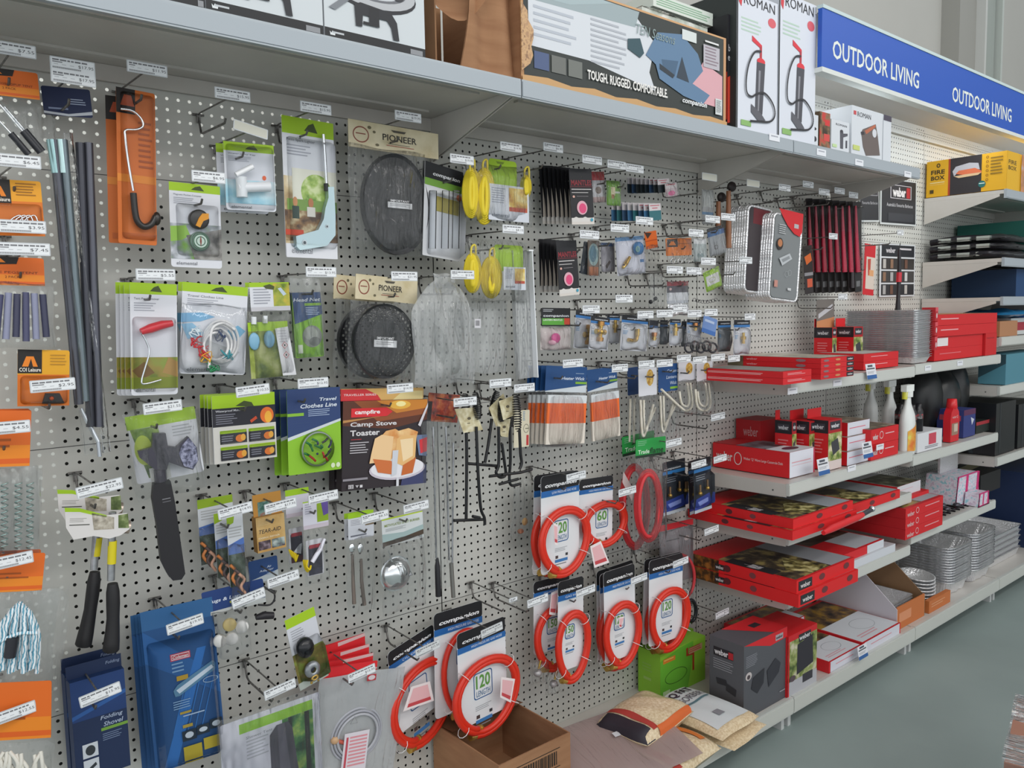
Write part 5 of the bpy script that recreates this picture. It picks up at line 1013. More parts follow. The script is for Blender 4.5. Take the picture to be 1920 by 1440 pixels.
# ================================================================== bay 2
for a in (((1001, 892), (1078, 880), (998, 1080), .09, (1030, 1010, 40, 66), 'rear hose card of the upper pair, peeping out at the left', '120', 'LOW PRESSURE GAS HOSE', None),
          ((1014, 894), (1085, 878), (1012, 1080), .15, (1052, 1012, 48, 66), 'front hose card of the upper row, label 120, left of the 60 label card', '120', 'LOW PRESSURE GAS HOSE', ((1022, 976), (1030, 980), (1030, 1018), (1024, 1016))),
          ((1086, 900), (1150, 895), (1088, 1030), .10, (1128, 980, 42, 44), 'hose card with label 60 and a long pink striped tag below', '60', 'HIGH PRESSURE GAS HOSE', ((1092, 1020), (1112, 1010), (1128, 1050), (1100, 1060))),
          ((1000, 1092), (1068, 1078), (1003, 1230), .08, (1036, 1192, 40, 62), 'rear hose card with label 150 on the middle row', '150', 'HIGH PRESSURE GAS HOSE', ((1020, 1106), (1034, 1100), (1028, 1148), (1016, 1146))),
          ((1046, 1092), (1094, 1080), (1046, 1262), .14, (1068, 1208, 33, 68), 'front hose card with label 150 on the middle row', '150', 'GAS HOSE', None),
          ((1118, 1072), (1186, 1048), (1120, 1240), .07, (1146, 1180, 34, 66), 'rearmost hose card behind the middle label 120 card', '120', 'HIGH PRESSURE GAS HOSE', None),
          ((1124, 1078), (1188, 1054), (1126, 1240), .10, (1150, 1186, 34, 66), 'middle hose card just behind the middle label 120 card', '120', 'HIGH PRESSURE GAS HOSE', None),
          ((1131, 1074), (1190, 1058), (1136, 1246), .15, (1161, 1186, 36, 63), 'front hose card with label 120 in the middle of the middle row', '120', 'HIGH PRESSURE GAS HOSE', ((1146, 1152), (1156, 1150), (1150, 1172), (1146, 1170))),
          ((1208, 1050), (1278, 1036), (1206, 1210), .09, (1240, 1160, 36, 60), 'rear hose card at the right end of the middle row', '120', 'HIGH PRESSURE GAS HOSE', None),
          ((1217, 1052), (1281, 1040), (1219, 1214), .14, (1250, 1158, 38, 60), 'front hose card at the right end of the middle row, above the green boxes', '120', 'HIGH PRESSURE GAS HOSE', None)):
    TL, TR, BL, d, coil, lab, num, sub, tg = a; hose(TL, TR, BL, d, coil, lab, num, (.0088, 2), sub, tg, ring=d > .095 or 'rear hose card with label' in lab)
for k, (x, y) in enumerate(((1008, 1268), (1038, 1288))):
    g = Hang('bagged_regulator', ['left bagged valve knob hanging under the label 150 hoses', 'right bagged valve knob hanging under the label 150 hoses'][k], 'valve knob', (x-8, y-20), (x+10, y-22), (x-8, y+6), .10)
    g.part('valve_knob', MB().ball(g.P(x, y-6, .01), (.014, .011, .012), 'aaa7a8:.35:.3').tube([g.P(x+2, y-14, .01), g.P(x+6, y-30, .01)], .0035, 'brass')); g.bag(x-14, y-26, x+18, y+8, h=.014, seed=130+k)
# ---- green header hoses
for k, (TL, TR, BL, d) in enumerate((((1166, 820), (1226, 806), (1166, 857), .08), ((1192, 825), (1248, 818), (1193, 860), .15))):
    g = Hang('bagged_hose', ['red hose coil bagged under a green trade header, rear one', 'red hose coil bagged under a green trade header, front one'][k], 'bagged hose', TL, TR, BL, d, 'green header hose bags')
    g.card('2a9a48', [('t', 'Trade', .08, .58, .45, .8, 'e2ecdf', .01), ('t', 'flame', .45, .52, .92, .84, '183a22', .02, .2), ('r', 0, .86, 1, 1, '1c3424'), ('l', .06, .1, .36, .4, '7ab88a', 3)], name='header_card')
    cx, cy, rx, ry = ((1190, 950, 26, 78), (1216, 948, 24, 66))[k]
    for q in range(3): g.part('red_hose', MB().tube([g.P(cx+(rx-3*q)*math.cos(t), cy+(ry-4*q)*math.sin(t), .010+.007*q) for t in [2*math.pi*i/30 for i in range(30)]], .0068, 'd2343a:.45', 8, closed=True))
    if k == 0:
        m = MB(); q = [g.L(*p, .03) for p in ((1168, 884), (1188, 920), (1184, 940), (1166, 904))]; ar = sum(q[i][0]*q[(i+1) % 4][1]-q[(i+1) % 4][0]*q[i][1] for i in range(4)); m.slab(q if ar > 0 else q[::-1], .032, .0325, 'd8c4c4'); g.part('warning_tag', m)
    g.bag(cx-rx-2, 860, cx+rx+6, 1024, h=.03, seed=140+k, wob=.002)
# ---- burner packs (blue flame print)
for k, (x, d, y) in enumerate(((1242, .10, 868), (1290, .12, 866), (1300, .17, 864))):
    g = Hang('burner_pack', 'blister with round brass burners over a blue flame print, '+['left of three', 'middle of three', 'right of three'][k], 'burner pack', (x, y), (x+[42, 22, 32][k], y-10), (x+1, y+100), d, 'brass burner blisters')
    g.card('2a3038', [('r', 0, 0, 1, .1, '1c1e26'), ('t', 'companion', .06, .12, .8, .17, 'c9ccd2', .02, .2), ('r', 0, .18, 1, .24, '2f78b8'), ('l', .1, .30, .7, .42, '8a8f98', 3), ('p', [(.1, .74), (.9, .68), (1, .9), (0, .96)], '30459a'), ('p', [(.2, .8), (.8, .76), (.8, .84), (.3, .88)], '8f9ee0'), ('r', 0, .94, 1, 1, 'b8c0c8')])
    for (cx, cy) in ((.2, .62), (.62, .56), (.9, .6))[:3 if k == 0 else 2]:
        X, Y = g.L(cx, cy); g.part('brass_burner', MB().ball((X, Y, .012), (.0075, .0075, .0075), 'brass').tube([(X, Y, .012), (X, Y+.03, .012)], .004, '9a7a5a:.35:.6')); 
    g.part('blister', MB().bubble(.04*g.w, -.25*g.h, .97*g.w, -.9*g.h, .001, .024, 'blister'))
g = Hang('bagged_hose', 'smoky bagged hose pack with red header low behind the burner packs', 'bagged hose', (1236, 986), (1300, 975), (1240, 1100), .06)
g.card('8a8488', [('r', 0, 0, 1, .10, 'c0222c'), ('e', .8, .3, .08, .04, 'c8b8b8'), ('l', .2, .27, .6, .31, '5a585c', 1)]); g.part('red_hose', MB().tube([g.P(1276+26*math.cos(t), 1082+42*math.sin(t), .012) for t in [2*math.pi*i/26 for i in range(26)]], .006, 'c83a40:.5', 7, closed=True)); g.bag(0, .1, 1, 1.5, h=.02, seed=150)
# ---- heater wicks
def wick(TL, TR, BL, d, lab, wide, kx):
    g = Hang('heater_wick_pack', lab, 'heater wick', TL, TR, BL, d, 'heater wick packs', 60)
    g.card('1d4a80', [('t', 'Heater Wick', .38, .40, .95, .52, 'd8e0ec', .02, .2), ('l', .72, .25, .93, .30, '9fb4cc', 1), ('r', .72, .58, 1, .67, '7fb03a'), ('p', [(0, .96), (1, .70), (1, 1), (0, 1)], 'cdd4da')], name='header_card')
    m = MB(); x1, y1 = g.L(TL[0]+kx, 758 if wide else 752, .004); 
    W = g.w; y = -g.h-.004; m.box((.006, y-.088, .002), (W-.004, y-.028, .010), 'ee6c28'); m.box((.006, y-.028, .002), (W-.004, y-.004, .010), 'd9dde0'); m.box((.006, y-.150, .002), (W-.004, y-.088, .010), 'e2d8cc')
    g.part('flat_wick', m); g.part('clear_bag', MB().pillow(0, -g.h, W, -g.h-.165, .004, .013, 'film', len(lab), wob=.0015))
    return g
for k, (o, dd) in enumerate(((-34, .06), (-26, .075), (-18, .09), (-9, .105), (0, .13))):
    wick((1024+o, 685), (1101+o, 690), (1026+o, 735), dd, 'blue headed heater wick pack, '+['rearmost of the left five', 'fourth from the front of the left five', 'third from the front of the left five', 'second from the front of the left five', 'front one of the left five'][k], True, 0)
wick((1100, 694), (1156, 686), (1101, 736), .11, 'heater wick pack right of the left five', True, 0)
# ---- lantern wicks and small bags below
WK = [(1176, 690, 20, .07, '23406e', 'navy headed pack of cotton wicks nearest the heater wicks', 0), (1197, 692, 34, .13, 'd8d8de', 'white card of cotton wicks with a brass burner print', 1), (1234, 684, 36, .12, '1f4c84', 'blue lantern wick card', 2), (1272, 680, 32, .13, 'd6d4da', 'white card of looped cotton wicks with brass print, left of two', 1), (1306, 680, 30, .14, 'd6d4da', 'white card of looped cotton wicks with brass print, right of two', 1)]
for i, (x, y, w, d, cm, lab, ty) in enumerate(WK):
    g = Hang('lantern_wick_pack', lab, 'lantern wick', (x, y), (x+w, y-3), (x+1, y+52 if i < 3 else y+36), d, 'cotton wick packs')
    g.card(cm, {0: [], 1: [('e', .62, .35, .2, .3, 'pic:a87a2c:c89c44:e0c070:90')], 2: [('t', 'Cotton', .45, .2, .95, .32, 'c8d4e4', .01, .2), ('t', 'Lantern', .40, .42, .95, .54, 'c8d4e4', .01, .2), ('t', 'Wick', .6, .64, .95, .76, 'c8d4e4', .01, .2), ('r', .6, .84, 1, .92, '86b83a')]}[ty], name='header_card')
    b = y+58 if i < 3 else y+40
    if i == 0: P = [[(x+4, b+80), (x+6, b)], [(x+12, b+82), (x+14, b)]]
    elif i < 3: P = [[(x+4, b), (x+7, b+60), (x+13, b+62), (x+w-6, b+8)], [(x+10, b), (x+11, b+52), (x+16, b+50), (x+w-2, b+14)]]
    else: P = [[(x-2+30*(i-4), b+10), (x+2, b+42), (x+16, b+50), (x+26, b+38), (x+22, b-2)], [(x+2, b+14), (x+6, b+36), (x+16, b+42), (x+20, b+30), (x+16, b-2)]]
    for p in P: g.part('cotton_wick', MB().tube([g.P(a, c, .010) for a, c in smooth(p, 6)], .0042, 'fibre', 7))
    g.bag(x, b-6, x+w+3, b+ (88 if i < 3 else 56), h=.016, seed=160+i)
# ---- black mantle packs, fanned
def mantle(TL, TR, BL, d, lab, front, grp):
    g = Hang('mantle_pack', lab, 'mantle pack', TL, TR, BL, d, grp, 14)
    g.card('19191d' , [('r', 0, .0, 1, 1, '1b1b20'), ('p', [(.02, .40), (.24, .42), (.34, 1), (.0, 1)] if 0 else [(.16, .36), (.36, .9), (.40, 1), (.04, 1), (.06, .9)], 'cfc4b8' if not front else '1b1b20'), ('r', 0, .88, 1, 1, 'd6cfc8'), ('p', [(0, .9), (.2, .86), (.4, .9), (.6, .86), (.8, .9), (1, .87), (1, .95), (0, .95)], 'd8d4d0')]+([('t', 'MANTLES', .06, .20, .96, .30, '8c2a34', .03), ('r', .0, .31, 1, .33, '5a1e26'), ('l', .06, .36, .95, .40, 'c4c0c0', 1), ('l', .06, .42, .8, .455, 'b4b0b0', 1), ('e', .14, .50, .05, .022, 'd8a89c'), ('l', .26, .49, .8, .51, '8a8488', 1), ('e', .48, .70, .23, .125, 'd9a8b4'), ('e', .50, .71, .16, .09, 'd84878'), ('e', .88, .92, .06, .03, '3f9ab4')] if front else []), r=.02)
    return g
for k in range(9):
    x = 1010+8.2*k; mantle((x, 310+1.0*k), (x+26, 312+k), (x+8, 420), .04+.012*k, 'black mantle pack of the upper fan, '+ORD[k+1]+' from the left' if k else 'black mantle pack of the upper fan, leftmost', False, 'upper fan of black mantle packs')
mantle((1066, 316), (1108, 322), (1078, 421), .16, 'front mantle pack of the upper fan with pink oval on a black card', True, 'upper fan of black mantle packs')
for k in range(5):
    x = 1010+7*k; mantle((x, 448+k), (x+24, 450+k), (x+3+k, 548), .05+.02*k, 'black mantle pack of the lower fan, '+ORD[k+1]+' from the left' if k else 'black mantle pack of the lower fan, leftmost', False, 'lower fan of black mantle packs')
mantle((1042, 452), (1080, 450), (1049, 556), .16, 'front mantle pack of the lower fan with pink oval on a black card', True, 'lower fan of black mantle packs')
g = Hang('mantle_pack', 'black and green lantern mantle card with a bright pink sachet below', 'mantle pack', (1015, 577), (1069, 578), (1015, 612), .14)
g.card('1a1b1f', [('t', 'companion', .06, .36, .95, .52, 'dcdee2', .02), ('p', [(.02, .56), (.82, .56), (.82, .92), (.02, .92)], '58a03a'), ('t', 'LANTERN MANTLES', .06, .6, .72, .7, 'e4ecde', .02), ('r', .78, .55, .98, .9, 'c4442c'), ('l', .05, .08, .4, .25, 'b4b6ba', 2)])
x0, y0 = g.L(1014, 615, .003); x1, y1 = g.L(1070, 655, .003); m = MB(); m.rect(x0, y0, x1, y1, .002, 'cfc4c2'); g.part('white_insert', m); g.part('pink_mantle', MB().ball(g.P(1042, 634, .010), (.018, .015, .007), 'e0559c:.4').ball(g.P(1036, 642, .010), (.016, .008, .006), 'e6b4c4:.5')); g.bag(1013, 612, 1072, 656, h=.018, seed=170)
# ---- small carded goods under the top shelf
SM = [ # TLx,TLy,TRx,TRy,BLx,BLy,d,base,layers,label
 (1106, 322, 1132, 326, 1114, 380, .13, 'c4c2c6', [('r', 0, 0, 1, .28, 'b8282e'), ('e', .5, .6, .22, .12, '7a6a60'), ('r', 0, .82, 1, 1, 'b49a98')], 'small red topped card with a steel fitting right of the mantle fan'),
 (1137, 338, 1163, 338, 1136, 385, .14, '6ea02c', [('r', .3, .25, .6, .6, 'd8c8a8'), ('r', .32, .55, .52, .72, '9a6a3a'), ('r', .6, .42, .95, .5, 'c4cac0')], 'small green card with a white and brass valve'),
 (1095, 452, 1118, 452, 1084, 512, .10, '3c4654', [('e', .7, .45, .3, .3, '6a8a9a')], 'dark blister left of the round glass lamp pack'),
 (1102, 450, 1124, 450, 1100, 516, .12, '6e5a4a', [('e', .5, .4, .44, .32, '8aa4a4'), ('e', .45, .38, .3, .24, '4a7486'), ('r', .1, .75, .9, 1, 'a8643c')], 'copper and glass coloured blister in the second row'),
 (1126, 455, 1152, 448, 1120, 510, .12, 'a09ca4', [('r', 0, 0, 1, .12, '35588a'), ('p', [(.3, .8), (.6, .6), (.7, .66), (.4, .9)], '4a3a34')], 'grey card with a small dark brass jet'),
 (1248, 447, 1296, 446, 1248, 480, .15, 'e07c1e', [('r', .04, .06, .45, .5, '1d1512'), ('p', [(.1, .4), (.2, .18), (.3, .18), (.38, .4)], 'd87a24'), ('r', .45, .3, 1, .33, '8a4a14')], 'orange header pack of steel rings in the second row'),
 (1300, 447, 1324, 448, 1302, 492, .15, 'b4bcbc', [('r', 0, 0, 1, .22, 'd9dadc'), ('e', .4, .7, .13, .09, '8a9a9c'), ('e', .65, .7, .13, .09, '8a9a9c')], 'pale bagged o-ring pack beside the orange header pack'),
 (1325, 430, 1356, 420, 1330, 482, .14, 'a4a6aa', [('r', 0, 0, 1, .12, '23242a'), ('r', 0, .12, 1, .3, '3f6ea6'), ('o', .4, .72, .12, .08, .002, '55504e')], 'black and blue topped bag with a rubber ring'),
 (1316, 355, 1338, 352, 1312, 420, .12, '9a9a9a', [('r', 0, 0, 1, .5, 'a8aaa8'), ('r', .0, .64, 1, .72, '50789c')], 'faded grey card hanging right of the seam under the shelf'),
 (1250, 528, 1290, 526, 1248, 570, .14, 'c8ccd4', [('r', 0, 0, 1, .2, 'a0303c'), ('r', 0, .2, 1, .5, '5a5660'), ('e', .16, .34, .06, .06, 'd8b4b4'), ('r', 0, .5, 1, .86, 'dcdde2')], 'red and white card over a shiny foil sachet'),
 (1318, 512, 1348, 500, 1328, 548, .15, '9cc42c', [('r', .1, .25, .9, .75, 'dcd8dc'), ('o', .45, .5, .22, .12, .0015, 'a8b04a')], 'tilted lime framed card with a small ring'),
]
for i, (a, b, c, e, f, gg, d, base, lay, lab) in enumerate(SM):
    g = Hang('small_carded_part', lab, 'carded part', (a, b), (c, e), (f, gg), d, 'small carded parts in the upper right of the board'); g.card(base, lay)
    g.bag(.0, .0, 1, 1.25 if i in (5, 9) else 1.03, h=.008, seed=180+i)
    if i == 5:
        for q in range(3): g.part('steel_ring', MB().tube([g.P(1262+13*q+4*math.cos(t), 489+5*math.sin(t), .008) for t in [2*math.pi*j/14 for j in range(14)]], .0012, 'chrome', 5, closed=True))
    if i == 9: g.part('foil_sachet', MB().pillow(.002, -g.h, g.w-.002, -g.h*1.55, .003, .006, 'foil', 3))
    if i == 10:
        for q in range(9): g.part('o_ring', MB().tube([g.P(1302+5*q+3*math.cos(t), 566-2*(q-4)**2/8+3*math.sin(t), .006) for t in [2*math.pi*j/10 for j in range(10)]], .0009, '4a484c', 5, closed=True))
# copper lamp blister and blue knob
g = Hang('gas_fitting_pack', 'white card with a round blue knob and a brass jet', 'gas fitting', (1153, 446), (1206, 443), (1160, 518), .15, None, 50)
g.card('d4d4e0', [('r', 0, 0, 1, .1, '6f9cc8'), ('r', .82, .62, .96, .7, '4a7ab0'), ('l', .1, .82, .6, .9, 'b4b6c4', 2)])
g.part('blue_knob', MB().lathe([(0, .020), (.012, .020), (.020, .014), (.021, .004), (.018, .001)], '2873ac:.35', 24, g.P(1193, 466, .002))); c = g.L(1195, 467, .02); g.part('knob_mark', MB().ring(c[0], c[1], .0225, .009, .009, .0015, 'a8cc9c').ring(c[0], c[1], .0226, .005, .005, .0012, 'a8cc9c'))
g.part('brass_jet', MB().tube([g.P(1181, 482, .010), g.P(1174, 494, .010), g.P(1168, 502, .010)], .006, 'brass', 10, rs=[.005, .007, .005]).ball(g.P(1170, 498, .010), .0055, '4a3a34:.4')); g.bag(0, 0, 1, 1, h=.022, seed=200)
g = Hang('fire_lighter_pack', 'small orange card slanting on its hook right of the blue knob', 'carded part', (1208, 436), (1230, 432), (1212, 468), .08); g.card('dc661c', [('p', [(0, 0), (.6, .1), (.2, .4)], '3a2014'), ('r', 0, .5, 1, .56, 'b8480e')]); g.bag(0, .8, 1, 1.7, h=.008, seed=201)
# ---- drill-bit like stacks of narrow jet cards (two rows)
for row, (x, y, n, st) in enumerate(((1176, 332, 8, 8), (1146, 378, 8, 10))):
    for k in range(n):
        d = .05+.014*k; cl = ['23303a', '2f4a6a', '2c3438', '1f2a30'][(k+row) % 4]; last = k >= n-3
        g = Hang('jet_pack', 'narrow gas jet card of the %s row, %s from the left' % (['upper', 'lower'][row], (ORD[k+1] or 'first') if k else 'first'), 'jet card', (x+st*k, y+k*.6), (x+st*k+(22 if last else 12), y+2), (x+st*k+1, y+(30 if row == 0 else 36)), d, 'narrow gas jet cards')
        g.card(cl if row == 0 else ['3f6e96', '2f6a72', '35506e'][k % 3], [('r', .0, .0, 1, .42, 'd4ccce')]+([('l', .1, .1, .9, .2, 'c03048', 1), ('l', .25, .25, .75, .36, 'c03048', 1)] if last else []))
g = Hang('jet_pack', 'clear round sachet with a pink print at the end of the upper jet cards', 'jet card', (1246, 344), (1268, 342), (1250, 370), .16); g.card('c8b8bc', [('r', .0, .0, 1, .4, 'd4ccce'), ('l', .1, .1, .9, .24, 'c03048', 1), ('e', .5, .75, .3, .18, 'd86a98')]); g.bag(0, 0, 1.1, 1.1, h=.01, seed=210)
# ---- brass fittings row
BF = [ # x0,y0(top),w,h,skew,d,kind,label
 (1080, 580, 36, 72, -8, .10, 'tee', 'rear card of the brass tee valves', 1104, 628), (1108, 592, 36, 62, -8, .15, 'tee', 'front card with a brass tee valve', 1126, 622), (1138, 588, 24, 56, 0, .09, 'nipple', 'card with a brass elbow half hidden by the larger elbow card', 1154, 612),
 (1166, 590, 50, 66, -8, .15, 'elbow', 'wide card with a large brass elbow and black head', 1190, 630), (1218, 600, 16, 50, -2, .12, 'nut', 'narrow card with a copper nut and tail', 1227, 630), (1238, 600, 14, 46, 0, .08, None, 'dark narrow card left of the small brass nut card', 0, 0),
 (1256, 598, 20, 50, 0, .13, 'nipple', 'small bagged card with a brass nut', 1267, 618), (1278, 602, 12, 48, 0, .10, None, 'slim grey card between the small brass cards', 0, 0), (1288, 598, 26, 48, -2, .12, 'nut', 'card with a bronze knuckle fitting', 1304, 612),
 (1346, 602, 24, 58, 2, .10, None, 'pale blue card beside the rightmost brass nipple card', 0, 0), (1376, 600, 30, 66, 2, .15, 'nipple', 'rightmost brass nipple card of the row', 1394, 634)]
for i, (x, y, w, h, sk, d, kd, lab, fx, fy) in enumerate(BF):
    g = Hang('brass_fitting_pack', lab, 'brass fitting', (x, y), (x+w, y+2), (x+sk, y+h), d, 'carded brass fittings')
    g.card('cfd0d8' if kd else '5a6068', [('r', 0, 0, 1, .14, '1d1f25'), ('t', 'companion', .2, .06, .9, .115, 'c9ccd2', .03, .2), ('r', 0, .14, 1, .21, '3a78b8'), ('o', .14, .34, .07, .05, .0012, '5a7a9a'), ('l', .06, .44, .26, .56, '4a90c4', 3)] if w > 18 else [('r', 0, 0, 1, .2, '2a2c34'), ('r', 0, .2, 1, .28, '3a68a0')])
    if kd: brassfit(kd, g, fx, fy, {'tee': .0155, 'elbow': .0145, 'nipple': .0125, 'nut': .0115}[kd]); 
    g.bag(.02, .22, .98, .98, h=.018, seed=220+i, m='film_clean')
g = Hang('gasket_pack', 'clear bag with dark rubber gaskets and a blue header among the brass cards', 'gasket bag', (1320, 590), (1345, 600), (1316, 622), .15); g.card('6f8ec4', [('r', 0, .75, 1, 1, '3f6cb0'), ('r', .1, .2, .8, .34, 'b4c4e0')], name='header_card')
for i in range(5): g.part('rubber_gasket', MB().tube([g.P(1292+11*i+8*math.cos(t), 652-3*(i % 2)+9*math.sin(t), .008+.002*i) for t in [2*math.pi*j/14 for j in range(14)]], .0035, '34343a:.5', 6, closed=True))
g.bag(1284, 622, 1346, 668, h=.02, seed=240)
g = Hang('brass_fitting_pack', 'small bagged black clips hanging alone on a hook above the brass row', 'carded part', (1216, 512), (1240, 512), (1214, 575), .12); g.part('black_clip', MB().ball(g.P(1220, 566, .008), .007, '222226').ball(g.P(1229, 560, .008), .007, '26262a').tube([g.P(1226, 515, .004), g.P(1227, 555, .006)], .0012, '3a3a3e')); g.bag(0, 0, 1.3, 1.06, h=.012, seed=241)
g = Hang('bagged_regulator', 'clear bag with orange brown brass taps low beside the upper hoses', 'bagged taps', (962, 930), (1000, 940), (962, 1012), .06); g.part('brass_tap', MB().ball(g.P(984, 978, .008), (.010, .012, .006), 'c89a5a:.4').ball(g.P(976, 996, .008), (.012, .008, .006), 'b4785a:.4')); g.bag(0, -.4, 1, 1, h=.014, seed=242)
# ---- hooks of bay 2
HK2 = [(1110, 300, 42), (1156, 309, 38), (1190, 316, 36), (1330, 332, 30), (1412, 344, 24), (1471, 352, 22), (1515, 346, 20), (1545, 360, 20), (1574, 358, 19), (1600, 366, 17), (1208, 414, 34), (1162, 428, 38), (1105, 440, 36), (1336, 411, 32), (1365, 407, 30), (1305, 437, 28), (1398, 488, 24), (1328, 490, 28), (1265, 506, 30), (1301, 508, 28), (1170, 560, 32), (1108, 580, 32), (1210, 590, 30), (1246, 588, 30), (1275, 578, 26), (1302, 588, 26), (1333, 586, 24), (1406, 594, 20), (1074, 681, 38), (1162, 690, 30), (1212, 683, 30), (1246, 681, 30), (1282, 672, 26), (1312, 675, 26), (1346, 670, 26), (1376, 672, 22), (1346, 781, 26), (1263, 830, 30), (1350, 860, 24), (1080, 893, 36), (1176, 921, 36), (1310, 870, 28), (1334, 994, 32), (1276, 1054, 30), (1198, 1085, 30), (1098, 1108, 36), (1008, 1126, 38), (1562, 443, 16), (1688, 436, 12), (1580, 556, 17), (1354, 1150, 24)]
PL = ['over the upper mantle fan', 'above the small green valve card', 'above the upper row of jet cards', 'blank, half in shadow at the seam bracket', 'under the shelf above the wooden handled brush', 'above the foil tray pack', 'in the dark under the shelf, above the red lighters', 'in the dark, second above the red lighters', 'in the dark, third above the red lighters', 'rightmost under the short top shelf', 'below the lower row of jet cards', 'left of the blue knob card', 'above the lower mantle fan', 'crossing the copper coloured handles, left one', 'crossing the copper coloured handles, right one', 'above the orange header pack', 'in front of the foil pack side', 'beside the tilted lime card', 'above the red and white foil card', 'right of its twin above the foil card', 'empty, above the brass row', 'over the brass tee cards', 'above the wide elbow card', 'right of the elbow card', 'above the small nut card', 'above the bronze knuckle card', 'above the gasket bag', 'empty, right of the brass row', 'over the front heater wick', 'right of the heater wicks', 'above the white wick card', 'above the blue lantern wick card', 'above the left looped wicks', 'above the right looped wicks', 'below the pale blue card', 'below the rightmost brass card', 'empty wire pair beside the red boxes', 'beside the green trade header', 'on the big red casserole box side', 'over the front upper hose card', 'in front of the green header hose', 'over the burner packs', 'low beside the thin red boxes', 'over the right end hose card', 'over the middle hose card', 'over the front 150 hose card', 'over the rear 150 hose card', 'small white, among the red lighters', 'on the pegboard above the small poster', 'small white, below the red lighters', 'standing low on the pegboard behind the grey carton']
for (px, py, wp), lb in zip(HK2, PL):
    dd = .21; W_ = (at(px+wp/2, py, dd)-at(px-wp/2, py, dd)).length
    hook(px, py, 'peg hook and white ticket '+lb, random.choice(['$4.95', '$8.55', '$12.95', '$19.50', '$6.75', '$9.95']), dd, w=max(.05, min(.08, W_)), h=.0235, blank=px in (1330, 1412), roll=.0 if py < 700 else .04)
hook(962, 1124, 'peg hook standing empty and bare left of the 150 hose cards', '$9.95', .20, w=.03, h=.012)
# ================================================================== goods standing on the shelves
def pbox(name, label, cat, fl, fr, bl, top, z, base, front=(), left=(), topl=(), group=None, n=1, d0=None, d1=None, hgt=None, labels=None, twist=0.0, gap=.0006, **kw):
    """carton from photograph pixels of its foot on the level z: fl front-left, fr front-right, bl back-left (or d0), top = pixel row of the top of the front-left edge"""
    A = atz(fl[0], fl[1], z) if d1 is None else at(fl[0], fl[1], d1)
    dd = -A.y; B = at(fr[0], fr[1], dd); x0, x1 = A.x, B.x
    b = d0 if d0 is not None else max(.01, -atz(bl[0], bl[1], z).y)
    h = hgt*n if hgt else at(fl[0], top, dd).z-z
    out = []
    for k in range(n):
        out.append(box3(name, (labels[k] if labels else label), cat, x0, x1, b, dd, z+h/n*k, z+h/n*(k+1)-gap, base, front, left, topl, group, twist*(k % 3-1), **kw))
    return out
E1 = .0036
RD = 'cf1a22'; RW = 'dcdce2'
Z1t, Z2t, Z3t, Z4t = Z1+E1, Z2+E1, Z3+E1, Z4+E1
def thin(txt=''): return [('l', .12, .35, .86, .75, 'eab8b8', 2)]
def grill(sc=40): return [('r', 0, 0, 1, 1, 'b01820'), ('r', .06, .04, .94, .70, 'pic:1c1a18:4c4236:8a7a50:%d' % sc), ('r', .0, .7, 1, .72, RD), ('r', .04, .72, .96, .98, 'aeb2b8')]
# --- shelf 1, bay 3
pbox('thin_red_box', '', 'box', (1468, 722), (1521, 712), (1347, 708), 697, Z1t, RD, [('l', .15, .3, .8, .7, 'e6a0a4', 2)], thin('Weber Baby Q Accessories'), [('r', .04, .04, .96, .96, '8c8a84')], 'shrink wrapped thin red boxes', n=2, labels=['lower of two shrink wrapped thin red boxes nearest the pegboard hooks', 'upper of two shrink wrapped thin red boxes nearest the pegboard hooks'])
pbox('thin_red_box', '', 'box', (1539, 712), (1600, 699), None, 672, Z1t, RD, [('r', .78, .1, 1, .92, '26242a'), ('t', 'weber', .81, .3, .97, .7, 'd8d4d8', .02), ('e', .15, .5, .08, .22, '8a6a70'), ('e', .5, .45, .08, .2, 'c88a5a')], [('r', .0, .0, .18, 1, '6f6a52'), ('e', .8, .5, .05, .3, '8c6c72'), ('t', 'weber', .22, .3, .34, .7, 'e6b0b4', .01)], [('r', .03, .03, .97, .97, 'pic:9a948a:b4ac9c:d0cabc:16')], 'stack of four thin red boxes', n=4, d0=.05, labels=['thin red box with black end label, %s of its stack of four' % s for s in ('bottom', 'second from the bottom', 'third from the bottom', 'top')])
pbox('flat_red_box', '', 'box', (1619, 694), (1684, 681), None, 664, Z1t, RD, [('l', .2, .35, .8, .55, 'e6a8ac', 1)], [], [('r', .05, .05, .95, .95, 'b8b6b2')], 'pair of red drip tray boxes', n=2, d0=.12, labels=['lower red drip tray box left of the foil trays', 'upper red drip tray box left of the foil trays'])
def tabbox(fl, fr, top, z, d1, d0, lab, h, wide=False):
    o = pbox('hanging_tab_box', lab, 'small box', fl, fr, None, top, z, RD, [('r', .0, .0, 1, .25, 'a81820'), ('r', .12, .03, .88, .2, '2a2830'), ('t', 'weber', .2, .07, .8, .16, 'dcdcdf', .02), ('r', .0, .26, 1, .82, 'pic:55702c:9aa45a:d8cfae:40'), ('p', [(.2, .45), (.7, .38), (.85, .62), (.35, .72)], '3c3c42'), ('r', 0, .82, 1, 1, 'd8c8c4')], [('r', 0, .0, 1, .26, '1f1c22'), ('r', .15, .07, .85, .2, '3a3840'), ('t', 'weber', .2, .09, .8, .18, 'd4d4d8', .02), ('l', .2, .38, .8, .7, 'e0787c', 5)], [], 'red boxes with hanging tabs', hgt=h, d1=d1, d0=d0)[0]
    w = max(v.co.x for v in o.data.vertices); m = MB(); m.box((w*.0, -.002, h), (w, 0, h+.035), RD); m.disc(w/2, h+.02, 0, 0, 0, RD) if 0 else None
    t = m.build('hanging_tab', o); t['label'] = 'red hanging tab'
tabbox((1560, 655), (1568, 652), 608, Z1t, .17, .09, 'red box with black logo panel on shelf one, left of its twin', .165)
tabbox((1600, 655), (1617, 650), 608, Z1t, .20, .12, 'red box with black logo panel on shelf one, right of its twin', .165)
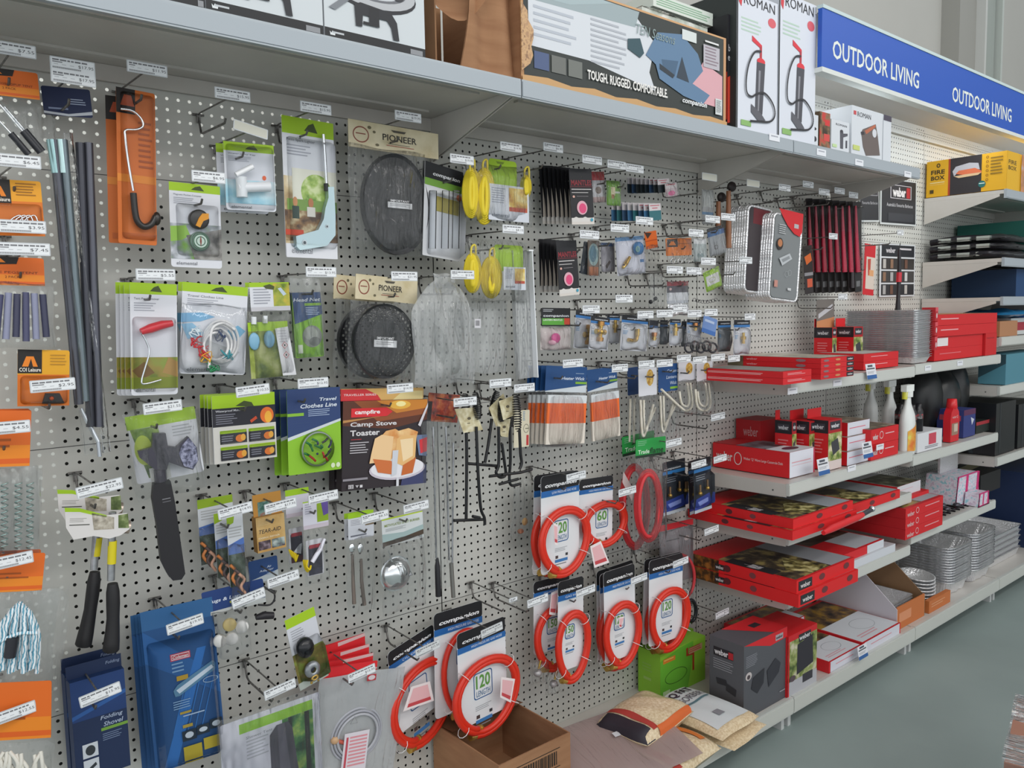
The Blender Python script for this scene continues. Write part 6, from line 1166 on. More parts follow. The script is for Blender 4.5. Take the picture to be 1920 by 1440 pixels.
# --- foil trays and big red cartons, bay 4 shelf 1
Z1bt, Z2bt, Z3bt = Z1b+E1, Z2b+E1, Z3b+E1
fx0 = at(1700, 680, .36).x; 
def foil_tray(x0, x1, d0, d1, z, h=.03, lab='', grp=None, taper=.012):
    w, dp = x1-x0, d1-d0; m = MB()
    for k in range(2): pass
    a = m.rrect(0, 0, w, -dp, .012, 3); b = m.rrect(taper, -taper, w-taper, -dp+taper, .012, 3); c = m.rrect(-.004, .004, w+.004, -dp-.004, .014, 3); n = len(a)
    m.add([(p[0], p[1], h) for p in c]+[(p[0], p[1], h) for p in a]+[(p[0], p[1], .001) for p in b], [(k, (k+1) % n, n+(k+1) % n, n+k) for k in range(n)]+[(n+k, n+(k+1) % n, 2*n+(k+1) % n, 2*n+k) for k in range(n)]+[tuple(range(2*n, 3*n))], 'foil')
    m.tube([(p[0], p[1], h) for p in c], .0018, 'chrome', 5, closed=True)
    return tag(m.build('foil_tray', None, Matrix.Translation((x0, -d0, z))), lab, 'foil tray', grp)
t0 = foil_tray(3.425, 3.575, .07, .375, Z1bt, .028, 'foil drip tray in the tall stack beside the big red cartons, lowest', 'tall stack of foil drip trays')
for k in range(1, 22):
    c = dup(t0, (.001*math.sin(k*2), .001*math.cos(k*3), .0092*k), 'foil drip tray in the tall stack beside the big red cartons' if k < 21 else 'topmost foil drip tray of the tall stack')
for k in range(3): box3('tray_sleeve', 'red label sleeve on the foil tray stack, %s of three' % ['lowest', 'middle', 'topmost'][k], 'label sleeve', 3.578, 3.604, .33, .386, Z1bt+.05+.062*k, Z1bt+.108+.062*k, 'b8222a', [('r', 0, .0, 1, .3, 'd4505a'), ('e', .5, .6, .25, .2, 'd8b8bc')], group='red sleeves on the tray stack')
for k in range(2): box3('red_carton', ['lower long red carton under the wood topped pair', 'upper long red carton with a bare brown top'][k], 'carton', 3.66-.02, 4.30, .03, .37, Z1bt+.105+.048*k, Z1bt+.152+.048*k, RD if k == 0 else RD, [('l', .05, .35, .38, .6, 'e8a8ac', 1)], [], [('r', .01, .01, .99, .99, 'a9714c')], 'long red cartons on shelf one')
for k in range(2): box3('red_carton', ['bottom red carton of the group with a paler seam', 'red carton with a white label on its end'][k], 'carton', 3.64, 4.16, .03, .36, Z1bt+.052*k, Z1bt+.0515+.052*k, RD, [('r', .0, .1, .26, .8, 'e2dcdc')] if k else [('l', .1, .4, .6, .6, 'da6a70', 1)], [], [('r', .01, .01, .99, .99, 'b8a8a0')], 'short red cartons on shelf one')
box3('red_carton', 'square red carton at the end of shelf one', 'carton', 4.17, 4.305, .03, .37, Z1bt, Z1bt+.1045, 'c8181f', [('l', .1, .2, .9, .3, 'a01820', 1)])
# --- shelf 2, bay 3
A = atz(1480, 897, Z2t); hb = at(1480, 849, -A.y).z-Z2t
box3('casserole_box', 'large red and white casserole dish box at the left end of shelf two', 'carton', A.x, at(1527, 880, -A.y).x, .01, -A.y, Z2t, Z2t+hb, RD, [('r', .0, .0, 1, 1, 'dcdde6'), ('r', .94, 0, 1, 1, 'b8304a'), ('l', .08, .4, .9, .5, 'd8a0a8', 1), ('r', .08, .53, .9, .55, 'e0b8be')],
     [('t', 'weber', .05, .30, .27, .68, 'd8d2d0', .02), ('o', .345, .52, .052, .26, .003, 'd8d2d0'), ('t', "Weber 'Q' Ware Large Casserole Dish", .42, .42, .92, .56, 'e0c0c0', .01)],
     [('r', .02, .30, .98, .98, 'pic:2c2a2c:5a5a60:8a8c96:12'), ('p', [(.0, .0), (1, .0), (1, .28), (.62, .40), (.0, .34)] if 0 else [(0, .70), (1, .70), (1, 1), (0, 1)], 'd4d6dc'), ('e', .5, .85, .26, .07, '5a2c44'), ('r', 0, 0, 1, .28, 'c01c24')])
tabbox((1484, 885), (1492, 884), 775, Z2t, .27, .20, 'red box with black logo panel on shelf two, left of three', .185)
tabbox((1516, 885), (1541, 880), 777, Z2t, .30, .22, 'red box with black logo panel on shelf two, middle of three', .18)
tabbox((1552, 866), (1577, 862), 781, Z2t, .355, .27, 'red box with black logo panel on shelf two, front right of three', .185)
for k in range(2): box3('red_carton', ['lower dark red logo carton at the back of shelf two', 'upper dark red logo carton at the back of shelf two'][k], 'carton', 2.70, 2.84, .01, .12, Z2t+.085*k, Z2t+.0845+.085*k, 'a8161e', [], [('t', 'weber', .3, .3, .9, .75, 'b88a8a', .01)], [], 'dark red cartons at the back')
for k in range(3): pbox('white_end_box', 'red box with a white end, %s of the three on shelf two' % ['lowest', 'middle', 'topmost'][k], 'box', (1588, 859), (1629, 847), None, 838, Z2t, RD, [('r', 0, 0, 1, 1, 'd8dae4'), ('l', .08, .4, .9, .56, 'd87080', 1)], [], [('r', 0, 0, 1, 1, 'pic:6a5a50:8a7c6c:b4a898:20')], 'white ended red boxes', d0=.10, hgt=.052, d1=.36-.012*k)[0].location.z += .0525*k
for k in range(2): pbox('griddle_box', 'red box with large Q on its front, %s' % ['lower', 'upper'][k], 'box', (1633, 850), (1684, 836), None, 838, Z2t, RD, [('t', 'weber', .05, .3, .24, .7, 'd8c0c0', .03), ('o', .36, .45, .07, .26, .003, 'e0c4c4'), ('l', .5, .38, .92, .55, 'e0b0b4', 1)], [], [('r', .03, .03, .97, .97, 'pic:4a4238:7a6c5c:b0a48c:20')], 'red Q boxes on shelf two', d0=.14, hgt=.060, d1=.372)[0].location.z += .0605*k
def talker(px, py, w, h, lab, z, d=.392):
    A = at(px, py, d); m = MB(); m.slab([(0, -h), (w, -h), (w, 0), (0, 0)], 0, .0008, 'dfe0e6'); m.rect(0, -h*.74, w, -h, .001, '2f5f9c'); m.rect(w*.2, -h*.08, w*.7, -h*.22, .001, '4a4f5a'); m.lines(w*.08, -h*.28, w*.92, -h*.44, .001, '55585f', 1, .6); m.lines(w*.1, -h*.5, w*.9, -h*.68, .001, '8a8c94', 3)
    o = m.build('shelf_talker', None, Matrix.Translation(A) @ Matrix.Rotation(math.radians(80), 4, 'X')); tag(o, lab, 'price card', 'upright price cards on the shelf rails')
talker(1531, 862, .075, .058, 'upright price card with blue foot on shelf two, left one', 0); talker(1615, 831, .075, .060, 'upright price card with blue foot on shelf two, right one', 0); talker(1622, 683, .075, .058, 'upright price card with blue foot on shelf one', 0); talker(1607, 1214, .07, .05, 'clear price card clipped to the bottom rail', 0, .425)
# little white tickets slotted into the rails
for i, (x, y, d) in enumerate(((1452, 258, .3875), (1540, 286, .3875), (1611, 305, .3875), (1702, 327, .3875), (1486, 733, .3875), (1570, 718, .3875), (1597, 878, .3875), (1650, 838, .3875), (1740, 690, .3875), (1800, 681, .3875))):
    A = at(x, y, d+.0006); m = MB().box((-.03, -.0006, -.011), (.03, 0, .011), 'e4e6ec'); m.add([(-.02, -.0008, .002), (.02, -.0008, .002), (.02, -.0008, .006), (-.02, -.0008, .006)], [(0, 1, 2, 3)], 'a8aab4')
    tag(m.build('rail_ticket', None, Matrix.Translation(A)), 'small white ticket in the shelf rail, ' + ['under the tall pump boxes', 'under the tool carton of the top shelf', 'under the fan carton of the top shelf', 'near the end of the top shelf', 'on shelf one below the wrapped red boxes', 'on shelf one below the four box stack', 'on shelf two below the tabbed boxes', 'on shelf two below the Q boxes', 'below the foil tray stack', 'below the long red cartons'][i], 'rail ticket', 'tickets slotted in the shelf rails')
# --- bottles, bay 4 shelf 2
def spray(x, d, lab, s=1.2, full=True):
    root = empty('spray_bottle', Matrix.Translation((x, -d, Z2bt)) @ Matrix.Scale(s, 4), lab, 'spray bottle', 'white trigger spray bottles')
    m = MB(); P = [(0, 0), (.036, 0), (.038, .01), (.038, .11), (.034, .14), (.022, .165), (.016, .18), (.014, .2), (.013, .205)]
    m.lathe(P, 'dfe2e0:.3', 22); vs = m.v; m.v = [(v[0], v[1]*.62, v[2]) for v in vs]; m.build('bottle_body', root)
    m = MB().tube([(0, 0, .203), (0, 0, .222)], .016, 'e4e6e4:.35', 12); m.build('screw_cap', root)
    m = MB(); m.box((-.034, -.010, .222), (.024, .010, .245), 'e8ebe8'); m.box((-.030, -.008, .205), (-.018, .008, .224), 'e8ebe8'); th = m.build('trigger_head', root)
    MB().tube([(-.026, 0, .196), (-.024, 0, .222)], .0095, 'd0cc3c:.4', 8).build('yellow_trigger', th)
    if full:
        m = MB(); m.sheet(lambda u, v: (.0385*math.sin(-.9+1.9*u), -.0245*math.cos(-.9+1.9*u)-.0005, .015+.10*v*(.7+.3*u)), 10, 2, 'pic:d8742c:e0a03c:d8cf5c:30'); m.build('printed_label', root, label='orange and green printed label')
    return root
spray(at(1700, 845, .35).x, .350, 'white spray bottle with orange label at the front of shelf two'); spray(at(1668, 800, .20).x, .20, 'second spray bottle, its top showing behind the red Q boxes', 1.2, False); spray(at(1632, 790, .08).x, .08, 'rearmost spray bottle near the pegboard', 1.2, False)
Xa = at(1722, 846, .375).x; Xb = at(1768, 832, .375).x
box3('display_tray', 'white counter display tray of black aerosol bottles', 'display tray', Xa, Xb, .25, .37, Z2bt, Z2bt+.082, 'd9dade', [('r', .45, .12, .75, .7, 'c8485a'), ('l', .3, .76, .9, .92, '6a6a74', 2)], [('r', .1, .3, .8, .9, 'pic:3a3040:6a6478:c0bccc:50')])
for i in range(4):
    X = Xa+.03+.055*(i % 2)*1.1; dd = .28+.05*(i//2)
    r = tag(MB().lathe([(0, 0), (.021, 0), (.021, .085), (.017, .095), (.014, .10), (.014, .118), (0, .118)], '1c1a1e:.3', 14).lathe([(.0212, .055), (.0212, .075)], 'pic:8c8c8c:3a3a3c:c83c44:80', 14).build('black_bottle', None, Matrix.Translation((X, -dd, Z2bt+.0825))), 'black capped cleaner bottle in the white display tray, ' + ['rear left', 'rear right', 'front left', 'front right'][i], 'bottle', 'black bottles in the display tray')
root = empty('cleaner_bottle', Matrix.Translation((at(1785, 820, .34).x, -.335, Z2bt)), 'flat red cleaner bottle with a red screw cap', 'bottle')
m = MB(); q = [(-.045, 0), (.045, 0), (.048, .10), (.040, .135), (.018, .155), (-.018, .155), (-.040, .135), (-.048, .10)]; m.slab(q, -.016, .016, 'd3202c:.3'); m.v = [(a, -c, b) for a, b, c in m.v]; m.build('bottle_body', root)
MB().lathe([(.019, .150), (.024, .156), (.020, .195), (0, .195)], 'd8252c:.3', 16).build('screw_cap', root); m = MB(); m.add([(-.035, -.0165, .03), (.035, -.0165, .03), (.035, -.0165, .085), (-.035, -.0165, .085)], [(0, 1, 2, 3)], '9c7a68'); m.add([(-.01, -.0168, .045), (.028, -.0168, .045), (.028, -.0168, .08), (-.01, -.0168, .08)], [(0, 1, 2, 3)], 'c9b8a8')
tt = MB(); tt.text('weber Q', -.03, .12, .03, .105, 0, 'e6b0b0', .01); b0 = len(m.v); m.v += [(a, -.0166, b) for a, b, c in tt.v]; [m.f.append(tuple(b0+i for i in f)) or m.m.append(m.mi('e6b0b0')) or m.sm.append(False) for f in tt.f]; m.build('front_label', root)
box3('cleaner_carton', 'small blue starred carton right of the red bottle', 'box', at(1806, 815, .34).x, at(1828, 808, .34).x, .22, .34, Z2bt, Z2bt+.13, '2f3a7a', [('p', [(.6, .3), (.9, .4), (.7, .6)], 'c4c8d8'), ('r', 0, .0, 1, .2, '5a2a50')], [('r', .1, .2, .9, .4, 'b84858')], group=None)
box3('dark_tub', 'low black and red pack at the far end of shelf two', 'pack', at(1830, 806, .33).x, at(1862, 796, .33).x, .16, .33, Z2bt, Z2bt+.055, '1c2420', [('r', 0, 0, 1, .3, 'a02c34')], top=[('p', [(0, .2), (1, .3), (1, .6), (0, .5)], 'd0c4c8')])
# --- shelf 3: overhanging griddle boxes
HOLE = [('e', .38, .5, .035, .28, '5c2428'), ('e', .62, .5, .03, .24, '7a3a3e')]
def griddle(x0, x1, d0, d1, z, h, lab, grp, sc=26, wl=True, black=True, kind=0):
    lf = [('r', 0, 0, 1, 1, 'd81c20')] + ([('r', .0, .0, .30, 1, 'pic:2c1c10:5a3c20:a8682c:40'), ('r', .26, .3, .36, .8, '2a2628'), ('t', 'weber', .27, .4, .35, .7, 'd8d4d4', .02)] if kind else []) + HOLE
    box3('griddle_box', lab, 'box', x0, x1, d0, d1, z, z+h, 'd81c20', [('e', .42, .45, .05, .26, '6a3034'), ('e', .85, .4, .05, .26, '6a3034')]+([('r', .03, .12, .25, .85, '23282c'), ('t', 'weber', .06, .32, .22, .7, 'd8d4d4', .02)] if kind else []), lf, [('r', 0, 0, 1, 1, 'd41a20'), ('r', .02, .28, .98, .98, 'pic:1f1c18:544a3a:a8985c:%d' % sc), ('p', [(.30, .02), (.98, .02), (.98, .24), (.3, .24)] if not wl else [(.62, .28), (.98, .28), (.98, .98), (.62, .98)], '9aa0a6' if wl else 'b03a40'), ('p', [(.0, .35), (.14, .35), (.14, .8), (.0, .8)], '23262a'), ('t', 'weber', .02, .5, .12, .66, 'cfcfd2', .03), ('p', [(.2, .8), (.5, .6), (.6, .95), (.3, .98)], 'pic:2c2a1c:8a8048:d8cf94:30')], grp)
A = atz(1496, 1016, Z3t); B = atz(1512, 1000, Z3t+.032)
griddle(A.x, A.x+.43, .01, .44, Z3t, .031, 'lower griddle box jutting past the rail of shelf three', 'griddle boxes of shelf three')
griddle(A.x+.02, A.x+.42, .02, .43, Z3t+.0315, .034, 'upper griddle box with vegetables printed on its lid, shelf three', 'griddle boxes of shelf three')
griddle(A.x+.46, A.x+.86, .01, .40, Z3t, .034, 'griddle box with a pale grey lid panel, right half of shelf three', 'griddle boxes of shelf three', 20)
# handle of a tool poking out
root = empty('grill_tool', Matrix.Translation((A.x+.30, -.46, Z3t+.006)), 'red handled grill tool jutting out from shelf three', 'grill tool'); MB().tube([(-.16, -.012, 0), (-.10, -.006, .002), (.09, .0, .006), (.14, .004, .008)], .012, 'd8222a:.3', 12, rs=[.008, .013, .013, .010]).build('red_handle', root); MB().tube([(.14, .004, .008), (.22, .01, .012)], .009, '55505a:.3:.6', 10).ball((.225, .01, .014), .012, 'chrome').build('steel_end', root)
A = atz(1497, 1140, Z4t); A2 = at(1590, 1080, -A.y)
for k in range(2): griddle(A.x+.004*k, A.x+.40-.01*k, .01, min(.47, -A.y)-.01*k, Z4t+.0445*k, .044, ['lower deep griddle box with fish print on its side, shelf four', 'upper deep griddle box with barbecued chicken lid, shelf four'][k], 'deep griddle boxes of shelf four', 22, kind=1)
for k in range(2): box3('white_end_box', ['lower flat white ended box at the right of shelf four', 'upper flat red trimmed box at the right of shelf four'][k], 'box', A.x+.44, A.x+.86-.08*k, .02, .385-.01*k, Z4t+.0325*k, Z4t+.032+.0325*k, 'c4c6ca' if not k else 'd22028', [('r', .6 if k else 0, 0, 1, 1, 'd0d3da')], [], [('r', .03, .03, .97, .6, 'pic:26221c:4a4238:6a6050:20'), ('r', .4, .6, .97, .97, 'b4bac0')], 'flat boxes right of shelf four')
# --- bay 4, shelf 3b
pbox('q_box', '', 'box', (1697, 1013), (1767, 980), None, 955, Z3bt, RD, [('t', 'weber', .04, .4, .22, .85, 'd8b4b4', .02), ('o', .3, .5, .04, .3, .003, 'e0bcbc'), ('l', .5, .35, .9, .6, 'e09a9e', 1)], [('r', 0, 0, 1, 1, 'b8161e')], [('r', 0, 0, 1, 1, 'c01a22'), ('r', .02, .1, .98, .96, 'pic:26221e:5c5240:a8904c:16'), ('r', .5, .3, .98, .96, 'a4aab0')], 'stack of three red Q boxes', n=3, d0=.03, labels=['red Q box with grill print, %s of three beside the grill mat' % s for s in ('bottom', 'middle', 'top')])
zt = at(1697, 955, .37).z+.001
box3('q_box', 'wide red box lying across the stack of red Q boxes', 'box', 3.30, 3.66, .04, .345, zt, zt+.035, RD, [], [], [('r', .02, .02, .98, .98, 'c21c24')])
box3('q_box', 'white ended red box on top of the wide red box, grill print lid', 'box', 3.40, 3.62, .03, .325, zt+.0355, zt+.082, RD, [('r', .0, .0, 1, 1, 'd4d6dc'), ('l', .1, .4, .8, .5, 'd8a0a8', 1)], [('l', .4, .4, .9, .55, 'e0a8ac', 1)], [('r', 0, 0, 1, 1, 'd0d2d6'), ('r', .02, .4, .98, 1, 'pic:2c2a22:5a5a44:8c8c70:26'), ('e', .6, .22, .2, .06, '9aa08c')])
root = empty('grill_mat', Matrix.Translation((3.66, -.36, Z3bt)), 'black grill rack with steel balls lying on the third shelf', 'grill rack'); m = MB()
for i in range(9): m.tube([(.0+.05*i, .0, .006), (.0+.05*i, .3, .006)], .004, '2c2a2e:.3:.5', 6)
for j in range(3): m.tube([(0, .02+.13*j, .006), (.42, .02+.13*j, .006)], .004, '2c2a2e:.3:.5', 6)
m.build('rack_bars', root)
for i in range(6): MB().ball((.12+.055*i, .03+.04*(i % 2), .018), (.022, .016, .010), '58565e:.25:.7').build('rack_knob', root)
# pink cool bags
def coolbag(x0, z0, d0, lab, s=1, foil=False):
    root = empty('cool_bag', Matrix.Translation((x0, -d0, z0)), lab, 'cool bag', 'pink edged cool bags')
    W, Dp, Hh = .30*s, .16*s, .15*s
    MB().slab([(0, 0), (W, 0), (W*.92, Hh), (W*.1, Hh)], 0, Dp, 'pic:c8b4c8:e4dce6:8cc4d0:60').build('bag_body', root); r = root.children[-1] if root.children else None
    for c in root.children: c.matrix_local = Matrix.Rotation(math.radians(90), 4, 'X')
    for xx in (.08, .22):
        o = MB().slab([(W*.1+xx*s, 0), (W*.1+(xx+.025)*s, 0), (W*.1+(xx+.045)*s, Hh), (W*.1+(xx+.02)*s, Hh)], Dp, Dp+.002, 'cf2c70').build('pink_strap', root); o.matrix_local = Matrix.Rotation(math.radians(90), 4, 'X')
    o = MB().tube([(0, 0, Dp), (W, 0, Dp), (W*.92, Hh, Dp), (W*.1, Hh, Dp)], .004, 'c83074:.5', 6, closed=True).build('pink_piping', root); o.matrix_local = Matrix.Rotation(math.radians(90), 4, 'X')
    if foil:
        MB().box((W*.2, -.05, Hh+.001), (W*.95, -.04, Hh+.09), 'foil').build('foil_lid', root, label='open silver foil lid'); MB().tube([(W*.2, -.045, Hh+.09), (W*.95, -.045, Hh+.09), (W*.95, -.045, Hh)], .004, 'b83068:.5', 6).build('lid_piping', root)
coolbag(4.02, Z3bt, .17, 'pink and blue patterned cool bag with an open foil lid', .92, True); coolbag(4.10, Z3bt, .325, 'smaller pink patterned cool bag lying in front of the open one', .40)
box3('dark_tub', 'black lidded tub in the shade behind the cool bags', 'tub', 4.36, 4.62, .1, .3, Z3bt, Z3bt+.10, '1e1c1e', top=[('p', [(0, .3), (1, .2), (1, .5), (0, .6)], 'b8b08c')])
# --- base deck of bay 3
ZB = .1185
A = atz(1394, 1352, ZB); Bx = at(1474, 1316, -A.y).x; top = at(1392, 1214, -A.y).z
box3('bbq_box', 'tall grey carton with a red sloping corner and charcoal baskets printed on it', 'carton', A.x, min(Bx, A.x+.36), max(.1, -atz(1355, 1311, ZB).y), min(.4, -A.y), ZB, top, '54565c', [('p', [(0, 0), (1, 0), (1, .14), (.6, .16), (.25, .06), (0, .0)], 'cf2028'), ('r', .72, .05, .9, .13, 'a8a0a6'), ('t', 'weber', .73, .07, .89, .11, '26262c', .02), ('l', .04, .16, .3, .32, '8a8c94', 7), ('e', .10, .43, .07, .055, 'c4bcbc'), ('e', .10, .44, .035, .03, '4a4044'), ('p', [(.16, .62), (.2, .48), (.46, .42), (.44, .62), (.3, .72)], '2e2f36'), ('p', [(.52, .48), (.72, .36), (.84, .46), (.8, .58), (.56, .72)], '33343c'), ('l', .82, .86, .96, .90, '9a9aa0', 1)],
     [('r', .12, .13, .7, .25, '222028'), ('t', 'weber', .15, .15, .55, .23, 'd8d8dc', .03), ('r', .56, .15, .7, .24, 'b0222c'), ('l', .12, .29, .75, .44, '8c8e94', 5), ('p', [(.2, .55), (.5, .54), (.55, .62), (.24, .63)], '2c2d33'), ('p', [(.5, .58), (.8, .62), (.78, .72), (.5, .68)], '2c2d33')],
     [('p', [(.5, 0), (1, 0), (1, 1), (0, 1)] if 0 else [(.25, 0), (1, 0), (1, 1), (.7, 1)], 'd3222a'), ('r', .62, .3, .8, .5, '2c2830')])
A = atz(1481, 1311, ZB); 
box3('bbq_box', 'red box showing a black barbecue beside the tall grey carton', 'carton', A.x, at(1535, 1285, -A.y).x, min(.4, -A.y)-.16, min(.4, -A.y), ZB, at(1483, 1196, -A.y).z, RD, [('r', .0, .0, 1, .10, 'c81c24'), ('r', .0, .1, 1, .78, 'pic:4a5c2c:94a05c:cfc8b0:26'), ('p', [(.32, .2), (.84, .14), (.88, .62), (.3, .7)], '2e2c34'), ('r', .36, .05, .78, .17, '2a2a2e'), ('t', 'weber', .38, .07, .76, .15, 'd8d8dc', .02), ('r', 0, .76, 1, 1, 'b4b4ba'), ('r', .5, .74, .85, .88, '38363e'), ('e', .16, .72, .1, .05, '5a4a50'), ('r', 0, 0, .04, 1, 'c82028')], [('r', .2, .3, .8, .7, '4a3c44')])
zz = ZB
for i, (x0, x1, d0, d1, z0, h, lab) in enumerate(((2.72, 2.97, .02, .135, ZB, .05, 'flat red box lying behind the upright barbecue box'), (2.73, 2.97, .14, .398, ZB, .042, 'white topped casserole lid box at the rail of the bottom deck, left one'), (2.98, 3.295, .04, .40, ZB, .045, 'white topped box with food print at the rail of the bottom deck, right one'), (2.60, 2.9, .03, .20, ZB+.0, .12, 'red carton at the back of the bottom deck under shelf four'))):
    box3('lid_box', lab, 'box', x0, x1, d0, d1, z0, z0+h, RD, [('r', .04, 0, .97, 1, 'd4d4de'), ('l', .2, .4, .8, .6, 'd8909a', 1)], [('r', 0, 0, 1, 1, 'd0242c')], [('r', 0, 0, 1, 1, 'c81c24'), ('r', .02, .05, .98, .52, 'pic:241c14:6a5030:b0882c:18'), ('r', .03, .5, .99, .98, 'd4d8de'), ('o', .6, .72, .22, .12, .002, '9aa0a8'), ('l', .15, .86, .7, .94, 'd8a0a8', 2)], 'flat boxes on the bottom deck')
# --- bay 4 bottom deck: display carton and foil trays
X0 = 3.305
root = empty('display_carton', Matrix.Translation((X0, -.02, ZB)), 'open display carton with a sloping white side and orange front', 'display carton')
W = .262
def side(xx, nm): 
    m = MB(); P = [(0, 0), (-.36, 0), (-.36, .09), (-.12, .30), (0, .32)]; m.add([(xx, a, b) for a, b in P]+[(xx+.004, a, b) for a, b in P], [(4, 3, 2, 1, 0), (5, 6, 7, 8, 9)]+[(i, (i+1) % 5, 5+(i+1) % 5, 5+i) for i in range(5)], 'c8c4cc' if nm else '8a6a4c'); m.build('side_panel', root)
side(0, 1); side(W-.004, 0)
MB().box((.004, -.36, 0), (W-.004, -.356, .10), 'c4703a').add([(.02, -.3605, .03), (W*.5, -.3605, .03), (W*.5, -.3605, .07), (.02, -.3605, .07)], [(0, 1, 2, 3)], 'd89068').build('front_panel', root, label='orange front panel'); MB().box((.004, -.006, 0), (W-.004, -.002, .32), 'cardin').build('back_panel', root); MB().box((.004, -.356, 0), (W-.004, -.006, .004), 'cardin').build('bottom', root)
t1 = foil_tray(X0+.02, X0+.235, .10, .34, ZB+.006, .05, 'foil tray lying in the open display carton, lowest', 'foil trays in the display carton')
for k in range(1, 4): dup(t1, (0, 0, .012*k), 'foil tray in the open display carton, %s from the bottom' % ORD[k+1 - 0] if k < 3 else 'topmost foil tray in the open display carton')
def roundtray(x, d, z, lab, r=.075):
    return tag(MB().lathe([(0, .001), (r*.8, .001), (r*.97, .024), (r*1.05, .024), (r*1.05, .027), (r*.95, .027), (r*.78, .004), (0, .004)], 'foil', 26).build('round_foil_dish', None, Matrix.Translation((x, -d, z)) @ Matrix.Rotation(.12, 4, 'X')), lab, 'foil dish', 'stack of round foil dishes')
rt = roundtray(3.70, .285, ZB+.012, 'round foil dish, lowest of the leaning stack')
for k in range(1, 7): dup(rt, (-.004*k, -.001*k, .017*k), 'round foil dish of the leaning stack, %s from the bottom' % ORD[k] if k < 6 else 'topmost round foil dish of the leaning stack')
def deeptray(x0, x1, d0, d1, z, lab, grp, h=.07):
    w, dp = x1-x0, d1-d0; m = MB(); N = 72
    def prof(s, z): 
        out = []
        for i in range(N):
            t = 2*math.pi*i/N; c, q = math.cos(t), math.sin(t); e = .35
            rr = (.004*math.cos(i*math.pi)) if z not in (h,) else 0
            X = math.copysign(abs(c)**e, c)*(w/2*s+rr); Y = math.copysign(abs(q)**e, q)*(dp/2*s+rr); out.append((w/2+X, -dp/2+Y, z))
        return out
    rings = [prof(1.05, h), prof(.98, h), prof(.84, .002), prof(.80, .002)]; vs = sum(rings, [])
    m.add(vs, [(j*N+i, j*N+(i+1) % N, (j+1)*N+(i+1) % N, (j+1)*N+i) for j in range(3) for i in range(N)]+[tuple(range(3*N, 4*N))], 'foil')
    m.tube(rings[0], .002, 'chrome', 5, closed=True)
    return tag(m.build('deep_foil_tray', None, Matrix.Translation((x0, -d0, z))), lab, 'foil tray', grp)
for (x0, x1, nn, nm, grp) in ((3.85, 4.11, 14, 'nearer', 'nearer stack of deep roasting trays'), (4.13, 4.39, 15, 'farther', 'farther stack of deep roasting trays')):
    t = deeptray(x0, x1, .05, .37, ZB, 'deep foil roasting tray at the bottom of the %s stack' % nm, grp)
    for k in range(1, nn): dup(t, (.0012*math.sin(k), .0012*math.cos(2*k), .0125*k), 'deep foil roasting tray inside the %s stack' % nm if k < nn-1 else 'topmost deep foil roasting tray of the %s stack, ribbed inside showing' % nm)
for k in range(5): foil_tray(4.45, 4.85, .06, .33, ZB+.03*k, .045, 'wide foil platter under clear film beyond the roasting trays, %s' % ['lowest', 'second', 'third', 'fourth', 'topmost'][k], 'wide foil platters')
# --- bay 5
B5 = [(H+.545, 'top shelf of the last bay, under the yellow oven boxes', 'tri'), (H+.222, 'shelf of the last bay holding wrapped folding seats', 'tri'), (H+.035, 'shelf of the last bay holding the dark blue tub', 'tri'), (H-.160, 'shelf of the last bay with the blue lidded boxes', 'flat'), (H-.40, 'shelf of the last bay carrying the pale blue cooler', 'flat'), (H-.75, 'lowest shelf of the last bay', 'flat')]
for z, lb, bk in B5: shelf(S3, S4, z, lb, bk, grp='shelves of the last bay'); shelf(S4, S5, z, lb+', right half', bk, grp='shelves of the last bay')
z5 = H+.545+E1; hh = at(1886, 280, .385).z-z5
YL = 'dda81c'
box3('oven_box', 'yellow pizza oven carton at the corner of the top far shelf', 'carton', S3+.01, 4.50, .01, .38, z5, z5+hh, YL, [('r', 0, 0, .85, 1, 'e0ae24'), ('t', 'FIRE', .1, .22, .7, .33, '4a3c14', .02), ('t', 'BOX', .1, .37, .7, .48, '4a3c14', .02)], [('r', .30, 0, .70, 1, '2e2a2e'), ('r', .285, 0, .31, 1, 'a8401c'), ('t', 'FIRE', .06, .26, .24, .38, '3c3010', .03), ('t', 'BOX', .06, .42, .24, .54, '3c3010', .03), ('o', .155, .14, .025, .06, .005, '4a3c14'), ('r', .05, .60, .24, .62, 'e8dca8'), ('r', .05, .66, .24, .665, 'e8dca8'), ('r', .05, .8, .1, .9, '4a3c14'), ('p', [(.34, .36), (.38, .24), (.55, .18), (.66, .22), (.68, .40), (.62, .36), (.40, .42), (.36, .5)], 'b8b8c0'), ('p', [(.38, .44), (.42, .36), (.62, .34), (.70, .44), (.7, .5), (.5, .5)], 'd8704a'), ('p', [(.36, .5), (.5, .48), (.7, .48), (.66, .54), (.42, .56)], 'd8b890'), ('e', .71, .80, .045, .09, '1f6a6a'), ('l', .675, .77, .745, .82, 'e8f0e8', 1)]+[('o', .77, .1+.12*i, .016, .035, .002, '7a4a18') for i in range(6)]+[('l', .81, .12, .96, .62, '8a6c1c', 6)])
box3('oven_box', 'second yellow carton with a food picture at the right edge', 'carton', 4.515, 5.0, .01, .38, z5, z5+hh, YL, [('r', .0, 0, .4, 1, 'pic:b8bcc8:c88a60:7a6a60:12')], [])
z5 = H+.222+E1
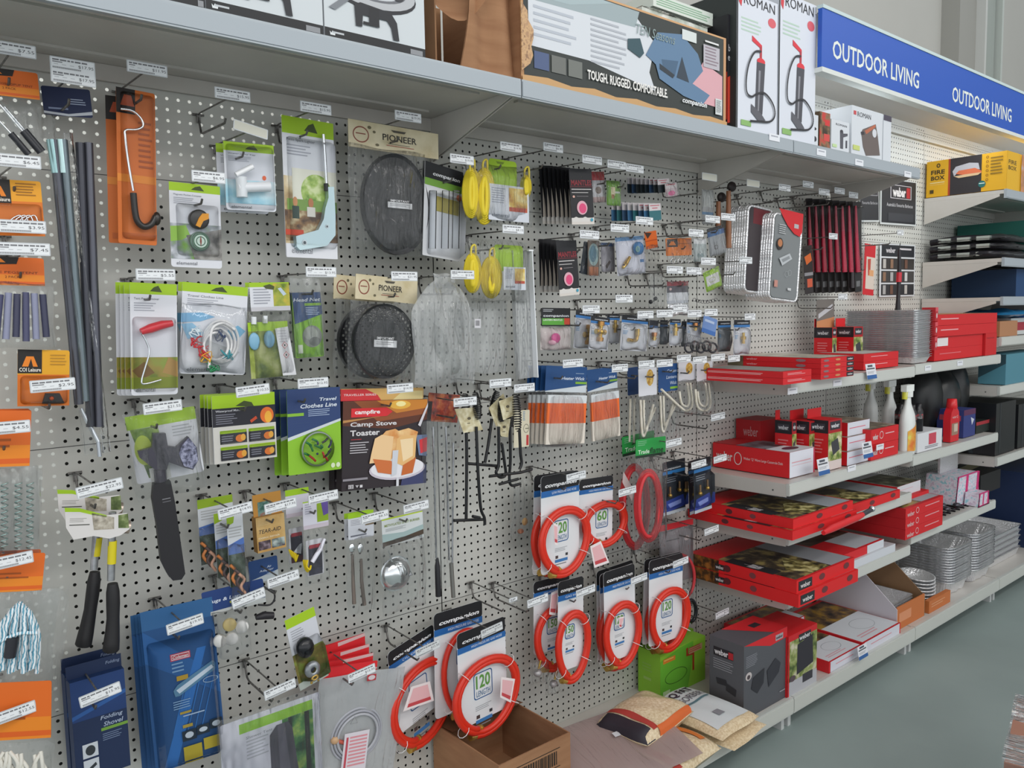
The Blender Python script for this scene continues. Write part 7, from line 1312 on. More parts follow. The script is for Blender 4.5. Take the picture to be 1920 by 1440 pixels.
for k in range(3):
    root = empty('folding_stool', Matrix.Translation((S3+.03, -.03, z5+.038*k)), 'film wrapped steel and black folding seat, %s of three' % ['lowest', 'middle', 'topmost'][k], 'folding seat', 'wrapped folding seats'); m = MB()
    m.tube(smooth([(0, 0, .018), (.02, -.15, .03), (.0+.02*k, -.30, .02), (.10, -.33, .02), (.3, -.33, .02)], 4), .016, '242228:.3:.3', 8); m.build('black_frame', root)
    for q in range(3): MB().box((-.008, -.10-.09*q, .014), (.02, -.04-.09*q, .034), 'b8beb8:.25:.5').build('steel_plate', root)
    MB().pillow(-.02, 0, .34, -.36, .02, .024, 'film', 300+k, wob=.004).build('clear_wrap', root)
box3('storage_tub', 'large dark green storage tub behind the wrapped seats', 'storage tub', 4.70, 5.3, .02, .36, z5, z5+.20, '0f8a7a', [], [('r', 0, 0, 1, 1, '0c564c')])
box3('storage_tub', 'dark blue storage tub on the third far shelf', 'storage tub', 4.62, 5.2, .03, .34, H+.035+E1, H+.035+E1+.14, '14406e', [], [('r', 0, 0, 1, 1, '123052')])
z5 = H-.160+E1
box3('paper_carton', 'white and blue printed carton standing on the fourth far shelf', 'carton', 4.72, 4.98, .02, .10, z5, z5+.12, 'b8bcc8', [('l', .1, .2, .4, .7, '6a7aa8', 5), ('l', .5, .2, .9, .7, '5a6a9a', 5)], [])
box3('red_edge_box', 'white box with a dark red stripe on the fourth far shelf', 'carton', 4.60, 4.95, .12, .33, z5+.0, z5+.085, 'c4c8c8', [('r', 0, .25, 1, .75, 'a02a3a')], [('r', .08, .3, .95, .8, '96263a')])
box3('cardboard_box', 'plain brown cardboard box beside the long red cartons', 'carton', S3+.02, 4.57, .03, .37, z5, z5+.075, 'ae7c58', [], [])
tag(MB().pillow(0, 0, .55, -.3, 0, .02, '2c86bc:.25', 310, wob=.006).build('plastic_basin', None, Matrix.Translation((4.36, -.08, z5+.105))), 'flat pale blue plastic basin lying on the brown cardboard box', 'basin')
tag(MB().lathe([(.0, 0), (.13, 0), (.15, .12), (.14, .12), (.12, .01)], '1f4fa8:.4', 24).build('blue_bowl', None, Matrix.Translation((5.14, -.19, z5))), 'bright blue plastic tub at the right edge of the fourth far shelf', 'tub')
z5 = H-.40+E1
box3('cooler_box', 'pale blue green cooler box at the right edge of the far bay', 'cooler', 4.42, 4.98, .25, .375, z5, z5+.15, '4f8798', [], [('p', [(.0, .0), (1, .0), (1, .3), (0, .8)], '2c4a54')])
z5 = H-.75+E1
for k, (x, w) in enumerate(((4.36, .26), (4.66, .28), (5.0, .3))): box3('black_bag', 'black bagged outdoor chair on the lower far shelf, %s' % ['nearest', 'middle one', 'farthest'][k], 'chair bag', x, x+w, .03, .36, z5, z5+.26-.03*k, '1a1c1f:.35', [('r', .2, 0, .24, 1, '2e3236')], [('p', [(.4, 0), (.5, 0), (.7, 1), (.64, 1)], '3a4246')], group='black chair bags')
box3('storage_tub', 'navy storage tub under the lowest far shelf', 'storage tub', 4.62+.36, 5.6, .03, .36, ZB, ZB+.42, '14284e')
# black chair pack overhanging bay 4 shelf 1 end / big black barbecue cover
root = empty('black_bag_heap', Matrix.Translation((3.98, -.20, Z2bt)), 'glossy black barbecue cover bags heaped behind the bottles', 'cover bag'); MB().ball((.04, .05, .172), (.12, .09, .17), '17191b:.4').ball((.17, .03, .162), (.13, .10, .16), '1b1d1f:.35').ball((.30, .04, .192), (.11, .10, .19), '1a1c1e:.38').build('bag_folds', root)
# --- canopy sign
root = empty('canopy_sign', Matrix.Translation((2.60, 0, H+.785)), 'long blue canopy sign reading outdoor living above the far bays', 'sign')
L = S5-2.60
m = MB(); m.box((0, -.405, .020), (L, -.390, .210), '1e55b8:.45')
for xx in (.07, 1.035, 2.0, 2.9):
    t = MB(); t.text('OUTDOOR LIVING', 0, 0, .655, -.062, 0, 'dfe6e0', .015, .0); b0 = len(m.v); m.v += [(xx+a, -.4056, .122+b) for a, b, c in t.v]
    for f in t.f: m.f.append(tuple(b0+i for i in f)); m.m.append(m.mi('e4e9e2')); m.sm.append(False)
m.build('sign_panel', root, label='blue panel with white lettering')
m = MB(); m.box((0, -.408, .2105), (L, -.386, .222), 'c4d4d4'); m.box((0, -.408, .004), (L, -.370, .0195), 'd9dcd8'); m.build('edge_trim', root)
m = MB(); m.add([(0, -.386, .20), (L, -.386, .20), (L, -.004, .118), (0, -.004, .118), (0, -.386, .196), (L, -.386, .196), (L, -.004, .114), (0, -.004, .114)], [(0, 1, 2, 3), (7, 6, 5, 4), (0, 4, 5, 1), (2, 6, 7, 3), (1, 5, 6, 2), (3, 7, 4, 0)], 'b4b2ae'); m.build('canopy_deck', root)
MB().tube([(.3, -.345, .055), (L-.3, -.345, .055)], .013, 'lit', 10).build('fluorescent_tube', root, label='lit fluorescent tube'); MB().box((0, -.020, .042), (L, -.004, .050), 'c8c8c4').build('shadow_line_rail', root)  # last box: rail added in place of the shadow band on the pegboard

tray2 = box3('dish_carton', 'low orange fronted carton under the leaning round foil dishes', 'carton', 3.60, 3.82, .365, .385, ZB, ZB+.055, 'c4703a', [('l', .1, .3, .8, .7, 'd89a70', 2)])
# ================================================================== top shelf goods
zt = ZT+E1
def tbox(fl, frx, lab, cat, name, h, dp, base, front, left=(), z=zt, d1=.372, grp=None):
    A = at(fl[0], fl[1], d1); B = at(frx[0], frx[1], d1)
    return box3(name, lab, cat, A.x, B.x-.001, d1-dp, d1, z, z+h, base, front, left, (), grp)
RING = [('r', 0, 0, 1, 1, 'c8ced2'), ('r', 0, .93, 1, 1, '17181c'), ('p', [(.05, .975), (.045, .95), (.06, .962), (.072, .945), (.084, .962), (.10, .95), (.093, .975)], 'd8dcde'), ('l', .07, .95, .2, .98, 'b8bcc0', 1), ('r', .84, .95, .97, .985, '8a8c90'),
        ('e', .48, .63, .43, .13, '23242a'), ('e', .48, .615, .42, .12, 'b4b6ba'), ('e', .48, .60, .33, .09, '6a6c72'), ('e', .48, .60, .28, .075, 'c4c8cc'), ('e', .48, .57, .16, .05, '2c2d33'), ('e', .48, .555, .13, .04, 'd4d8dc'), ('e', .28, .56, .05, .03, '26272c'), ('e', .72, .62, .06, .03, '35363c'),
        ('p', [(.04, .8), (.2, .7), (.24, .72), (.1, .81)], '7a7e84'), ('p', [(.28, .74), (.34, .72), (.64, .74), (.70, .80), (.72, .92), (.66, .92), (.64, .84), (.6, .8), (.36, .80), (.35, .88), (.29, .88)], '23242a'), ('r', .42, .74, .52, .86, '1c1d22'), ('r', .36, .84, .52, .86, '1c1d22')]
for k, (a, b, c, e) in enumerate(((300, -4, 385, 16), (386, 16, 607, 67), (609, 67, 798, 110))):
    tbox((a, b), (c, e), ['white gas ring box at the far left of the top shelf', 'gas ring stove box with a black burner on white, left of its twin', 'gas ring stove box with a black burner on white, beside the torn carton'][k], 'stove box', 'stove_box', .30, .30, 'c4c8cc', RING, grp='gas ring stove boxes')
# torn brown carton
A = at(812, 112, .33); root = empty('torn_carton', Matrix.Translation((A.x, 0, zt)), 'torn brown cardboard carton with a bent flap between the stove boxes and the chair carton', 'carton')
W = at(972, 150, .36).x-A.x
MB().box((0, -.34, 0), (.004, -.04, .20), 'cardin').build('left_panel', root); MB().box((.0, -.044, 0), (W, -.04, .26), 'cardin').build('back_panel', root); MB().box((0, -.34, 0), (W, -.044, .004), 'card').build('bottom_panel', root)
m = MB(); m.sheet(lambda u, v: (W*.28+W*.70*u, -.345-.03*math.sin(2.5*v)*(1-u)-.012*math.sin(9*u+2*v), .25*v-.03*u*v), 12, 10, 'card'); m.sheet(lambda u, v: (W*.28+W*.70*u, -.341-.03*math.sin(2.5*v)*(1-u)-.012*math.sin(9*u+2*v), .25*v-.03*u*v), 12, 10, 'card'); m.build('front_panel', root)
m = MB(); m.sheet(lambda u, v: (W*(.02+.50*u), -.345+.12*v-.05*u, .13+.13*v+.05*u-.05*math.sin(3*u)*(1-v)), 8, 6, 'card'); m.build('bent_flap', root); m = MB(); m.add([(W*.82, -.378, .205), (W*.90, -.38, .205), (W*.9, -.38, .235), (W*.82, -.378, .235)], [(0, 1, 2, 3)], 'e0dcd4'); m.build('white_sticker', root)
# torn edge next to the chair carton
m = MB(); rd = random.Random(3); q = [(0, 0)]+[(.02+.03*rd.random(), .02*i) for i in range(1, 8)]+[(0, .16)]; m.slab(q, 0, .003, 'pic:a9805a:c9a070:8a6444:90'); o = m.build('torn_edge', root); o.matrix_local = Matrix.Translation((W*.95, -.3835, .02)) @ Matrix.Rotation(math.radians(90), 4, 'X')
# chair carton
A = at(970, 152, .375); B = at(1360, 236, .375); h = at(1360, 72, .375).z-zt
box3('chair_carton', 'long tough rugged comfortable chair carton lying on the top shelf', 'carton', A.x+.012, B.x, .06, .375, zt, zt+h, 'b98a5c', [('r', .012, .02, .985, .955, '2c3230'), ('r', .0, .0, 1, .02, 'cfa070'), ('r', .985, 0, 1, 1, 'c4946a'),
    ('p', [(.03, .03), (.48, .03), (.56, .22), (.60, .30), (.57, .62), (.60, .80), (.28, .66), (.03, .66)], 'd2d6dc'), ('p', [(.03, .03), (.52, .03), (.50, .2), (.03, .24)], '9aa8ac'), ('p', [(.03, .03), (.4, .03), (.2, .18), (.03, .2)], 'a4b4b8'), ('l', .05, .28, .24, .60, 'b4bac4', 5), ('l', .29, .24, .46, .70, 'b0b4bc', 9),
    ('r', .05, .70, .11, .86, '4a5a80'), ('r', .12, .70, .18, .86, '6a6c68'), ('r', .19, .70, .25, .86, '6e716c'),
    ('p', [(.86, .35), (.975, .45), (.975, .82), (.80, .80), (.80, .6)], 'd8a4ac'), ('p', [(.55, .45), (.61, .18), (.74, .12), (.83, .28), (.86, .45), (.80, .62), (.9, .70), (.86, .82), (.75, .78), (.62, .66), (.60, .52)], '5c7c9c'), ('p', [(.63, .45), (.72, .42), (.70, .6), (.64, .55)], '43607c'), ('p', [(.71, .6), (.74, .36), (.78, .62)], '2c3a48'), ('p', [(.62, .5), (.7, .58), (.69, .62), (.62, .56)], '26303a'), ('p', [(.46, .34), (.52, .30), (.54, .44), (.52, .5), (.46, .44)], '2e4e58'),
    ('r', .74, .06, .82, .17, 'd4dad8'), ('r', .87, .1, .95, .12, 'dcdcdc'), ('r', .86, .15, .955, .4, 'b8b4bc'), ('l', .87, .17, .95, .38, '8a7a84', 6), ('t', 'TEN Seasons', .50, .16, .70, .26, '8a9c9c', .0, .2),
    ('t', 'TOUGH. RUGGED. COMFORTABLE.', .27, .755, .66, .85, 'e6e4e0', .03), ('t', 'companion', .74, .80, .88, .87, 'e0e2e4', .03, .2), ('r', .93, .72, .97, .9, 'd0d4d4'), ('l', .935, .74, .965, .88, '5a5c5e', 9),
    ('p', [(.0, 1), (.0, .95), (.1, .93), (.2, .96), (.3, .93), (.4, .965), (.5, .935), (.6, .965), (.7, .94), (.8, .965), (.9, .94), (1, .96), (1, 1)], 'c49a68')], [('r', 0, 0, 1, 1, 'card')], [], None)
# film wrapped packs lying on top of the chair carton
zc = zt+h+.001; A = at(1205, 5, .33)
root = empty('wrapped_pack', Matrix.Translation((A.x+.02, -.06, zc)), 'film wrapped silver pack lying on top of the chair carton', 'wrapped pack'); MB().box((0, -.25, 0), (.30, 0, .045), 'pic:8c9a90:b4beb4:d8dcd8:20').build('pack_body', root); MB().pillow(-.005, .005, .305, -.255, .046, .01, 'film', 320, wob=.004).build('clear_wrap', root)
box3('explore_box', 'second wrapped white box stacked above the silver pack', 'box', A.x+.08, A.x+.36, .08, .30, zc+.0625, zc+.10, 'd4dcd4', [('l', .05, .2, .95, .9, '8ab494', 4)])
A = at(1338, 212, .30); B = at(1384, 226, .30)
box3('explore_box', 'tall black box lettered born to explore with orange flames', 'carton', at(1366, 225, .36).x, at(1384, 228, .36).x+.03, .08, .355, zt, zt+.34, '1a1a20', [('t', 'born to', .05, .26, .9, .32, 'c8c8cc'), ('t', 'explore', .02, .34, .98, .42, 'c8c8cc'), ('p', [(0, .55), (.6, .48), (1, .7), (1, .9), (0, .95)], 'c83c2a')], [('t', 'born to', .3, .24, .9, .30, 'c8c8cc', 0, .2), ('t', 'explore', .3, .33, .98, .42, 'd4d4d8', 0, .2), ('p', [(.6, .52), (1, .50), (1, .92), (.7, .80)], 'd0402c')])
# double action hand pumps
PUMP = [('r', 0, 0, 1, 1, 'd8dce6'), ('r', 0, 0, .03, 1, '2a2e30'), ('l', .1, .19, .6, .30, 'b8d0c0', 4), ('e', .85, .16, .1, .035, 'd8606a'), ('t', 'ROMAN', .16, .02, .92, .09, '26262c'), ('p', [(.04, .02), (.12, .06), (.1, .12), (.04, .09)], 'd03a44'),
        ('p', [(.36, .30), (.60, .35), (.60, .38), (.36, .34)], 'd83040'), ('r', .55, .36, .60, .46, 'b83440'), ('e', .58, .47, .10, .025, 'dc3440'), ('p', [(.48, .48), (.68, .48), (.62, .86), (.44, .86)], '4a4a52'), ('p', [(.52, .54), (.57, .54), (.53, .84), (.50, .84)], '8a8a92'), ('p', [(.34, .80), (.60, .86), (.7, .90), (.5, .91), (.34, .86)], '5a5a62'), ('r', .10, .93, .34, .97, '8ab46a')]
def pumphose(w, h):
    m = MB(); P = [(.56, .40), (.40, .42), (.26, .52), (.2, .64), (.22, .73), (.34, .75), (.46, .72), (.66, .70), (.86, .76), (.92, .84), (.80, .90), (.5, .92), (.30, .93)]
    pts = smooth(P, 5)
    for i in range(len(pts)-1):
        a = Vector((pts[i][0]*w, 0, -pts[i][1]*h)); b = Vector((pts[i+1][0]*w, 0, -pts[i+1][1]*h)); t = (b-a).normalized(); n = Vector((t.z, 0, -t.x))*.0032
        m.add([a-n, b-n, b+n, a+n], [(0, 1, 2, 3)], '2a2a30')
    return m
for k, (a, b, c, e, dd) in enumerate(((1380, 245, 1456, 258, .378), (1458, 258, 1527, 271, .379))):
    A = at(a, b, dd); B = at(c, e, dd); hh = at(a, -24 if k == 0 else -20, dd).z-zt
    o = box3('pump_box', ['tall white box printed with a black hand pump, left of the pair', 'tall white box printed with a black hand pump, right of the pair'][k], 'pump box', A.x, B.x-.001, .20, dd, zt, zt+hh, 'd4d8e0', PUMP, [('r', 0, 0, 1, 1, '2c3232' if k == 0 else 'c8ccd4')], group='tall hand pump boxes')
    w = B.x-A.x-.001; q = pumphose(w, hh).build('printed_hose', o); q.matrix_local = Matrix.Translation((0, -(dd-.20)-.0055, hh))
# small Roman boxes etc.
def tb(a, b, c, e, ty, lab, front, base='d4d8de', dp=.15, d1=.375, left=(), grp='small boxes at the end of the top shelf'):
    A = at(a, b, d1); B = at(c, e, d1); box3('inflator_box', lab, 'box', A.x, B.x-.002, d1-dp, d1, zt, at(a, ty, d1).z, base, front, left, (), grp)
tb(1520, 273, 1534, 276, 213, 'narrow white box with two black valves beside the pump boxes', [('e', .5, .45, .25, .05, '23232a'), ('e', .5, .78, .28, .09, '2c2a36')], dp=.12)
tb(1536, 275, 1556, 279, 208, 'red and olive picture carton leaning among the small boxes', [('r', 0, 0, 1, 1, 'pic:3a2c1c:8a6a4c:c43c34:30'), ('r', .5, .2, .95, .36, 'd03434'), ('r', .4, .6, .95, .8, 'd04844')], '5a4630', .22)
tb(1558, 281, 1592, 288, 222, 'small white inflator box with a grey pump', [('t', 'ROMAN', .25, .10, .85, .17, '3c3c44'), ('p', [(.48, .35), (.66, .35), (.66, .9), (.5, .9)], '55555e'), ('p', [(.6, .4), (.9, .36), (.9, .44), (.66, .52)], '55555e'), ('e', .56, .33, .08, .05, '3a3a42'), ('r', .8, .6, .88, .85, '4a4a54'), ('r', .06, .8, .3, .9, 'c0d8a0')])
tb(1596, 289, 1654, 301, 196, 'larger white inflator box with a brown bag shaped blower', [('t', 'ROMAN', .17, .10, .60, .2, '34343c'), ('r', .05, .1, .13, .18, 'c84a50'), ('p', [(.30, .52), (.34, .44), (.76, .26), (.84, .52), (.92, .90), (.46, .97), (.36, .80)], '6a5f5c'), ('p', [(.40, .46), (.74, .27), (.76, .32), (.46, .52)], 'b8684c'), ('e', .72, .46, .07, .09, 'd4d6dc'), ('p', [(.28, .50), (.38, .48), (.4, .54), (.3, .56)], '38343a'), ('r', .04, .80, .25, .90, 'c4d078')])
tb(1655, 301, 1670, 304, 214, 'white box with a dark cap band, last on the top shelf', [('r', .0, .0, 1, .12, '4a4454')], dp=.20)
# ================================================================== goods under the top shelf in bay 3
def skew(lab, TL, TR, BL, d, base, lay, name='grill_accessory_pack', cat='grill accessory', grp=None): g = Hang(name, lab, cat, TL, TR, BL, d, grp); g.card(base, lay); return g
# foil tray packs hanging, nested behind one another
for k, (TL, TR, BL, dd, n) in enumerate((((1404, 384), (1450, 392), (1393, 545), .135, 9), ((1452, 398), (1506, 404), (1436, 558), .185, 10))):
    for j in range(n):
        last = j == n-1 and k == 1
        g = Hang('foil_tray_pack', ('foil tray hanging in the left nested bundle, %s from the front' if k == 0 else 'foil tray hanging in the right nested bundle, %s from the front') % (ORD[n-1-j] or 'first') if not last else 'front hanging foil tray with a grey and red printed card', 'foil tray', TL, TR, BL, dd, 'hanging foil tray packs', 60)
        dz = (.0105*(n-1-j)); g.root.location.y += dz; g.root.location.z += .0015*math.sin(j*2)
        w, h = g.w, g.h; m = MB(); o = m.rrect(0, 0, w, -h, .022, 4); i = m.rrect(.008, -.008, w-.008, -h+.008, .018, 4); nn = len(o)
        m.add([(p[0], p[1], 0) for p in o]+[(p[0], p[1], -.0098) for p in i], [(q, (q+1) % nn, nn+(q+1) % nn, nn+q) for q in range(nn)]+[tuple(range(nn, 2*nn))], 'foil'); m.tube([(p[0], p[1], -.003) for p in o], .0056, 'foil', 6, closed=True); g.part('tray', m)
        if j == n-1 and k == 0: m = MB(); m.poly(m.rrect(.006, -.004, w-.006, -h+.006, .018, 4), '3a3236', .001); m.rect(w*.2, -h*.02, w*.9, -h*.2, .0012, '6a2028'); g.part('printed_card', m)
        if last:
            m = MB(); i = m.rrect(.006, -.004, w-.006, -h+.006, .018, 4); m.poly(i, '7c8082', .001)
            g.art(m, [('p', [(.12, -.06), (.98, -.06), (.98, .16), (.9, .22), (.7, .20), (.45, .12), (.25, .02)], 'cf1c26'), ('r', .68, .08, .84, .13, 'b4b0b4'), ('l', .16, .12, .42, .24, 'b8babc', 5), ('e', .22, .35, .11, .07, '2c2422'), ('e', .22, .34, .08, .045, 'b87850'), ('p', [(.22, .52), (.58, .44), (.68, .50), (.34, .60)], 'b8bcc0'), ('p', [(.3, .53), (.56, .47), (.6, .50), (.36, .56)], '8c9094'), ('o', .52, .69, .07, .035, .001, 'a8acae'), ('o', .62, .67, .06, .035, .001, 'a8acae'), ('r', .1, .78, .22, .86, 'c0887c'), ('r', .58, .85, .7, .88, 'c8cacc')], .0055); g.part('printed_card', m)
# wooden handled tools
for k, (x, y0, y1, dd) in enumerate(((1347, 372, 460, .10), (1366, 352, 465, .13))):
    g = Hang('grill_brush', ['wood handled grill brush half hidden near the seam, left', 'wood handled grill brush with a dark head near the seam, right'][k], 'grill brush', (x-4, y0), (x+6, y0), (x-4, y1), dd, 'wood handled grill brushes')
    g.part('wooden_handle', g.tubep([(x, y0+6), (x, y1)], .009, '8a5a3c:.5', .008, rs=[.008, .011])); g.part('dark_head', MB().ball(g.P(x+6, y0-2, .008), (.022, .018, .012), '241c1c'))
# lighters and tool packs in the dark
for k in range(8):
    x = 1513+12.5*k; fr = k in (5, 7); g = Hang('basting_tool_pack', 'long red handled tool blister hanging in the dark row, %s from the left' % (ORD[k+1] or 'first') if k else 'long red handled tool blister hanging in the dark row, leftmost', 'tool pack', (x-2, 372+k), (x+10, 372+k), (x+2, 512), .06+.018*k, 'long red handled tool packs', 60)
    g.card('2a1c20', [('r', 0, 0, 1, .12, '1c181c'), ('r', 0, .95, 1, 1.28, '1e1c1e'), ('r', .2, 1.12, .8, 1.2, '6a6a6c')], box=(0, 0, g.w, -g.h*1.28))
    g.part('red_handle', MB().tube([g.P(x+4, 386, .008), g.P(x+6, 460, .008), g.P(x+8, 510, .008)], .010, '9c1c34:.25' if k < 5 else 'b82844:.22', 8, rs=[.004, .009, .011])); g.part('blister', MB().bubble(.0, -.05*g.h, g.w, -1.0*g.h, .001, .022, 'blister'))
for k in range(2):
    x = 1591+10*k; g = Hang('bbq_lighter_pack', ['lighter card with an orange collar, left of two', 'lighter card with an orange collar, right of two'][k], 'lighter', (x, 378), (x+14, 380), (x+1, 545), .17, 'barbecue lighter cards', 60)
    g.card('241e1e', [('r', .2, .3, .6, .6, 'c8c4c0'), ('r', .1, .62, .9, .66, 'd8503a'), ('e', .5, .80, .3, .06, '9ab85c'), ('r', .1, .86, .9, .98, '1c1c1e')]); g.part('lighter_body', MB().tube([g.P(x+7, 400, .008), g.P(x+7, 468, .008), g.P(x+7, 540, .008)], .006, '2c2428:.3', 8, rs=[.003, .006, .010]))
g = skew('orange carded tool behind the red handled row', (1505, 462), (1522, 458), (1507, 520), .10, '2a2422', [('p', [(.1, .35), (.8, .25), (.9, .5), (.3, .62)], 'd8682a')]); skew('small orange tipped tool card below the dark row', (1508, 512), (1524, 510), (1510, 552), .12, '2a2426', [('r', .3, .3, .9, .7, 'c8583a'), ('r', 0, 0, 1, .15, '8a888c')])
skew('grey and orange bagged tool pack above the tabbed red boxes', (1531, 562), (1564, 558), (1527, 652), .10, '77716c', [('p', [(.1, .3), (.9, .1), (.9, .2), (.1, .4)], 'c4c4c8'), ('p', [(.0, .45), (1, .38), (1, 1), (0, 1)], 'c98a5c')])
skew('red card with bread print left of the small logo poster', (1622, 456), (1642, 460), (1617, 552), .05, 'c8242e', [('r', .2, .25, 1, .88, 'd4c8bc'), ('p', [(.3, .3), (.6, .28), (.6, .6), (.4, .62)], 'b84a3c'), ('r', .5, .5, .9, .62, 'd8a070')])
# long dark brush
g = Hang('grill_brush', 'long black handled brush hanging in front of the small poster', 'grill brush', (1683, 462), (1690, 462), (1683, 596), .12); g.part('brush_handle', g.tubep([(1686, 468), (1686, 500), (1686, 516), (1684, 560), (1683, 596)], .01, '1e1a20:.35', .01, n=12, rs=[.007, .009, .010, .009, .015])); g.part('red_collar', g.tubep([(1686, 511), (1685, 529)], .0125, 'c02434:.3', .01)); g.part('hanging_loop', MB().tube([g.P(1686, 468, .01), g.P(1688, 456, .01)], .002, '222'+'222'))
# posters on the pegboard
def poster(lab, TL, TR, BL, lay, base, nm='logo_poster', d=.008): g = Hang(nm, lab, 'poster', TL, TR, BL, d); g.card(base, lay, th=.002, r=.001, name='poster_sheet'); return g
poster('black logo poster under the end of the top shelf', (1651, 332), (1719, 342), (1650, 420), [('r', .03, .02, .97, .96, '23252b'), ('r', .26, .12, .84, .42, 'b8b4b8'), ('r', .28, .135, .82, .405, '2a2a30'), ('t', 'weber', .32, .17, .68, .38, 'e0dcdc', .04), ('r', .70, .16, .80, .39, 'b02830'), ('t', 'Australia\'s Favourite Barbecue', .16, .52, .88, .60, 'b8b8bc', .01), ('r', .2, .74, .9, .92, '34363c')], 'c4c8c8')
poster('partly hidden black logo poster left of its twin', (1612, 338), (1648, 340), (1612, 416), [('r', 0, .02, .97, .96, '25272c'), ('r', .5, .1, .92, .36, '8a888c'), ('r', .52, .12, .9, .34, '2a2a30'), ('t', 'Favourite Barbecue', .1, .5, .9, .57, 'a8a8ac')], 'c4c8c8')
poster('small product range poster with four rows of pictures', (1650, 456), (1716, 460), (1648, 557), [('r', .04, .02, .97, .24, '24262c'), ('t', 'weber', .16, .07, .42, .17, 'c8c4c8', .03), ('l', .54, .07, .9, .16, 'c8c4c8', 1), ('r', .04, .27, .97, .48, '34302f'), ('r', .04, .51, .97, .73, '3c3a3a'), ('r', .04, .76, .97, .97, '2a2a2e')]+[('r', .08+.2*i, .29+.245*j, .16+.2*i, .46+.245*j, ['b8b4b0', '8a6a54', 'a8a8a8', '6a4a3c', 'c8c8c8'][(i+j) % 5]) for i in range(4) for j in range(3)], 'd4d8dc')
# ================================================================== bottom deck of bay 2
def gbox(fl, fr, top, dp, lab):
    A = atz(fl[0], fl[1], ZB); d1 = -A.y
    box3('regulator_box', lab, 'box', A.x, at(fr[0], fr[1], d1).x, max(.02, d1-dp), d1, ZB, at(fl[0], top, d1).z, '8ec838', [('p', [(.0, .16), (.45, .02), (.72, .0), (.72, .3), (.60, 1), (0, 1)], '69b434'), ('r', .06, .14, .32, .24, 'd8802c'), ('l', .08, .16, .3, .22, 'e8c06a', 1), ('o', .34, .6, .24, .16, .002, '2c4a1c'), ('p', [(.56, .10), (.60, .10), (.60, .24), (.74, .24), (.74, .66), (.70, .66), (.70, .30), (.56, .28)], 'a83a20'), ('r', .62, .12, .92, .26, 'c8a47c'), ('l', .62, .12, .9, .25, 'c03a30', 3), ('r', .05, .84, .2, .96, 'b8d4a0')], [('l', .25, .6, .7, .75, 'a4cc6a', 1), ('l', .2, .3, .7, .5, '94c458', 3)], [('r', .35, .1, .75, .5, 'cfd8c4'), ('l', .38, .15, .72, .45, '8a9a7c', 5)], 'lime green regulator boxes')
gbox((1216, 1296), (1300, 1262), 1214, .16, 'lime green regulator box behind, at the pegboard'); gbox((1238, 1314), (1322, 1272), 1228, .10, 'lime green regulator box in front, orange hose print')
# fat absorber bags
def sack(c, sx, sy, h, rot, base, lab, name, cat, seed, parts=(), grp=None, tilt=0, film=False):
    root = empty(name, Matrix.Translation(c) @ Matrix.Rotation(rot, 4, 'Z') @ Matrix.Rotation(tilt, 4, 'X'), lab, cat, grp); rd = random.Random(seed); ph = [rd.uniform(0, 6) for _ in range(6)]
    def f(u, v, sgn):
        e = (max(0, 16*u*(1-u)*v*(1-v)))**.32
        return (sx*(u-.5)*(1+.02*math.sin(9*v+ph[3])), sy*(v-.5)*(1+.02*math.sin(7*u+ph[4])), h*.5+sgn*h*.5*e*(1+.10*math.sin(8*u+ph[0])*math.sin(6*v+ph[1])+.05*math.sin(15*u+9*v+ph[2])))
    m = MB(); m.sheet(lambda u, v: f(u, v, 1), 22, 22, base); m.sheet(lambda u, v: f(1-u, v, -.9), 14, 14, base); m.build('sack_body', root)
    for (nm, u0, v0, u1, v1, mt, dz) in parts:
        m = MB(); m.sheet(lambda u, v: tuple(Vector(f(u0+(u1-u0)*u, v0+(v1-v0)*v, 1))+Vector((0, 0, dz))), 10, 10, mt); m.build(nm, root)
    if film:
        m = MB(); m.sheet(lambda u, v: tuple(Vector(f(u, v, 1))*1.02+Vector((0, 0, .004))), 18, 18, 'film_soft'); m.build('clear_film', root)
    return root, f
def sacktext(root, f, txt, u0, v0, u1, v1, mt, dz=.004, bold=.02):
    vs, fs = text_outline(txt, bold); m = MB(); m.add([tuple(Vector(f(u0+a*(u1-u0), v0+b*(v1-v0), 1))+Vector((0, 0, dz))) for a, b in vs], fs, mt); return m.build('printed_words', root)
C = atz(1345, 1345, ZB)
def onrect(px, py, z): v = atz(px, py, z); return v
c1 = onrect(1322, 1348, ZB+.03)
r, f = sack((c1.x-.005, c1.y+.01, ZB), .21, .29, .05, .06, 'cream', 'white labelled BBQ fat absorber bag lying on another at the rail', 'fat_absorber_bag', 'absorber bag', 1, [('white_label', .10, .10, .92, .94, 'd4dadc', .0022)], 'bags of fat absorber granules')
sacktext(r, f, 'BBQ FAT', .14, .77, .88, .90, '3a2c40', .005, .03); sacktext(r, f, 'ABSORBER', .14, .64, .88, .74, '5a5460', .005, .0)
m = MB(); m.sheet(lambda u, v: tuple(Vector(f(.15+.7*u, .57+.03*v, 1))+Vector((0, 0, .005))), 8, 1, '5a7a84'); m.sheet(lambda u, v: tuple(Vector(f(.4+.14*u, .22+.10*v, 1))+Vector((0, 0, .005))), 2, 2, '8a8a90'); m.build('printed_band', r)
sack((c1.x+.02, c1.y-.005, ZB-.0), .21, .29, .028, .12, 'cream', 'second fat absorber bag under the labelled one, cream granules showing', 'fat_absorber_bag', 'absorber bag', 2, [], 'bags of fat absorber granules').__class__
for o in [x for x in bpy.data.objects if x.get('label', '').startswith('white labelled BBQ')]: o.location.z += .026
c2 = onrect(1210, 1370, ZB+.05)
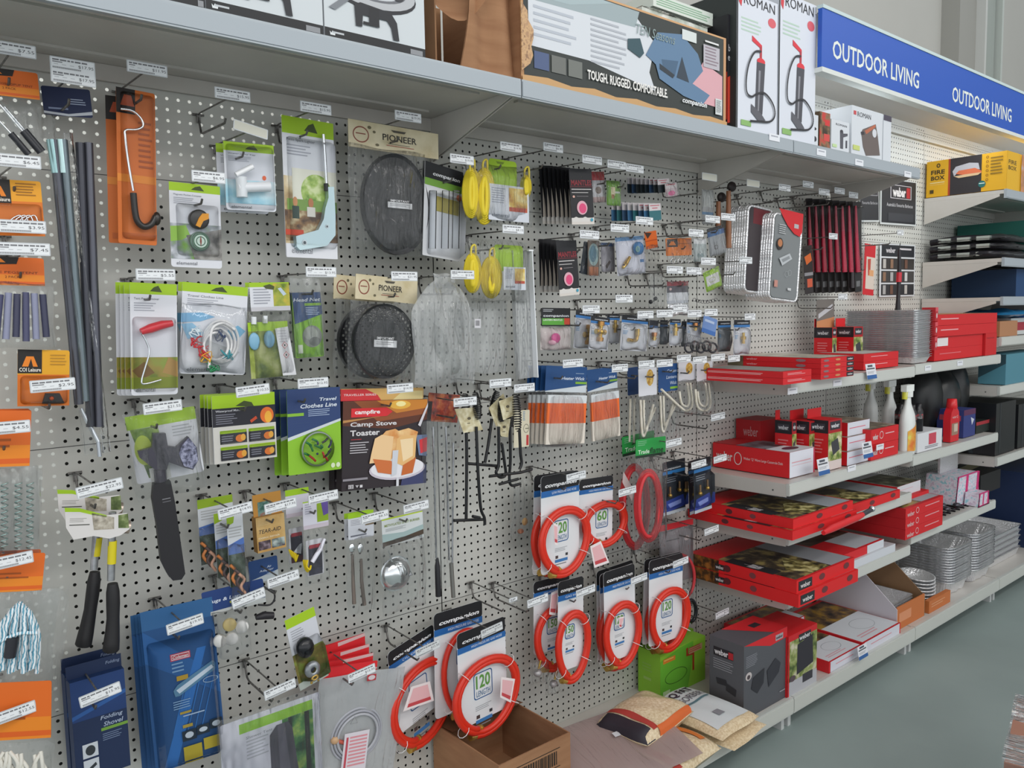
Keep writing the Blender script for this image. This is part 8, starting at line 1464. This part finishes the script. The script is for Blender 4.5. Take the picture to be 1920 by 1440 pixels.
r, f = sack((c2.x, c2.y, ZB+.045), .27, .19, .09, .15, 'creamfilm', 'upper cream bag with a dark end and orange band', 'cream_granule_bag', 'granule bag', 5, [('dark_end', .0, .0, .16, 1, '2c2630', .002), ('red_band', .18, .05, .27, .95, 'b03c34', .002), ('orange_edge', .25, .0, .95, .07, 'd8682c', .003)], 'cream granule bags')
c3 = onrect(1255, 1418, ZB+.03)
r, f = sack((c3.x, c3.y, ZB), .27, .19, .075, .1, 'creamfilm', 'lower cream bag in shiny film slumped at the rail', 'cream_granule_bag', 'granule bag', 8, [('dark_end', .0, .0, .12, 1, '2a242c', .002), ('red_band', .16, .05, .26, .95, 'b03c34', .002), ('orange_edge', .8, .2, .9, .95, 'd87a34', .003)], 'cream granule bags')
c4 = onrect(1120, 1412, ZB+.04)
root = empty('film_packet', Matrix.Translation((c4.x+.01, c4.y-.03, ZB+.075)) @ Matrix.Rotation(-.25, 4, 'Z') @ Matrix.Rotation(-.10, 4, 'Y') @ Matrix.Rotation(.12, 4, 'X'), 'flat smoky brown plastic packet leaning over the deck', 'plastic packet')
m = MB(); m.pillow(-.20, .13, .22, -.17, 0, .008, 'film_brown', 400, wob=.002); m.build('smoky_film', root); MB().box((-.03, -.02, -.012), (.06, .0, -.004), 'b0a08c').box((-.06, -.05, -.012), (.0, -.035, -.004), 'b84a44').build('inner_goods', root); MB().box((.03, .0, .014), (.05, .02, .0145), 'd8d8dc').build('white_label', root)
# open cardboard box
A = atz(1000, 1400, ZB); B = atz(910, 1415, ZB)
root = empty('open_carton', Matrix.Translation((1.235, -.015, ZB)) , 'open brown cardboard carton with printed barcodes at the bottom edge', 'carton')
W, Dp, Hh = .255, .30, .185; 
for nm, a, b in (('back_panel', (0, -.004, 0), (W, 0, Hh)), ('left_panel', (0, -Dp, 0), (.004, -.004, Hh)), ('right_panel', (W-.004, -Dp, 0), (W, -.004, Hh)), ('front_panel', (.004, -Dp-.0, 0), (W-.004, -Dp+.004, Hh)), ('bottom_panel', (.004, -Dp+.004, 0), (W-.004, -.004, .004))): MB().box(a, b, 'card').build(nm, root)
m = MB(); m.add([(.0, -.004, Hh), (W, -.004, Hh), (W, -.10, Hh+.012), (0, -.10, Hh+.012)], [(0, 1, 2, 3), (3, 2, 1, 0)], 'card'); m.box((.04, -.08, Hh+.014), (W-.05, -.03, Hh+.0145), '9a7450'); m.build('folded_flap', root)
m = MB(); x = .06; rd = random.Random(2)
while x < W-.05: wv = rd.choice((.0015, .003, .005)); m.box((x, -Dp-.0008, .112), (x+wv, -Dp-.0002, .15), '2e261e'); x += wv+rd.choice((.002, .0035))
for a, b in (((.05, .104), (W-.04, .106)), ((.05, .156), (W-.04, .158))): m.box((a[0], -Dp-.0008, a[1]), (b[0], -Dp-.0002, b[1]), '2e261e')
m.build('barcode_print', root); MB().pillow(.02, -.10, W-.02, -.28, .03, .02, 'film_grey', 401, wob=.006).build('plastic_liner', root)
# grey cylinder of wrapped ties at the pegboard behind the green boxes
g = Hang('black_cable_bundle', 'black bundled strap hanging behind the right end hoses', 'strap bundle', (1288, 1118), (1308, 1115), (1286, 1180), .08); g.part('strap_coil', MB().tube([g.P(1296+9*math.cos(t), 1145+20*math.sin(t), .008) for t in [2*math.pi*i/16 for i in range(16)]], .007, '22262a:.35', 8, closed=True))
# shrink wrapped pallet load at the lower right corner, on the floor
P_ = atz(1905, 1500, 0.0); q = ray(1890, 1400); 
C = Vector((0, -D, H))+q*((.42-H)/q.z)
root = empty('wrapped_load', Matrix.Translation((C.x+.10, C.y-.10, 0)) @ Matrix.Rotation(.25, 4, 'Z'), 'shrink wrapped brown carton load at the lower right corner', 'wrapped goods')
MB().box((-.12, -.25, .0), (.25, .12, .40), 'pic:8a5a48:b07c5c:c8a078:9').build('brown_carton', root); MB().box((-.125, -.255, .36), (.255, .125, .405), 'a0705c').build('lid_carton', root)
m = MB(); m.sheet(lambda u, v: (-.13+.39*u, -.262-.004*math.sin(14*u+9*v), .01+.41*v), 14, 14, 'film'); m.sheet(lambda u, v: (-.132-.004*math.sin(12*u+9*v), -.26+.39*u, .01+.41*v), 14, 14, 'film'); m.sheet(lambda u, v: (-.13+.39*u, -.26+.39*v, .41+.01*math.sin(9*u)*math.sin(8*v)), 10, 10, 'film'); m.build('shrink_film', root)
